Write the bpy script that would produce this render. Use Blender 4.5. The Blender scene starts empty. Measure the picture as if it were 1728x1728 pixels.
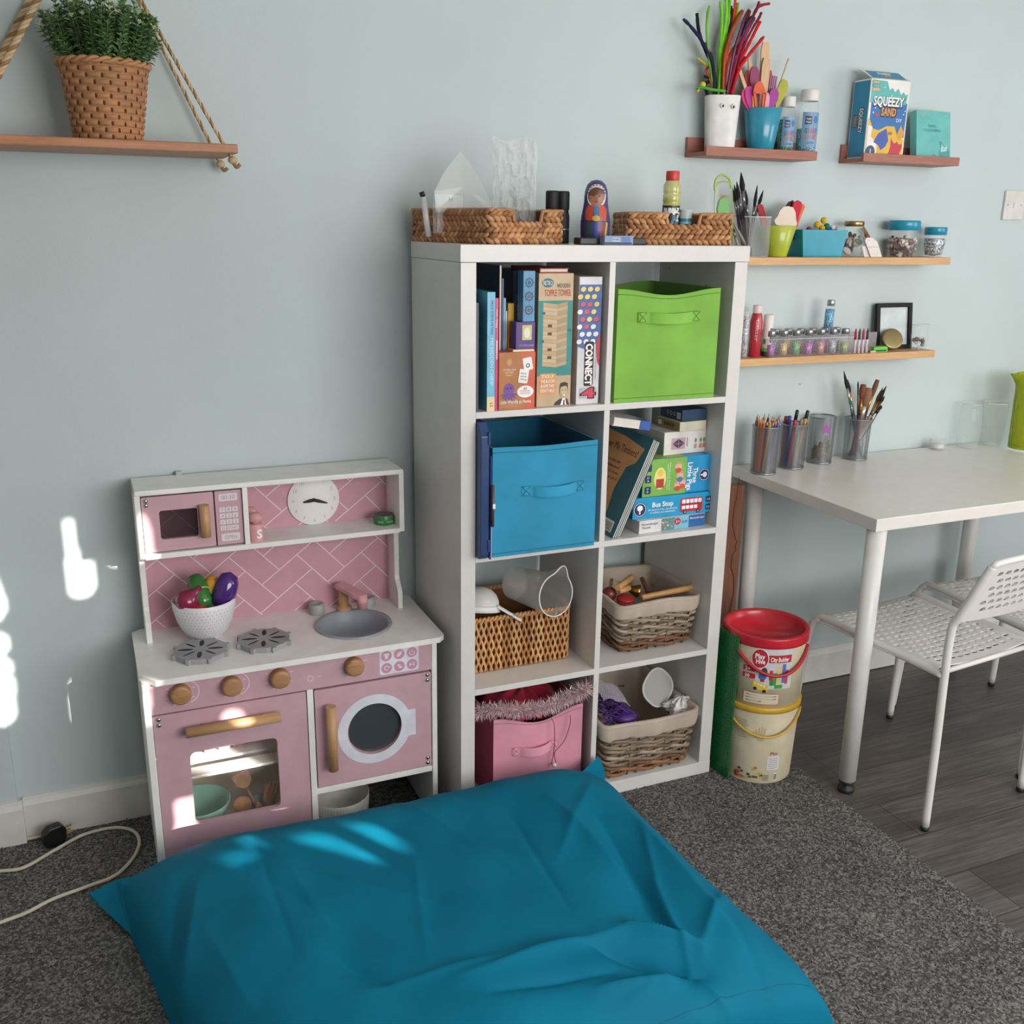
import bpy, bmesh, math, random
from math import sin, cos, pi, sqrt, atan2, radians
from mathutils import Vector as V, Matrix as M

random.seed(7)
scene = bpy.context.scene
COL = scene.collection

# ------------------------------------------------------------------ camera
CAM = V((-0.78288, -2.11015, 1.50633))
CR = V((0.91900776, -0.39400714, 0.01353201))
CU = V((0.09738814, 0.26014736, 0.96064504))
CF = V((0.38202132, 0.88152239, -0.27744907))
FPX = 1681.58
cd = bpy.data.cameras.new('camera')
cam = bpy.data.objects.new('camera', cd)
COL.objects.link(cam)
cam.matrix_world = M(((CR.x, CU.x, -CF.x, CAM.x), (CR.y, CU.y, -CF.y, CAM.y), (CR.z, CU.z, -CF.z, CAM.z), (0, 0, 0, 1)))
cd.sensor_width = 36.0
cd.lens = 36.0 * FPX / 1728.0
cd.clip_start = 0.05
scene.camera = cam

# ------------------------------------------------------------------ light
scene.view_settings.view_transform = 'Standard'
scene.view_settings.look = 'None'
scene.view_settings.exposure = 0.0
scene.view_settings.gamma = 1.0
scene.view_settings.use_curve_mapping = False
world = bpy.data.worlds.new('sky')
scene.world = world
world.use_nodes = True
bgn = world.node_tree.nodes['Background']
bgn.inputs['Color'].default_value = (0.75, 0.86, 1.0, 1)
bgn.inputs['Strength'].default_value = 1.0
SUN = V((-0.5, 1.0, -0.36)).normalized()      # the way the sunlight travels
sd = bpy.data.lights.new('sun', 'SUN')
sd.energy = 18.0
sd.angle = radians(0.32)
sd.color = (1.0, 0.93, 0.82)
so = bpy.data.objects.new('sun', sd)
COL.objects.link(so)
so.rotation_euler = SUN.to_track_quat('-Z', 'Y').to_euler()
so.location = (2.2, -5, 3)


def area(name, loc, target, w, h, power, color):
    ld = bpy.data.lights.new(name, 'AREA')
    ld.shape = 'RECTANGLE'
    ld.size, ld.size_y = w, h
    ld.energy = power
    ld.color = color
    o = bpy.data.objects.new(name, ld)
    COL.objects.link(o)
    o.location = loc
    o.rotation_euler = (V(target) - V(loc)).to_track_quat('-Z', 'Y').to_euler()
    return o


# daylight entering by the window in the wall behind the camera and by the one in the right wall
area('window_daylight', (1.05, -3.2, 1.55), (.8, 0, 1.45), 2.4, 1.35, 80, (1.0, 0.99, 0.975))
area('side_window_daylight', (3.1, -1.7, 1.5), (0, -1.2, 1.2), 1.3, 1.2, 22, (1.0, 0.99, 0.975))

# ------------------------------------------------------------------ pixel helper: the ray of a photo pixel cut with a real plane


def ray(u, v):
    return CF + CR * ((u - 864) / FPX) - CU * ((v - 864) / FPX)


def pt(u, v, x=None, y=None, z=None):
    d = ray(u, v)
    if y is not None:
        t = (y - CAM.y) / d.y
    elif z is not None:
        t = (z - CAM.z) / d.z
    else:
        t = (x - CAM.x) / d.x
    return CAM + d * t


# ------------------------------------------------------------------ materials
MATS = {}


def lin(h):
    h = h.lstrip('#')
    o = []
    for i in (0, 2, 4):
        c = int(h[i:i + 2], 16) / 255
        o.append(c / 12.92 if c <= .04045 else ((c + .055) / 1.055) ** 2.4)
    return (*o, 1)


def nodes_of(name):
    m = bpy.data.materials.new(name)
    m.use_nodes = True
    nt = m.node_tree
    return m, nt, nt.nodes['Principled BSDF']


def tex(nt, scale=(1, 1, 1), coord='Object', rot=(0, 0, 0)):
    tc = nt.nodes.new('ShaderNodeTexCoord')
    mp = nt.nodes.new('ShaderNodeMapping')
    mp.inputs['Scale'].default_value = scale
    mp.inputs['Rotation'].default_value = rot
    nt.links.new(tc.outputs[coord], mp.inputs['Vector'])
    return mp.outputs['Vector']


def noise(nt, vec, scale, detail=3, rough=.5):
    n = nt.nodes.new('ShaderNodeTexNoise')
    n.inputs['Scale'].default_value = scale
    n.inputs['Detail'].default_value = detail
    n.inputs['Roughness'].default_value = rough
    if vec:
        nt.links.new(vec, n.inputs['Vector'])
    return n


def ramp(nt, fac, stops):
    r = nt.nodes.new('ShaderNodeValToRGB')
    el = r.color_ramp.elements
    while len(el) < len(stops):
        el.new(.5)
    for e, (p, c) in zip(el, stops):
        e.position = p
        e.color = lin(c) if isinstance(c, str) else c
    nt.links.new(fac, r.inputs['Fac'])
    return r


def bump(nt, b, height, strength, dist=.002):
    n = nt.nodes.new('ShaderNodeBump')
    n.inputs['Strength'].default_value = strength
    n.inputs['Distance'].default_value = dist
    nt.links.new(height, n.inputs['Height'])
    nt.links.new(n.outputs['Normal'], b.inputs['Normal'])


def shade(hexc, k):
    h = hexc.lstrip('#')
    return '#' + ''.join('%02x' % max(0, min(255, int(int(h[i:i + 2], 16) * k))) for i in (0, 2, 4))


def mat(hexc, rough=.5, metal=0., vary=.06, bmp=0., bscale=300, spec=.5, sheen=0., coat=0.):
    """plain coloured surface with a faint procedural variation"""
    key = ('m', hexc, rough, metal, vary, bmp, bscale, spec, sheen, coat)
    if key in MATS:
        return MATS[key]
    m, nt, b = nodes_of('surface ' + hexc)
    vec = tex(nt)
    n = noise(nt, vec, 22, 3)
    r = ramp(nt, n.outputs['Fac'], [(.3, shade(hexc, 1 - vary)), (.7, shade(hexc, 1 + vary * .5))])
    nt.links.new(r.outputs['Color'], b.inputs['Base Color'])
    b.inputs['Roughness'].default_value = rough
    b.inputs['Metallic'].default_value = metal
    b.inputs['Specular IOR Level'].default_value = spec
    b.inputs['Coat Weight'].default_value = coat
    if sheen:
        b.inputs['Sheen Weight'].default_value = sheen
    if bmp:
        n2 = noise(nt, vec, bscale, 2)
        bump(nt, b, n2.outputs['Fac'], bmp, .001)
    MATS[key] = m
    return m


def fabric(hexc, scale=900, strength=.25, rough=.85, vary=.06, sheen=.15):
    key = ('fab', hexc, scale, strength, rough)
    if key in MATS:
        return MATS[key]
    m, nt, b = nodes_of('fabric ' + hexc)
    vec = tex(nt)
    n = noise(nt, vec, 9, 3)
    r = ramp(nt, n.outputs['Fac'], [(.3, shade(hexc, 1 - vary)), (.7, shade(hexc, 1 + vary))])
    nt.links.new(r.outputs['Color'], b.inputs['Base Color'])
    b.inputs['Roughness'].default_value = rough
    b.inputs['Sheen Weight'].default_value = sheen
    n2 = noise(nt, vec, scale, 2)
    bump(nt, b, n2.outputs['Fac'], strength, .0008)
    MATS[key] = m
    return m


def wood(dark, light, axis='x', scale=1., rough=.45, ring=14.):
    key = ('wood', dark, light, axis, scale, rough)
    if key in MATS:
        return MATS[key]
    m, nt, b = nodes_of('wood ' + light)
    sc = {'x': (1.2, 16, 16), 'y': (16, 1.2, 16), 'z': (16, 16, 1.2)}[axis]
    vec = tex(nt, tuple(c * scale for c in sc))
    n = noise(nt, vec, 3.2, 6, .6)
    n2 = noise(nt, vec, ring, 4, .6)
    mx = nt.nodes.new('ShaderNodeMix')
    mx.data_type = 'FLOAT'
    mx.inputs[0].default_value = .4
    nt.links.new(n.outputs['Fac'], mx.inputs[2])
    nt.links.new(n2.outputs['Fac'], mx.inputs[3])
    r = ramp(nt, mx.outputs[0], [(.3, dark), (.68, light)])
    nt.links.new(r.outputs['Color'], b.inputs['Base Color'])
    b.inputs['Roughness'].default_value = rough
    bump(nt, b, n2.outputs['Fac'], .08, .001)
    MATS[key] = m
    return m


def glass(hexc='#ffffff', rough=.02, ior=1.45):
    key = ('glass', hexc, rough, ior)
    if key in MATS:
        return MATS[key]
    m, nt, b = nodes_of('glass ' + hexc)
    b.inputs['Base Color'].default_value = lin(hexc)
    b.inputs['Roughness'].default_value = rough
    b.inputs['Transmission Weight'].default_value = 1
    b.inputs['IOR'].default_value = ior
    MATS[key] = m
    return m


def film(hexc='#ffffff', alpha=.25, rough=.15):
    """thin clear plastic: mostly see-through with a glossy skin"""
    key = ('film', hexc, alpha, rough)
    if key in MATS:
        return MATS[key]
    m, nt, b = nodes_of('clear plastic ' + hexc)
    b.inputs['Base Color'].default_value = lin(hexc)
    b.inputs['Roughness'].default_value = rough
    b.inputs['Specular IOR Level'].default_value = .9
    lw = nt.nodes.new('ShaderNodeLayerWeight')      # thicker to look through at a slant
    lw.inputs['Blend'].default_value = .35
    mr = nt.nodes.new('ShaderNodeMapRange')
    mr.inputs['To Min'].default_value = alpha
    mr.inputs['To Max'].default_value = min(1, alpha + .4)
    pw = nt.nodes.new('ShaderNodeMath')
    pw.operation = 'POWER'
    pw.inputs[1].default_value = 2.5
    nt.links.new(lw.outputs['Facing'], pw.inputs[0])
    nt.links.new(pw.outputs[0], mr.inputs['Value'])
    nt.links.new(mr.outputs['Result'], b.inputs['Alpha'])
    MATS[key] = m
    return m


def glitter(hexc, hex2, scale=420):
    key = ('glit', hexc, hex2, scale)
    if key in MATS:
        return MATS[key]
    m, nt, b = nodes_of('glitter ' + hexc)
    vec = tex(nt)
    vo = nt.nodes.new('ShaderNodeTexVoronoi')
    vo.inputs['Scale'].default_value = scale
    nt.links.new(vec, vo.inputs['Vector'])
    sp = nt.nodes.new('ShaderNodeSeparateColor')
    nt.links.new(vo.outputs['Color'], sp.inputs['Color'])
    r = ramp(nt, sp.outputs[0], [(.15, hexc), (.8, hex2), (.95, shade(hex2, 1.5))])
    nt.links.new(r.outputs['Color'], b.inputs['Base Color'])
    b.inputs['Roughness'].default_value = .35
    b.inputs['Metallic'].default_value = .3
    bump(nt, b, vo.outputs['Distance'], .5, .001)
    MATS[key] = m
    return m


# ------------------------------------------------------------------ mesh builder
TXT = {}


def text_geo(s, bold):
    k = (s, bold)
    if k not in TXT:
        cu = bpy.data.curves.new('t', 'FONT')
        cu.body = s
        cu.size = 1
        cu.resolution_u = 2
        cu.offset = bold
        cu.align_x = 'CENTER'
        ob = bpy.data.objects.new('t', cu)
        COL.objects.link(ob)
        dg = bpy.context.evaluated_depsgraph_get()
        me = bpy.data.meshes.new_from_object(ob.evaluated_get(dg))
        vs = [(a.co.x, a.co.y) for a in me.vertices]
        fs = [tuple(p.vertices) for p in me.polygons]
        bpy.data.objects.remove(ob)
        bpy.data.curves.remove(cu)
        bpy.data.meshes.remove(me)
        if vs:
            x0, x1 = min(a[0] for a in vs), max(a[0] for a in vs)
            y0, y1 = min(a[1] for a in vs), max(a[1] for a in vs)
        else:
            x0 = x1 = y0 = y1 = 0
        TXT[k] = (vs, fs, x0, x1, y0, y1)
    return TXT[k]


class F:
    """a flat frame: origin, unit right, unit up; its normal faces the reader"""

    def __init__(s, o, ux, uy):
        s.o, s.ux, s.uy = V(o), V(ux).normalized(), V(uy).normalized()
        s.n = s.ux.cross(s.uy)

    def at(s, x, y, off=0.):
        return s.o + s.ux * x + s.uy * y + s.n * off


def faces_of(T, w, d, h):
    """frames of the front, left, right and top of a box standing at T (x right, y away, z up)"""
    R = T.to_3x3()
    X, Y, Z = R @ V((1, 0, 0)), R @ V((0, 1, 0)), R @ V((0, 0, 1))
    o = T.translation
    return {'front': F(o, X, Z), 'left': F(o + Y * d, -Y, Z), 'right': F(o + X * w, Y, Z), 'top': F(o + Z * h, X, Y)}


class MB:
    def __init__(s):
        s.v, s.f, s.mi, s.sm, s.mats = [], [], [], [], []

    def m(s, mt):
        if mt not in s.mats:
            s.mats.append(mt)
        return s.mats.index(mt)

    def add(s, vs, fs, mt, smooth=False, T=None):
        b = len(s.v)
        if T is not None:
            vs = [T @ V(a) for a in vs]
        s.v += [tuple(a) for a in vs]
        i = s.m(mt)
        for f in fs:
            s.f.append(tuple(b + k for k in f))
            s.mi.append(i)
            s.sm.append(smooth)
        return s

    def box(s, a, b, mt, bev=0., T=None, seg=2):
        x0, y0, z0 = (min(p, q) for p, q in zip(a, b))
        x1, y1, z1 = (max(p, q) for p, q in zip(a, b))
        if bev <= 0:
            vs = [(x0, y0, z0), (x1, y0, z0), (x1, y1, z0), (x0, y1, z0), (x0, y0, z1), (x1, y0, z1), (x1, y1, z1), (x0, y1, z1)]
            fs = [(0, 3, 2, 1), (4, 5, 6, 7), (0, 1, 5, 4), (1, 2, 6, 5), (2, 3, 7, 6), (3, 0, 4, 7)]
            return s.add(vs, fs, mt, False, T)
        bm = bmesh.new()
        bmesh.ops.create_cube(bm, size=1)
        for q in bm.verts:
            q.co = V(((x0 + x1) / 2 + q.co.x * (x1 - x0), (y0 + y1) / 2 + q.co.y * (y1 - y0), (z0 + z1) / 2 + q.co.z * (z1 - z0)))
        bmesh.ops.bevel(bm, geom=bm.edges[:], offset=min(bev, .49 * min(x1 - x0, y1 - y0, z1 - z0)), segments=seg, profile=.5, affect='EDGES')
        return s.bm(bm, mt, False, T)

    def bm(s, bm, mt, smooth=False, T=None):
        bm.verts.index_update()
        vs = [q.co.copy() for q in bm.verts]
        fs = [tuple(q.index for q in f.verts) for f in bm.faces]
        bm.free()
        return s.add(vs, fs, mt, smooth, T)

    def grid(s, fn, nu, nv, mt, smooth=True, wrapu=False, wrapv=False, T=None, flip=False):
        cu, cv = (nu if wrapu else nu + 1), (nv if wrapv else nv + 1)
        vs = [fn(i / nu, j / nv) for j in range(cv) for i in range(cu)]
        fs = []
        for j in range(nv):
            for i in range(nu):
                a, b = i, (i + 1) % cu
                c, d = j, (j + 1) % cv
                q = (c * cu + a, c * cu + b, d * cu + b, d * cu + a)
                fs.append(q[::-1] if flip else q)
        return s.add(vs, fs, mt, smooth, T)

    def lathe(s, prof, mt, n=32, T=None, smooth=True, cap0=False, cap1=False, c=(0, 0, 0)):
        """prof: (radius, height) bottom to top on the outside"""
        vs, fs = [], []
        for r, z in prof:
            for i in range(n):
                a = 2 * pi * i / n
                vs.append((c[0] + r * cos(a), c[1] + r * sin(a), c[2] + z))
        for j in range(len(prof) - 1):
            for i in range(n):
                k = (i + 1) % n
                fs.append((j * n + i, j * n + k, (j + 1) * n + k, (j + 1) * n + i))
        s.add(vs, fs, mt, smooth, T)
        b = len(s.v) - len(vs)
        i = s.m(mt)
        if cap0:
            s.f.append(tuple(b + k for k in range(n))[::-1]); s.mi.append(i); s.sm.append(False)
        if cap1:
            o = b + (len(prof) - 1) * n
            s.f.append(tuple(o + k for k in range(n))); s.mi.append(i); s.sm.append(False)
        return s

    def cup(s, r0, r1, h, mt, th=.002, n=32, T=None, c=(0, 0, 0), base=.003):
        p = [(0.0005, 0), (r0 * .94, 0), (r0, .002), (r1, h - .001), (r1 - th / 2, h), (r1 - th, h - .001), (max(r0 - th, .001), base), (0.0005, base)]
        return s.lathe(p, mt, n, T, True, c=c)

    def tube(s, pts, r, mt, n=8, T=None, cap=True, closed=False, smooth=True):
        pts = [V(p) for p in pts]
        N = len(pts)
        rs = r if isinstance(r, (list, tuple)) else [r] * N
        tg = []
        for i in range(N):
            if closed:
                d = pts[(i + 1) % N] - pts[i - 1]
            else:
                d = pts[min(i + 1, N - 1)] - pts[max(i - 1, 0)]
            tg.append(d.normalized() if d.length > 1e-9 else V((0, 0, 1)))
        up = V((0, 0, 1)) if abs(tg[0].z) < .9 else V((1, 0, 0))
        nrm = (up - tg[0] * up.dot(tg[0])).normalized()
        vs, fs = [], []
        for i in range(N):
            if i:
                q = tg[i - 1].rotation_difference(tg[i])
                nrm = q @ nrm
                nrm = (nrm - tg[i] * nrm.dot(tg[i])).normalized()
            bn = tg[i].cross(nrm)
            for k in range(n):
                a = 2 * pi * k / n
                vs.append(pts[i] + nrm * (cos(a) * rs[i]) + bn * (sin(a) * rs[i]))
        M_ = N if closed else N - 1
        for i in range(M_):
            j = (i + 1) % N
            for k in range(n):
                l = (k + 1) % n
                fs.append((i * n + k, i * n + l, j * n + l, j * n + k))
        s.add(vs, fs, mt, smooth, T)
        if cap and not closed:
            b = len(s.v) - len(vs)
            i = s.m(mt)
            s.f.append(tuple(b + k for k in range(n))[::-1]); s.mi.append(i); s.sm.append(False)
            s.f.append(tuple(b + (N - 1) * n + k for k in range(n))); s.mi.append(i); s.sm.append(False)
        return s

    def prism(s, poly, t0, t1, mt, fr=None, T=None, bev=0.):
        """polygon in the frame's plane, extruded along the normal from t0 to t1"""
        fr = fr or F((0, 0, 0), (1, 0, 0), (0, 1, 0))
        a = sum(poly[i][0] * poly[(i + 1) % len(poly)][1] - poly[(i + 1) % len(poly)][0] * poly[i][1] for i in range(len(poly)))
        if a < 0:
            poly = poly[::-1]
        n = len(poly)
        vs = [fr.at(x, y, t0) for x, y in poly] + [fr.at(x, y, t1) for x, y in poly]
        fs = [tuple(range(n))[::-1], tuple(range(n, 2 * n))] + [(i, (i + 1) % n, n + (i + 1) % n, n + i) for i in range(n)]
        if bev:
            bm = bmesh.new()
            q = [bm.verts.new(p) for p in vs]
            for f in fs:
                bm.faces.new([q[k] for k in f])
            bmesh.ops.bevel(bm, geom=bm.edges[:], offset=bev, segments=2, profile=.5, affect='EDGES')
            return s.bm(bm, mt, False, T)
        return s.add(vs, fs, mt, False, T)

    def poly(s, fr, pts, mt, off=.0004):
        a = sum(pts[i][0] * pts[(i + 1) % len(pts)][1] - pts[(i + 1) % len(pts)][0] * pts[i][1] for i in range(len(pts)))
        if a < 0:
            pts = pts[::-1]
        return s.add([fr.at(x, y, off) for x, y in pts], [tuple(range(len(pts)))], mt)

    def rect(s, fr, x0, y0, x1, y1, mt, off=.0004, r=0., rot=0.):
        cx, cy = (x0 + x1) / 2, (y0 + y1) / 2
        p = rrect(x0, y0, x1, y1, r) if r else [(x0, y0), (x1, y0), (x1, y1), (x0, y1)]
        if rot:
            p = [(cx + (a - cx) * cos(rot) - (b - cy) * sin(rot), cy + (a - cx) * sin(rot) + (b - cy) * cos(rot)) for a, b in p]
        return s.poly(fr, p, mt, off)

    def ell(s, fr, cx, cy, rx, ry, mt, off=.0004, n=20, rot=0.):
        p = [(rx * cos(2 * pi * i / n), ry * sin(2 * pi * i / n)) for i in range(n)]
        p = [(cx + a * cos(rot) - b * sin(rot), cy + a * sin(rot) + b * cos(rot)) for a, b in p]
        return s.poly(fr, p, mt, off)

    def ring(s, fr, cx, cy, r0, r1, mt, off=.0004, n=32, a0=0., a1=2 * pi):
        vs, fs = [], []
        for i in range(n + 1):
            a = a0 + (a1 - a0) * i / n
            vs += [fr.at(cx + r0 * cos(a), cy + r0 * sin(a), off), fr.at(cx + r1 * cos(a), cy + r1 * sin(a), off)]
        for i in range(n):
            fs.append((2 * i, 2 * i + 1, 2 * i + 3, 2 * i + 2))
        return s.add(vs, fs, mt)

    def text(s, fr, t, cx, cy, h, mt, w=None, rot=0., bold=.0, off=.0006):
        """h: height of the letters in metres; w: squeeze or stretch to this width"""
        vs, fs, x0, x1, y0, y1 = text_geo(t, bold)
        if not vs:
            return s
        k = h / .72
        kx = k if w is None else w / max(x1 - x0, 1e-6)
        mx, my = (x0 + x1) / 2, .36
        o = []
        for a, b in vs:
            a, b = (a - mx) * kx, (b - my) * k
            o.append(fr.at(cx + a * cos(rot) - b * sin(rot), cy + a * sin(rot) + b * cos(rot), off))
        return s.add(o, fs, mt)

    def ico(s, c, r, mt, sub=2, T=None, squash=(1, 1, 1), R=None):
        bm = bmesh.new()
        bmesh.ops.create_icosphere(bm, subdivisions=sub, radius=1)
        for q in bm.verts:
            p = V((q.co.x * r * squash[0], q.co.y * r * squash[1], q.co.z * r * squash[2]))
            if R is not None:
                p = R @ p
            q.co = p + V(c)
        return s.bm(bm, mt, True, T)

    def mesh(s, name, off=None):
        me = bpy.data.meshes.new(name)
        vs = s.v if off is None else [tuple(off @ V(a)) for a in s.v]
        me.from_pydata(vs, [], s.f)
        for q in s.mats:
            me.materials.append(q)
        me.polygons.foreach_set('material_index', s.mi)
        me.polygons.foreach_set('use_smooth', s.sm)
        me.update()
        return me


def rrect(x0, y0, x1, y1, r, n=5):
    p = []
    for cx, cy, a in ((x1 - r, y0 + r, -pi / 2), (x1 - r, y1 - r, 0), (x0 + r, y1 - r, pi / 2), (x0 + r, y0 + r, pi)):
        for i in range(n + 1):
            t = a + pi / 2 * i / n
            p.append((cx + r * cos(t), cy + r * sin(t)))
    return p


WM = {}


def props(o, label=None, cat=None, group=None, kind=None):
    for k, q in (('label', label), ('category', cat), ('group', group), ('kind', kind)):
        if q:
            o[k] = q
    return o


def thing(name, label, cat, loc=(0, 0, 0), rz=0., group=None):
    o = bpy.data.objects.new(name, None)
    o.empty_display_size = .02
    COL.objects.link(o)
    o.location = loc
    o.rotation_euler = (0, 0, rz)
    WM[o.name] = M.Translation(V(loc)) @ M.Rotation(rz, 4, 'Z')
    return props(o, label, cat, group)


def part(mb, name, parent, label=None, local=False, kind=None):
    """mesh built in world coordinates (or already local) hung under its thing"""
    inv = None if local else WM[parent.name].inverted()
    o = bpy.data.objects.new(name, mb.mesh(name, inv))
    COL.objects.link(o)
    o.parent = parent
    WM[o.name] = WM[parent.name].copy()
    return props(o, label, None, None, kind)


def solo(mb, name, label, cat, group=None, kind=None, base=None):
    """a thing that is one mesh; its origin goes to the middle of its foot"""
    if base is None:
        xs, ys, zs = zip(*mb.v)
        base = ((min(xs) + max(xs)) / 2, (min(ys) + max(ys)) / 2, min(zs))
    o = bpy.data.objects.new(name, mb.mesh(name, M.Translation(-V(base))))
    COL.objects.link(o)
    o.location = base
    WM[o.name] = M.Translation(V(base))
    return props(o, label, cat, group, kind)


def struct(mb, name):
    o = bpy.data.objects.new(name, mb.mesh(name))
    COL.objects.link(o)
    o['kind'] = 'structure'
    return o


def dup(root, loc=None, rz=None, label=None, group=None):
    r = root.copy()
    COL.objects.link(r)
    if loc is not None:
        r.location = loc
    if rz is not None:
        r.rotation_euler = (0, 0, rz)
    if label:
        r['label'] = label
    if group:
        r['group'] = group
    WM[r.name] = M.Translation(r.location) @ M.Rotation(r.rotation_euler[2], 4, 'Z')
    for ch in list(root.children):
        c = ch.copy()
        COL.objects.link(c)
        c.parent = r
        for g in list(ch.children):
            d = g.copy()
            COL.objects.link(d)
            d.parent = c
    return r


def TR(loc, rz=0., rx=0., ry=0.):
    return M.Translation(V(loc)) @ M.Rotation(rz, 4, 'Z') @ M.Rotation(ry, 4, 'Y') @ M.Rotation(rx, 4, 'X')


def aim(a, b):
    """matrix that carries +Z onto the line from a to b, placed at a"""
    a, b = V(a), V(b)
    return M.Translation(a) @ (b - a).to_track_quat('Z', 'Y').to_matrix().to_4x4()


def spline(pts, n=8, closed=False):
    P = [V(p) for p in pts]
    N = len(P)
    o = []
    segs = N if closed else N - 1
    for i in range(segs):
        if closed:
            a, b, c, d = P[i - 1], P[i], P[(i + 1) % N], P[(i + 2) % N]
        else:
            a, b, c, d = P[max(i - 1, 0)], P[i], P[i + 1], P[min(i + 2, N - 1)]
        for k in range(n):
            t = k / n
            o.append(.5 * ((2 * b) + (c - a) * t + (2 * a - 5 * b + 4 * c - d) * t * t + (3 * b - a - 3 * c + d) * t ** 3))
    if not closed:
        o.append(P[-1])
    return o


# common finishes
WHITE = mat('#e9e6e3', .42, vary=.02)
WHITEK = mat('#ece9e5', .38, vary=.03)
PINK = mat('#c69fa9', .5, vary=.03)
BLACK = mat('#17181a', .45)
DARKTXT = mat('#22242a', .6, vary=0)
WTXT = mat('#f1efec', .6, vary=0)
BEECH = wood('#a97d53', '#cba277', 'x', 1.6)
BEECHZ = wood('#a97d53', '#cba277', 'z', 1.6)
STEEL = mat('#b9bbbd', .28, 1.)
CLEAR = glass('#ffffff', .02)

# ================================================================== the room
WALLY = .385


def wall_paint(hexc):
    m, nt, b = nodes_of('painted plaster ' + hexc)
    vec = tex(nt)
    n = noise(nt, vec, 1.6, 4)
    r = ramp(nt, n.outputs['Fac'], [(.3, shade(hexc, .97)), (.7, shade(hexc, 1.02))])
    nt.links.new(r.outputs['Color'], b.inputs['Base Color'])
    b.inputs['Roughness'].default_value = .62
    b.inputs['Specular IOR Level'].default_value = .35
    n2 = noise(nt, vec, 160, 4, .6)
    bump(nt, b, n2.outputs['Fac'], .25, .0012)
    return m


PAINT = wall_paint('#c2cecf')
CEIL = mat('#dddcd8', .8, vary=.02)
SKIRT = mat('#dcdad5', .4, vary=.03)
OTHER = mat('#b4b5b2', .8, vary=.02)

struct(MB().box((-1.75, WALLY, -.02), (3.3, WALLY + .12, 2.5), PAINT), 'wall_back')
struct(MB().box((-1.87, -3.5, -.02), (-1.75, WALLY + .12, 2.5), mat('#b4b4b2', .8, vary=.02)), 'wall_left')
struct(MB().box((3.3, -3.5, -.02), (3.42, WALLY + .12, 2.5), OTHER), 'wall_right')
struct(MB().box((-1.87, -3.5, 2.5), (3.42, WALLY + .12, 2.6), CEIL), 'ceiling')
# wall behind the camera with the window opening
WX0, WX1, WZ0, WZ1 = .2, 2.5, .85, 2.25
w = MB()
w.box((-1.87, -3.5, -.02), (WX0, -3.36, 2.5), OTHER)
w.box((WX1, -3.5, -.02), (3.42, -3.36, 2.5), OTHER)
w.box((WX0, -3.5, -.02), (WX1, -3.36, WZ0), OTHER)
w.box((WX0, -3.5, WZ1), (WX1, -3.36, 2.5), OTHER)
struct(w, 'wall_front')


# unseen panel added across the opening, its holes cut to shape the sun patches
def sunhole(pts):
    o = []
    for p in pts:
        t = (p.y + 3.40) / SUN.y
        q = p - SUN * t
        o.append((q.x, q.z))
    return o


def px(l, **k):
    return [pt(a, b, **k) for a, b in l]


HOLES = [sunhole(q) for q in (
    px([(109, 879), (121, 876), (131, 950), (157, 950), (159, 990), (150, 1004), (130, 1009), (119, 1000)], y=.385),
    px([(-60, 960), (-8, 965), (4, 995), (11, 1012), (12, 1030), (3, 1046), (-60, 1046)], y=.37),
    px([(-60, 1072), (8, 1070), (18, 1080), (17, 1096), (6, 1106), (-60, 1108)], y=.37),
    px([(-60, 1112), (10, 1110), (24, 1122), (24, 1136), (8, 1141), (-60, 1143)], y=.37),
    px([(-60, 1146), (26, 1145), (28, 1212), (16, 1222), (-60, 1226)], y=.37),
    px([(236, 866), (243, 868), (252, 884), (257, 903), (261, 933), (266, 940), (262, 943), (247, 943)], y=.235),
    px([(249, 1147), (264, 1150), (263, 1157), (254, 1159), (257, 1216), (253, 1231), (250, 1205), (250, 1158), (249, 1157)], y=.055),
    px([(398 + 17 * cos(k * pi / 8), 1211 + 12 * sin(k * pi / 8)) for k in range(16)], y=.055),
    px([(298, 1350), (330, 1344), (331, 1400), (298, 1402)], y=.065),
    px([(332, 1276), (372, 1266), (440, 1258), (455, 1290), (430, 1306), (372, 1306), (334, 1300)], y=.065),
    px([(312, 1440), (340, 1428), (376, 1420), (366, 1430), (335, 1446)], z=.17),
    px([(462, 1412), (500, 1402), (545, 1408), (600, 1434), (636, 1452), (606, 1450), (550, 1434), (500, 1420)], z=.2),
    px([(566, 1392), (594, 1386), (630, 1394), (664, 1416), (672, 1434), (650, 1430), (610, 1410)], z=.2),
)]


def inside(x, z, poly):
    c = False
    j = len(poly) - 1
    for i in range(len(poly)):
        (a, b), (p, q) = poly[i], poly[j]
        if (b > z) != (q > z) and x < (p - a) * (z - b) / (q - b) + a:
            c = not c
        j = i
    return c


gobo = MB()
st = .005
GOBO_M = mat('#8f8b83', .9)
nx, nz = int((WX1 - WX0) / st), int((WZ1 - WZ0) / st)
boxes = [(min(a for a, b in h), max(a for a, b in h), min(b for a, b in h), max(b for a, b in h), h) for h in HOLES]
for j in range(nz + 1):
    z = WZ0 + (j + .5) * st
    run = None
    for i in range(nx + 2):
        x = WX0 + (i + .5) * st
        hole = i > nx or any(a < x < b and c < z < d and inside(x, z, h) for a, b, c, d, h in boxes)
        if not hole and run is None:
            run = x - st / 2
        if hole and run is not None:
            gobo.add([(run, -3.40, z - st / 2), (x - st / 2, -3.40, z - st / 2), (x - st / 2, -3.40, z + st / 2), (run, -3.40, z + st / 2)], [(0, 1, 2, 3)], GOBO_M)
            run = None
struct(gobo, 'sun_gobo')

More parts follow.
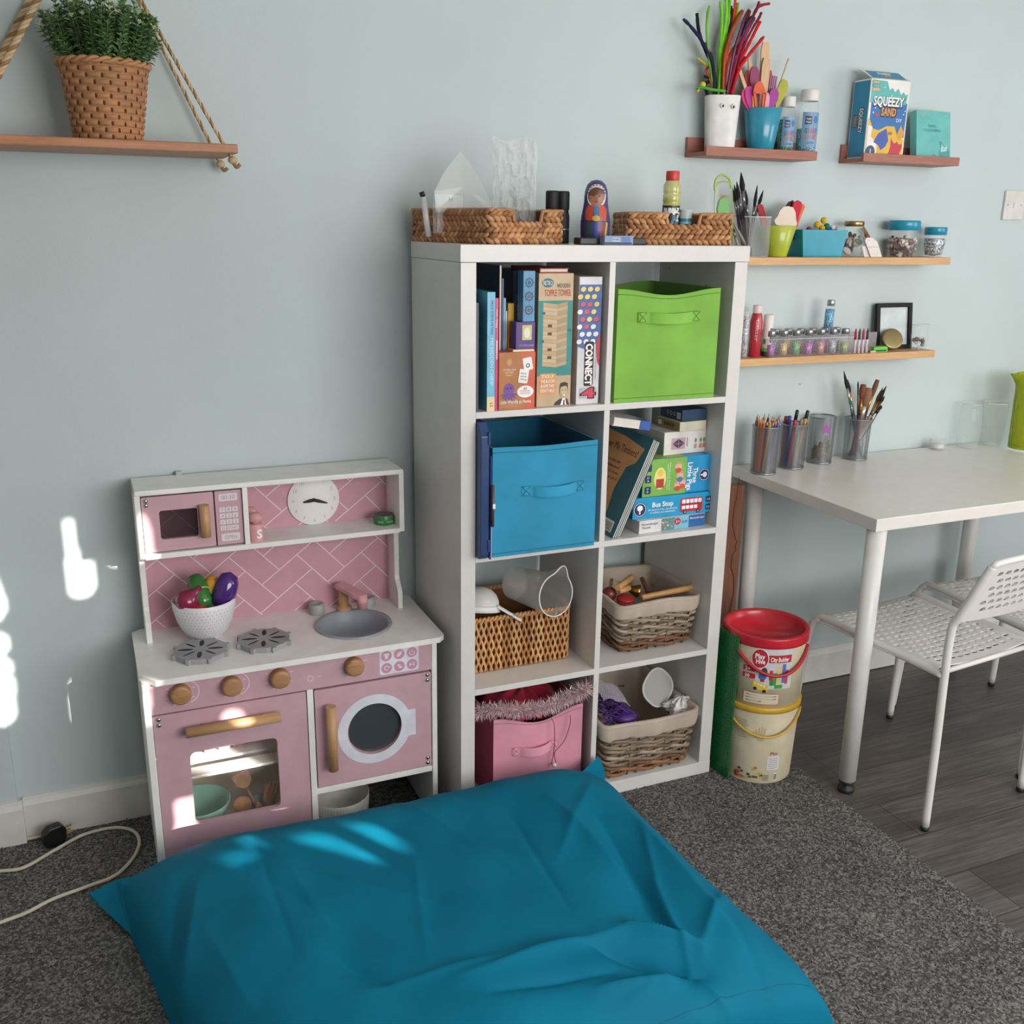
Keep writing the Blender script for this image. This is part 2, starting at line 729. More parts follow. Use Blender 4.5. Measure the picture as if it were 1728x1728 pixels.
w2 = MB()
for a_, c_ in (((3.26, -2.4, .9), (3.3, -1.0, .95)), ((3.26, -2.4, 2.05), (3.3, -1.0, 2.1)), ((3.26, -2.4, .95), (3.3, -2.35, 2.05)), ((3.26, -1.05, .95), (3.3, -1.0, 2.05)), ((3.29, -2.35, .95), (3.298, -1.05, 2.05))):
    w2.box(a_, c_, CEIL)
struct(w2, 'window_2')

# floors: carpet on the left, grey vinyl planks on the right of x = 1.015
EDGE = 1.015
m, nt, b = nodes_of('grey twist pile carpet')
vec = tex(nt)
n1 = noise(nt, vec, 190, 3, .7)
vo = nt.nodes.new('ShaderNodeTexVoronoi')
vo.inputs['Scale'].default_value = 210
vo.inputs['Randomness'].default_value = 1
nt.links.new(vec, vo.inputs['Vector'])
n3 = noise(nt, vec, 5, 3)
sp = nt.nodes.new('ShaderNodeSeparateColor')
nt.links.new(vo.outputs['Color'], sp.inputs['Color'])
mx = nt.nodes.new('ShaderNodeMix'); mx.data_type = 'FLOAT'
mx.inputs[0].default_value = .5
nt.links.new(sp.outputs[0], mx.inputs[2]); nt.links.new(n1.outputs['Fac'], mx.inputs[3])
mx2 = nt.nodes.new('ShaderNodeMix'); mx2.data_type = 'FLOAT'
mx2.inputs[0].default_value = .16
nt.links.new(mx.outputs[0], mx2.inputs[2]); nt.links.new(n3.outputs['Fac'], mx2.inputs[3])
r = ramp(nt, mx2.outputs[0], [(.2, '#323131'), (.5, '#646261'), (.82, '#a19d99')])
nt.links.new(r.outputs['Color'], b.inputs['Base Color'])
b.inputs['Roughness'].default_value = 1
b.inputs['Specular IOR Level'].default_value = .1
bump(nt, b, mx.outputs[0], 1., .006)
CARPET = m
rr = random.Random(3)
c = MB()
ys = [-3.5 + i * .02 for i in range(int(3.885 / .02) + 1)] + [WALLY]
xe = [EDGE + rr.uniform(-.003, .003) for _ in ys]
vs, fs = [], []
for q, xx in zip(ys, xe):
    vs += [(-1.75, q, 0), (xx, q, 0), (xx + .002, q, -.006)]
for i in range(len(ys) - 1):
    a = 3 * i
    fs += [(a, a + 1, a + 4, a + 3), (a + 1, a + 2, a + 5, a + 4)]
c.add(vs, fs, CARPET)
# loose tufts of pile stand up from the carpet near the viewer
for _ in range(30000):
    x, y = rr.uniform(-1.1, EDGE), rr.uniform(-.98, .38)
    if -.80 < x < .40 and y < -.02 and y > -1.2:
        continue
    a = rr.uniform(0, 2 * pi); l = rr.uniform(.0035, .007); wd = .0011
    dx, dy = cos(a), sin(a)
    p = V((x, y, -.001)); t = V((x + dx * l * .9, y + dy * l * .9, rr.uniform(.002, .0055)))
    s_ = V((-dy, dx, 0)) * wd
    c.add([p - s_, p + s_, t + s_, t - s_], [(0, 1, 2, 3)], CARPET)
struct(c, 'floor')

m, nt, b = nodes_of('grey oak vinyl planks')
vec = tex(nt)
br = nt.nodes.new('ShaderNodeTexBrick')
br.offset = .37
br.inputs['Scale'].default_value = 1
br.inputs['Brick Width'].default_value = 1.1
br.inputs['Row Height'].default_value = .155
br.inputs['Mortar Size'].default_value = .0012
br.inputs['Color1'].default_value = (.35, .35, .35, 1)
br.inputs['Color2'].default_value = (.75, .75, .75, 1)
br.inputs['Mortar'].default_value = (0, 0, 0, 1)
nt.links.new(vec, br.inputs['Vector'])
vs2 = tex(nt, (1.6, 26, 1))
g = noise(nt, vs2, 3.5, 8, .68)
g2 = noise(nt, tex(nt, (.9, 5, 1)), 2.2, 4, .6)
sp = nt.nodes.new('ShaderNodeSeparateColor')
nt.links.new(br.outputs['Color'], sp.inputs['Color'])
mx = nt.nodes.new('ShaderNodeMix'); mx.data_type = 'FLOAT'
mx.inputs[0].default_value = .3
nt.links.new(g.outputs['Fac'], mx.inputs[2]); nt.links.new(sp.outputs[0], mx.inputs[3])
mx2 = nt.nodes.new('ShaderNodeMix'); mx2.data_type = 'FLOAT'
mx2.inputs[0].default_value = .3
nt.links.new(mx.outputs[0], mx2.inputs[2]); nt.links.new(g2.outputs['Fac'], mx2.inputs[3])
r = ramp(nt, mx2.outputs[0], [(.28, '#292523'), (.5, '#504946'), (.72, '#7f746d')])
mm = nt.nodes.new('ShaderNodeMix'); mm.data_type = 'RGBA'
nt.links.new(br.outputs['Fac'], mm.inputs[0])
nt.links.new(r.outputs['Color'], mm.inputs[6]); mm.inputs[7].default_value = lin('#201d1c')
nt.links.new(mm.outputs[2], b.inputs['Base Color'])
b.inputs['Roughness'].default_value = .42
bump(nt, b, g.outputs['Fac'], .12, .001)
struct(MB().box((EDGE - .02, -3.5, -.03), (3.42, WALLY + .1, -.004), m), 'floor_vinyl')

# skirting board and the boxed-in pipe at the left end of the wall
prof = [(0, 0), (.015, 0), (.015, .095), (.012, .101), (.008, .106), (.006, .115), (0, .115)]


def skirt(x0, x1, y):
    s = MB()
    n = len(prof)
    vs = [(x0, y - a, b) for a, b in prof] + [(x1, y - a, b) for a, b in prof]
    fs = [(i, (i + 1) % n, n + (i + 1) % n, n + i) for i in range(n)] + [tuple(range(n))[::-1], tuple(range(n, 2 * n))]
    return s.add(vs, fs, SKIRT)


struct(skirt(-1.026, 3.3, WALLY), 'baseboard_back')
struct(MB().box((-1.75, WALLY - .016, -.01), (-1.036, WALLY + .01, 2.5), PAINT), 'trim_1')
struct(skirt(-1.75, -1.026, WALLY - .016), 'baseboard_left')

# ================================================================== toy kitchen
YF = .065                       # front panels
KT = .525                       # worktop height
kit = thing('toy_kitchen', 'pink and white wooden toy kitchen standing left of the cube shelf unit', 'toy kitchen', (-.38, .21, 0))
FF = F((0, YF, 0), (1, 0, 0), (0, 0, 1))      # x is world x, y is world z


def kp(mb, name, parent=kit, label=None):
    return part(mb, name, parent, label)


for a, b, lb in ((-.732, -.716, None), (-.054, -.040, None)):
    s = MB().prism([(.062, 0), (.365, 0), (.365, KT - .012), (.062, KT - .012)], 0, b - a, WHITEK, F((b, 0, 0), (0, 1, 0), (0, 0, 1)), bev=.002)
    s.v = [(x - (b - a), y, z) for x, y, z in s.v]
    kp(s, 'side_panel')
kp(MB().box((-.367, .064, 0), (-.352, .36, .433), WHITEK, .001), 'divider_panel')
kp(MB().box((-.352, .066, .147), (-.054, .36, .163), WHITEK, .001), 'shelf')
kp(MB().box((-.716, .068, .03), (-.367, .36, .044), WHITEK, .001), 'oven_floor')
kp(MB().box((-.352, .35, .16), (-.054, .36, KT - .012), WHITEK), 'washer_back_panel')
BWOOD = wood('#e6d5b8', '#f8eed8', 'x', 1)
kp(MB().box((-.716, .345, .044), (-.367, .352, .14), BWOOD).box((-.716, .345, .142), (-.367, .352, KT - .012), BWOOD), 'oven_back_panel')
# worktop with clipped corners and a hole for the sink
SX, SY, SR = -.214, .205, .092
t = MB()
out = [(-.702, .046), (-.038, .046), (-.022, .062), (-.022, .352), (-.04, .366), (-.715, .366), (-.735, .35), (-.735, .09)]
n = 48
hole = [(SX + SR * cos(2 * pi * i / n), SY + SR * sin(2 * pi * i / n)) for i in range(n)]
bm = bmesh.new()
ov = [bm.verts.new((x, y, KT)) for x, y in out]
hv = [bm.verts.new((x, y, KT)) for x, y in hole]
ed = [bm.edges.new((ov[i], ov[(i + 1) % len(ov)])) for i in range(len(ov))] + [bm.edges.new((hv[i], hv[(i + 1) % n])) for i in range(n)]
bmesh.ops.triangle_fill(bm, edges=ed, use_beauty=True, normal=(0, 0, 1))
bmesh.ops.recalc_face_normals(bm, faces=bm.faces)
for f in bm.faces:
    if f.normal.z < 0:
        f.normal_flip()
ext = bmesh.ops.extrude_face_region(bm, geom=bm.faces[:])
for q in ext['geom']:
    if isinstance(q, bmesh.types.BMVert):
        q.co.z -= .014
bmesh.ops.recalc_face_normals(bm, faces=bm.faces)
t.bm(bm, WHITEK)
wt = kp(t, 'worktop')
SINK = mat('#8f969f', .22, 0, vary=.02, coat=.3)
kp(MB().lathe([(SR + .006, .001), (SR + .005, .004), (SR - .002, .004), (SR - .006, 0), (SR - .012, -.018), (SR - .03, -.038), (.02, -.046), (.001, -.046)], SINK, 48, c=(SX, SY, KT)), 'sink', kit, 'grey sink bowl')
# tap
tap = MB()
tap.lathe([(.02, 0), (.021, .004), (.02, .009), (.013, .01), (.013, .058), (.0005, .058)], BEECHZ, 24, c=(-.212, .312, KT))
tp = kp(tap, 'tap', kit, 'wooden tap with a pink spout')
PTAP = mat('#d99fa6', .45)
sp_ = MB()
a, b_ = V((-.218, .322, KT + .066)), V((-.185, .256, KT + .056))
d = (b_ - a).normalized(); sd_ = V((d.y, -d.x, 0)).normalized(); up = sd_.cross(d)
sp_.prism([(-.016, -.02), (.016, -.02), (.017, .055), (.013, .075), (-.013, .075), (-.017, .055)], -.006, .007, PTAP, F((a + b_) / 2 - d * .02, sd_, d), bev=.002)
sp_.lathe([(.0005, -.03), (.0125, -.03), (.0125, -.016), (.014, -.015), (.014, 0), (.0005, 0)], PTAP, 20, c=(-.178, .252, KT + .052))
kp(sp_, 'spout', tp)
GREYP = mat('#a3a4a5', .5)
for x, y in ((-.283, .312), (-.147, .312)):
    kp(MB().lathe([(.02, 0), (.0205, .002), (.0205, .026), (.018, .028), (.011, .028), (.01, .0255), (.0005, .0255)], GREYP, 24, c=(x, y, KT)), 'tap_knob')
# hob rings
BUR = mat('#9b9b9d', .5)
for x, y in ((-.592, .158), (-.444, .168)):
    g = MB()
    pol = []
    for i in range(8):
        a = 2 * pi * i / 8 + .2
        for da, rr_ in ((-.28, .061), (-.1, .061), (-.06, .068), (.06, .068), (.1, .061)):
            pol.append((x + rr_ * cos(a + da), y + rr_ * sin(a + da)))
    g.prism(pol, KT, KT + .013, BUR)
    fr = F((x, y, KT + .013), (1, 0, 0), (0, 1, 0))
    for i in range(8):
        a = 2 * pi * i / 8 + .2 + pi / 8
        wd = .0055 if i % 2 else .003
        g.ell(fr, .034 * cos(a), .034 * sin(a), .018, wd, DARKTXT, .0003, 12, a)
    kp(g, 'hob_ring', kit, 'grey slotted hob ring')

# control panel
cp = MB().box((-.716, YF, .433), (-.04, YF + .012, KT - .012), PINK, .001)
LPINK = mat('#e6d3dc', .55)
for x in (-.642, -.53):
    cp.ring(FF, x + .004, .478, .0265, .0285, LPINK, .0006, 24, -1.3, 1.7)
for x in (-.651, -.539, -.429, -.252):
    for a in range(-2, 6):
        q = a * pi / 4 + .3
        cp.rect(FF, x + .031 * cos(q) - .003, .478 + .031 * sin(q) - .0008, x + .031 * cos(q) + .003, .478 + .031 * sin(q) + .0008, LPINK, .0006)
cp.ring(FF, -.357, .462, .006, .0075, LPINK, .0006, 16)
cp.text(FF, 'oo', -.335, .465, .006, LPINK)
# the sticker with six washing symbols
STK = mat('#dcdbe3', .5)
cp.rect(FF, -.187, .440, -.087, .505, STK, .0006, .006)
PK2 = mat('#c98ea0', .5, vary=0)
for j, z in ((0, .489), (1, .457)):
    for i, x in enumerate((-.1695, -.137, -.1045)):
        cp.ell(FF, x, z, .0135, .0135, PK2, .0010, 24)
        if (i, j) == (0, 0):
            cp.poly(FF, [(x - .008, z + .004), (x - .004, z + .007), (x + .004, z + .007), (x + .008, z + .004), (x + .006, z + .001), (x + .004, z + .002), (x + .004, z - .007), (x - .004, z - .007), (x - .004, z + .002), (x - .006, z + .001)], STK, .0014)
        elif (i, j) == (1, 0):
            cp.ell(FF, x, z, .0085, .004, STK, .0014, 16, .8)
            cp.rect(FF, x - .008, z - .0004, x + .007, z + .0004, PK2, .0017, 0, .8)
        elif (i, j) == (2, 0):
            cp.ring(FF, x, z - .0005, .0055, .0072, STK, .0014, 24, -1.2 * pi, .2 * pi)
            cp.rect(FF, x - .0008, z, x + .0008, z + .008, STK, .0014)
        elif (i, j) == (0, 1):
            cp.ring(FF, x, z, .0045, .0065, STK, .0014, 20, .4, 5.4)
            cp.poly(FF, [(x + .003, z + .004), (x + .009, z + .003), (x + .005, z - .002)], STK, .0014)
        elif (i, j) == (1, 1):
            cp.ell(FF, x - .002, z + .003, .004, .0025, STK, .0014)
            cp.ell(FF, x + .003, z - .003, .004, .0025, STK, .0014)
            cp.rect(FF, x - .005, z - .0006, x + .005, z + .0006, STK, .0014, 0, .9)
        else:
            cp.poly(FF, [(x - .007, z - .005), (x - .007, z + .005), (x, z)], STK, .0014)
            for k in (.0015, .0045):
                cp.rect(FF, x + k, z - .005, x + k + .0017, z + .005, STK, .0014)
kp(cp, 'control_panel', kit, 'pink control panel with printed symbols')
KNOBW = wood('#946640', '#bb8d63', 'x', 2.2)
for x in (-.651, -.539, -.429, -.252):
    T = M.Translation((x, YF, .480)) @ M.Rotation(pi / 2, 4, 'X')
    kp(MB().lathe([(.0005, 0), (.0215, 0), (.0228, .004), (.0228, .019), (.021, .0235), (.017, .025), (.0005, .025)], KNOBW, 32, T), 'knob', kit, 'round wooden control knob')


def frame_panel(mb, x0, z0, x1, z1, hole, y0, y1, mt):
    """a door: rectangle with a hole (list of x,z), extruded from y0 back to y1"""
    bm = bmesh.new()
    o = rrect(x0, z0, x1, z1, .004, 3)
    ov = [bm.verts.new((x, y0, z)) for x, z in o]
    hv = [bm.verts.new((x, y0, z)) for x, z in hole]
    ed = [bm.edges.new((ov[i], ov[(i + 1) % len(ov)])) for i in range(len(ov))] + [bm.edges.new((hv[i], hv[(i + 1) % len(hv)])) for i in range(len(hv))]
    bmesh.ops.triangle_fill(bm, edges=ed, use_beauty=True, normal=(0, -1, 0))
    ext = bmesh.ops.extrude_face_region(bm, geom=bm.faces[:])
    for q in ext['geom']:
        if isinstance(q, bmesh.types.BMVert):
            q.co.y = y1
    bmesh.ops.recalc_face_normals(bm, faces=bm.faces)
    mb.bm(bm, mt)
    return mb


SMOKE = film('#9a8f92', .04, .06)
od = kp(frame_panel(MB(), -.715, .05, -.369, .430, rrect(-.642, .137, -.442, .324, .014), YF, YF + .012, PINK), 'oven_door', kit, 'pink oven door')
kp(MB().box((-.648, YF + .012, .131), (-.436, YF + .014, .330), SMOKE), 'door_window', od)
oh = MB().tube([(-.648, YF - .024, .3885), (-.435, YF - .024, .3885)], .0125, BEECH, 20)
for x in (-.61, -.475):
    oh.tube([(x, YF - .024, .3885), (x, YF, .3885)], .005, BEECH, 10)
kp(oh, 'handle', od, 'long wooden oven handle')
for x, z in ((-.7025, .421), (-.7025, .407)):
    kp(MB().ico((x, YF - .001, z), .0055, STEEL, 2, squash=(1, .6, 1)), 'screw', od)
wd_ = MB()
hole = [(-.201 + .069 * cos(2 * pi * i / 40), .299 + .069 * sin(2 * pi * i / 40)) for i in range(40)]
frame_panel(wd_, -.349, .166, -.056, .428, hole, YF, YF + .012, PINK)
RING = mat('#d9d8e2', .5)
wd_.ring(FF, -.203, .298, .069, .0935, RING, .0005, 56)
wd_.rect(FF, -.124, .262, -.097, .334, RING, .0004)
wd_.rect(FF, -.128, .27, -.116, .326, RING, .0004)
wdo = kp(wd_, 'washer_door', kit, 'pink washing machine door with a white ring')
kp(MB().box((-.278, YF + .012, .222), (-.124, YF + .014, .376), film('#4a4d52', .66, .08)), 'door_window', wdo)
wh = MB().tube([(-.3155, YF - .024, .392), (-.3155, YF - .024, .221)], .0125, BEECHZ, 20)
for z in (.365, .25):
    wh.tube([(-.3155, YF - .024, z), (-.3155, YF, z)], .005, BEECHZ, 10)
kp(wh, 'handle', wdo, 'upright wooden handle')
for x, z in ((-.065, .421), (-.065, .407), (-.066, .189), (-.066, .175)):
    kp(MB().ico((x, YF - .001, z), .0055, STEEL, 2, squash=(1, .6, 1)), 'screw', wdo)
# oven shelf slats
RK = MB()
for y in (.12, .19, .26, .325):
    RK.box((-.716, y - .022, .236), (-.367, y + .022, .243), WHITEK, .001)
kp(RK, 'oven_rack', kit, 'slatted white oven shelf')

# upper unit
HB = .352
hut = MB()
for x0, x1 in ((-.704, -.692), (-.078, -.066)):
    pol = [(.25, KT), (.262, KT + .002), (.262, KT + .045), (.268, KT + .055), (.287, KT + .075), (.29, KT + .085), (.29, .745), (.235, .748), (.235, .903), (.24, .909), (.365, .909), (.365, KT)]
    pol = [(2 * .262 - y if False else y, z) for y, z in pol]
    s = MB().prism(pol, 0, x1 - x0, WHITEK, F((x0, 0, 0), (0, 1, 0), (0, 0, 1)))
    kp(s, 'upper_side_panel')
kp(MB().box((-.704, .233, .898), (-.066, .368, .911), WHITEK, .003), 'upper_top_panel')
kp(MB().box((-.692, .234, .7445), (-.078, .355, .757), WHITEK, .001), 'upper_shelf')
kp(MB().box((-.464, .235, .757), (-.452, .35, .898), WHITEK, .001), 'upper_divider')
kp(MB().box((-.6, .366, .9), (-.585, .378, .918), STEEL, .001), 'wall_bracket')
# backboard with printed white herringbone joints
bp = MB().box((-.692, HB, KT), (-.078, HB + .006, .898), mat('#cb98a3', .5, vary=.03))
FB = F((0, HB, 0), (1, 0, 0), (0, 0, 1))
HW = .055
LINE = mat('#ecdde0', .6, vary=0)
seen = set()


def clipseg(a, b, x0, z0, x1, z1):
    t0, t1 = 0., 1.
    dx, dz = b[0] - a[0], b[1] - a[1]
    for p, q in ((-dx, a[0] - x0), (dx, x1 - a[0]), (-dz, a[1] - z0), (dz, z1 - a[1])):
        if abs(p) < 1e-12:
            if q < 0:
                return None
        else:
            r_ = q / p
            if p < 0:
                t0 = max(t0, r_)
            else:
                t1 = min(t1, r_)
    if t0 >= t1:
        return None
    return (a[0] + dx * t0, a[1] + dz * t0), (a[0] + dx * t1, a[1] + dz * t1)


ca, sa = cos(radians(40)), sin(radians(40))
for i in range(-16, 17):
    for j in range(-10, 11):
        ox, oy = i + 2 * j, i - 2 * j
        for rx0, ry0, rx1, ry1 in ((ox, oy, ox + 2, oy + 1), (ox + 3, oy, ox + 4, oy + 2)):
            es = []
            for (p, q) in (((rx0, ry0), (rx1, ry0)), ((rx1, ry0), (rx1, ry1)), ((rx1, ry1), (rx0, ry1)), ((rx0, ry1), (rx0, ry0))):
                c = ((p[0] + q[0]) / 2, (p[1] + q[1]) / 2)
                es += [(p, c), (c, q)] if abs(p[0] - q[0]) + abs(p[1] - q[1]) > 1.5 else [(p, q)]
            for (p, q) in es:
                k = tuple(sorted((p, q)))
                if k in seen:
                    continue
                seen.add(k)
                A = (-.36 + HW * (p[0] * ca - p[1] * sa) * 1.1, .72 + HW * (p[0] * sa + p[1] * ca))
                B = (-.36 + HW * (q[0] * ca - q[1] * sa) * 1.1, .72 + HW * (q[0] * sa + q[1] * ca))
                g = clipseg(A, B, -.692, KT, -.078, .898)
                if g:
                    (ax, az), (bx, bz) = g
                    l = sqrt((bx - ax) ** 2 + (bz - az) ** 2)
                    if l > .002:
                        nx_, nz_ = -(bz - az) / l * .0011, (bx - ax) / l * .0011
                        bp.poly(FB, [(ax + nx_, az + nz_), (bx + nx_, bz + nz_), (bx - nx_, bz - nz_), (ax - nx_, az - nz_)], LINE, .0004)
kp(bp, 'tiled_backboard', kit, 'pink backboard with white herringbone lines')
# clock
FC = F((-.272, HB - .006, .822), (1, 0, 0), (0, 0, 1))
ck = MB().lathe([(.0005, 0), (.066, 0), (.0665, .001), (.0665, .005), (.0655, .006), (.0005, .006)], mat('#eeebe8', .5, vary=0), 48, M.Translation((-.272, HB, .822)) @ M.Rotation(pi / 2, 4, 'X'))
for k in range(1, 13):
    a = pi / 2 - k * pi / 6
    ck.text(FC, str(k), .053 * cos(a), .053 * sin(a), .009, mat('#c9a9ab', .6, vary=0), off=.0004)
cko = kp(ck, 'clock', kit, 'round white toy clock with pink numbers')
hd = MB()
for a, l in ((radians(-18), .036), (radians(188), .028)):
    fr = F(FC.at(0, 0, .002), (cos(a), 0, sin(a)), (-sin(a), 0, cos(a)))
    hd.prism([(-.004, -.004), (.012, -.0045), (l, -.0015), (l, .0015), (.012, .0045), (-.004, .004)], 0, .002, BLACK, fr)
hd.ico(FC.at(0, 0, .004), .005, BLACK, 2, squash=(1, .5, 1))
kp(hd, 'clock_hands', cko)
# microwave
YM = .243
FM = F((0, YM, 0), (1, 0, 0), (0, 0, 1))
mwd = kp(frame_panel(MB(), -.690, .760, -.530, .893, rrect(-.653, .788, -.568, .858, .006), YM, YM + .01, PINK), 'microwave_door', kit, 'pink microwave door')
kp(MB().box((-.658, YM + .01, .783), (-.563, YM + .012, .863), film('#4b3a42', .40, .08)), 'door_window', mwd)
kp(MB().tube([(-.5535, YM - .012, .788), (-.5535, YM - .012, .866)], .0115, BEECHZ, 18).box((-.558, YM - .008, .80), (-.549, YM, .806), BEECHZ).box((-.558, YM - .008, .848), (-.549, YM, .854), BEECHZ), 'handle', mwd, 'stubby wooden microwave handle')
for z in (.884, .8735):
    kp(MB().ico((-.680, YM - .001, z), .0052, STEEL, 2, squash=(1, .6, 1)), 'screw', mwd)
kpd = MB().box((-.527, YM, .760), (-.465, YM + .01, .893), PINK, .001)
KEY = mat('#dcd6dc', .55, vary=0)
KTX = mat('#b98e9c', .6, vary=0)
kpd.rect(FM, -.518, .868, -.475, .886, KEY, .0005, .003)
kpd.text(FM, '00:30', -.4965, .877, .010, KTX, w=.031, off=.0009)
for j, row in enumerate(('789', '456', '123', '0')):
    for i, ch in enumerate(row):
        x, z = -.518 + i * .0148, .853 - j * .0152
        kpd.rect(FM, x, z - .012, x + .0128, z, KEY, .0005, .0015)
        kpd.text(FM, ch, x + .0064, z - .006, .0082, KTX, off=.0009)
kpd.rect(FM, -.503, .7954, -.4756, .8074, KEY, .0005, .0015)
kpd.text(FM, 'START', -.4893, .8014, .0066, KTX, w=.022, off=.0009)
kpd.rect(FM, -.517, .769, -.474, .788, KEY, .0005, .004)
kpd.text(FM, 'OPEN', -.4955, .7785, .010, KTX, w=.029, off=.0009)
kp(kpd, 'microwave_keypad', kit, 'pink keypad with white number keys')

# ------------------------------------------------ things on and in the kitchen
bowl = MB()
BX, BY = -.567, .262
BOWLM = mat('#e4e2e6', .4, vary=.02)
bowl.lathe([(.0005, 0), (.033, 0), (.036, .002), (.052, .02), (.066, .048), (.0735, .08), (.075, .1), (.0735, .1015), (.072, .1), (.07, .08), (.062, .05), (.047, .022), (.03, .006), (.0005, .006)], BOWLM, 56, c=(BX, BY, KT))
DOT = mat('#b9b6c4', .6, vary=0)
for j in range(9):
    z = .02 + j * .0085
    rr_ = .052 + (.0735 - .052) * min(1, ((z - .02) / .06)) ** .6
    for i in range(46):
        a = 2 * pi * (i + .5 * (j % 2)) / 46
        if sin(a) > .3:
            continue
        fr = F((BX + (rr_ + .0012) * cos(a), BY + (rr_ + .0012) * sin(a), KT + z), (-sin(a), cos(a), 0), (cos(a) * .25, sin(a) * .25, 1))
        bowl.ell(fr, 0, 0, .0011, .0021, DOT, .0, 6)
solo(bowl, 'dotted_bowl', 'white dotted bowl of toy vegetables on the toy kitchen worktop', 'bowl', base=(BX, BY, KT))
ZB = KT


def veg(name, label, prof, mt, a, b, bits=None, n=24):
    o = thing(name, label, 'toy vegetable', a, 0, 'toy vegetables in the dotted bowl')
    part(MB().lathe(prof, mt, n, aim(a, b)), 'body', o)
    for nm, mb in (bits or []):
        part(mb, nm, o)
    return o


RED = mat('#851b46', .2, coat=.4)
veg('toy_onion', 'dark pink toy onion with a pointed tip at the left of the bowl', [(.0005, 0), (.014, .002), (.025, .010), (.0295, .022), (.028, .034), (.018, .048), (.009, .058), (.005, .072), (.0005, .073)], RED, (-.627, .232, ZB + .090), (-.586, .236, ZB + .128))
GRN = mat('#34742f', .2, coat=.5)
c_a, c_b = V((-.568, .222, ZB + .088)), V((-.583, .285, ZB + .150))
veg('toy_cucumber', 'green toy cucumber with darker streaks leaning over the bowl rim', [(.0005, 0), (.013, .003), (.021, .015), (.0235, .035), (.023, .07), (.018, .087), (.0005, .094)], GRN, c_a, c_b,
    [('cut_band', MB().lathe([(.0238, .044), (.0242, .045), (.0238, .0465)], mat('#cfe0a6', .4), 24, aim(c_a, c_b)))])
veg('toy_pepper', 'yellow toy pepper between the cucumber and the aubergine', [(.0005, 0), (.016, .005), (.021, .02), (.019, .045), (.012, .058), (.0005, .062)], mat('#d9a022', .22, coat=.5), (-.545, .262, ZB + .09), (-.543, .275, ZB + .152))
e_a, e_b = V((-.533, .243, ZB + .078)), V((-.503, .252, ZB + .155))
veg('toy_aubergine', 'purple toy aubergine at the right of the dotted bowl', [(.0005, 0), (.018, .003), (.026, .014), (.0285, .028), (.029, .045), (.027, .065), (.02, .082), (.0005, .09)], mat('#4a2277', .16, coat=.6), e_a, e_b,
    [('cut_band', MB().lathe([(.0268, .0145), (.0285, .0158), (.0275, .0172)], mat('#2c154b', .4), 24, aim(e_a, e_b)))])
veg('toy_tomato', 'red toy tomato low in the bowl between the other vegetables', [(.0005, 0), (.015, .003), (.022, .016), (.015, .03), (.0005, .033)], mat('#b3262c', .2, coat=.5), (-.585, .215, ZB + .068), (-.583, .217, ZB + .095))
# salt and pepper
SALT = mat('#dda3a2', .45)
for (x, y, lb, let) in ((-.433, .262, 'pink toy salt shaker marked with a white S', 'S'), (-.436, .315, 'pink toy shaker standing behind the one marked S', '')):
    o = thing('toy_shaker', lb, 'toy shaker', (x, y, .757), 0, 'toy shakers on the upper shelf')
    b0 = MB().lathe([(.0005, 0), (.0165, 0), (.0175, .002), (.0175, .04), (.016, .042), (.0005, .042)], SALT, 28, c=(x, y, .757))
    if let:
        fr = F((x + .002, y - .0178, .757), (.97, .2, 0), (0, 0, 1))
        b0.text(fr, 'S', .003, .021, .022, WTXT, bold=.03, off=.001)
    part(b0, 'body', o)
    part(MB().lathe([(.0005, .042), (.008, .042), (.009, .046), (.014, .05), (.0155, .056), (.0145, .063), (.0095, .069), (.0005, .071)], SALT, 28, c=(x, y, .757)), 'cap', o)
# tin
x, y = -.103, .293
o = thing('toy_tin', 'small green toy food tin on the upper kitchen shelf', 'toy tin', (x, y, .757))
TG = mat('#2f7d3d', .35)
tb = MB().lathe([(.0005, 0), (.0255, 0), (.0265, .002), (.0265, .02), (.0255, .022)], TG, 36, c=(x, y, .757))
for a, s_ in ((-2.15, 'tuna'), (-1.25, 'toona')):
    fr = F((x + .0265 * cos(a), y + .0265 * sin(a), .757), (-sin(a), cos(a), 0), (0, 0, 1))
    tb.text(fr, s_, 0, .011, .006, mat('#cfe3c4', .5), off=.0012)
part(tb, 'body', o)
part(MB().lathe([(.0255, .022), (.0258, .0245), (.024, .025), (.023, .0235), (.0005, .0235)], mat('#7f8286', .35, .6), 36, c=(x, y, .757)), 'lid', o)
# inside the oven
MINT = mat('#9fd0bd', .35, coat=.2)
solo(MB().cup(.045, .075, .085, MINT, .004, 44, c=(-.622, .18, .044)), 'mint_bowl', 'mint green bowl inside the oven behind the glass', 'bowl')
uc = (-.476, .16, .044)
solo(MB().cup(.027, .036, .06, mat('#86aba6', .5), .003, 32, c=uc), 'utensil_pot', 'grey green pot holding wooden utensils inside the oven', 'pot')
WU = wood('#b37c56', '#d6a47c', 'z', 2)


def utensil(name, label, a, b, head):
    """a: foot in the pot, b: top; head: outline of the working end"""
    a, b = V(a), V(b)
    d = (b - a).normalized()
    sx = V((1, 0, 0)); sx = (sx - d * sx.dot(d)).normalized()
    fr = F(b, sx, d)
    mb = MB().tube([a, b], .004, WU, 8)
    mb.prism(head, -.0025, .0025, WU, fr)
    return solo(mb, name, label, 'toy utensil', 'wooden utensils in the oven', base=a)


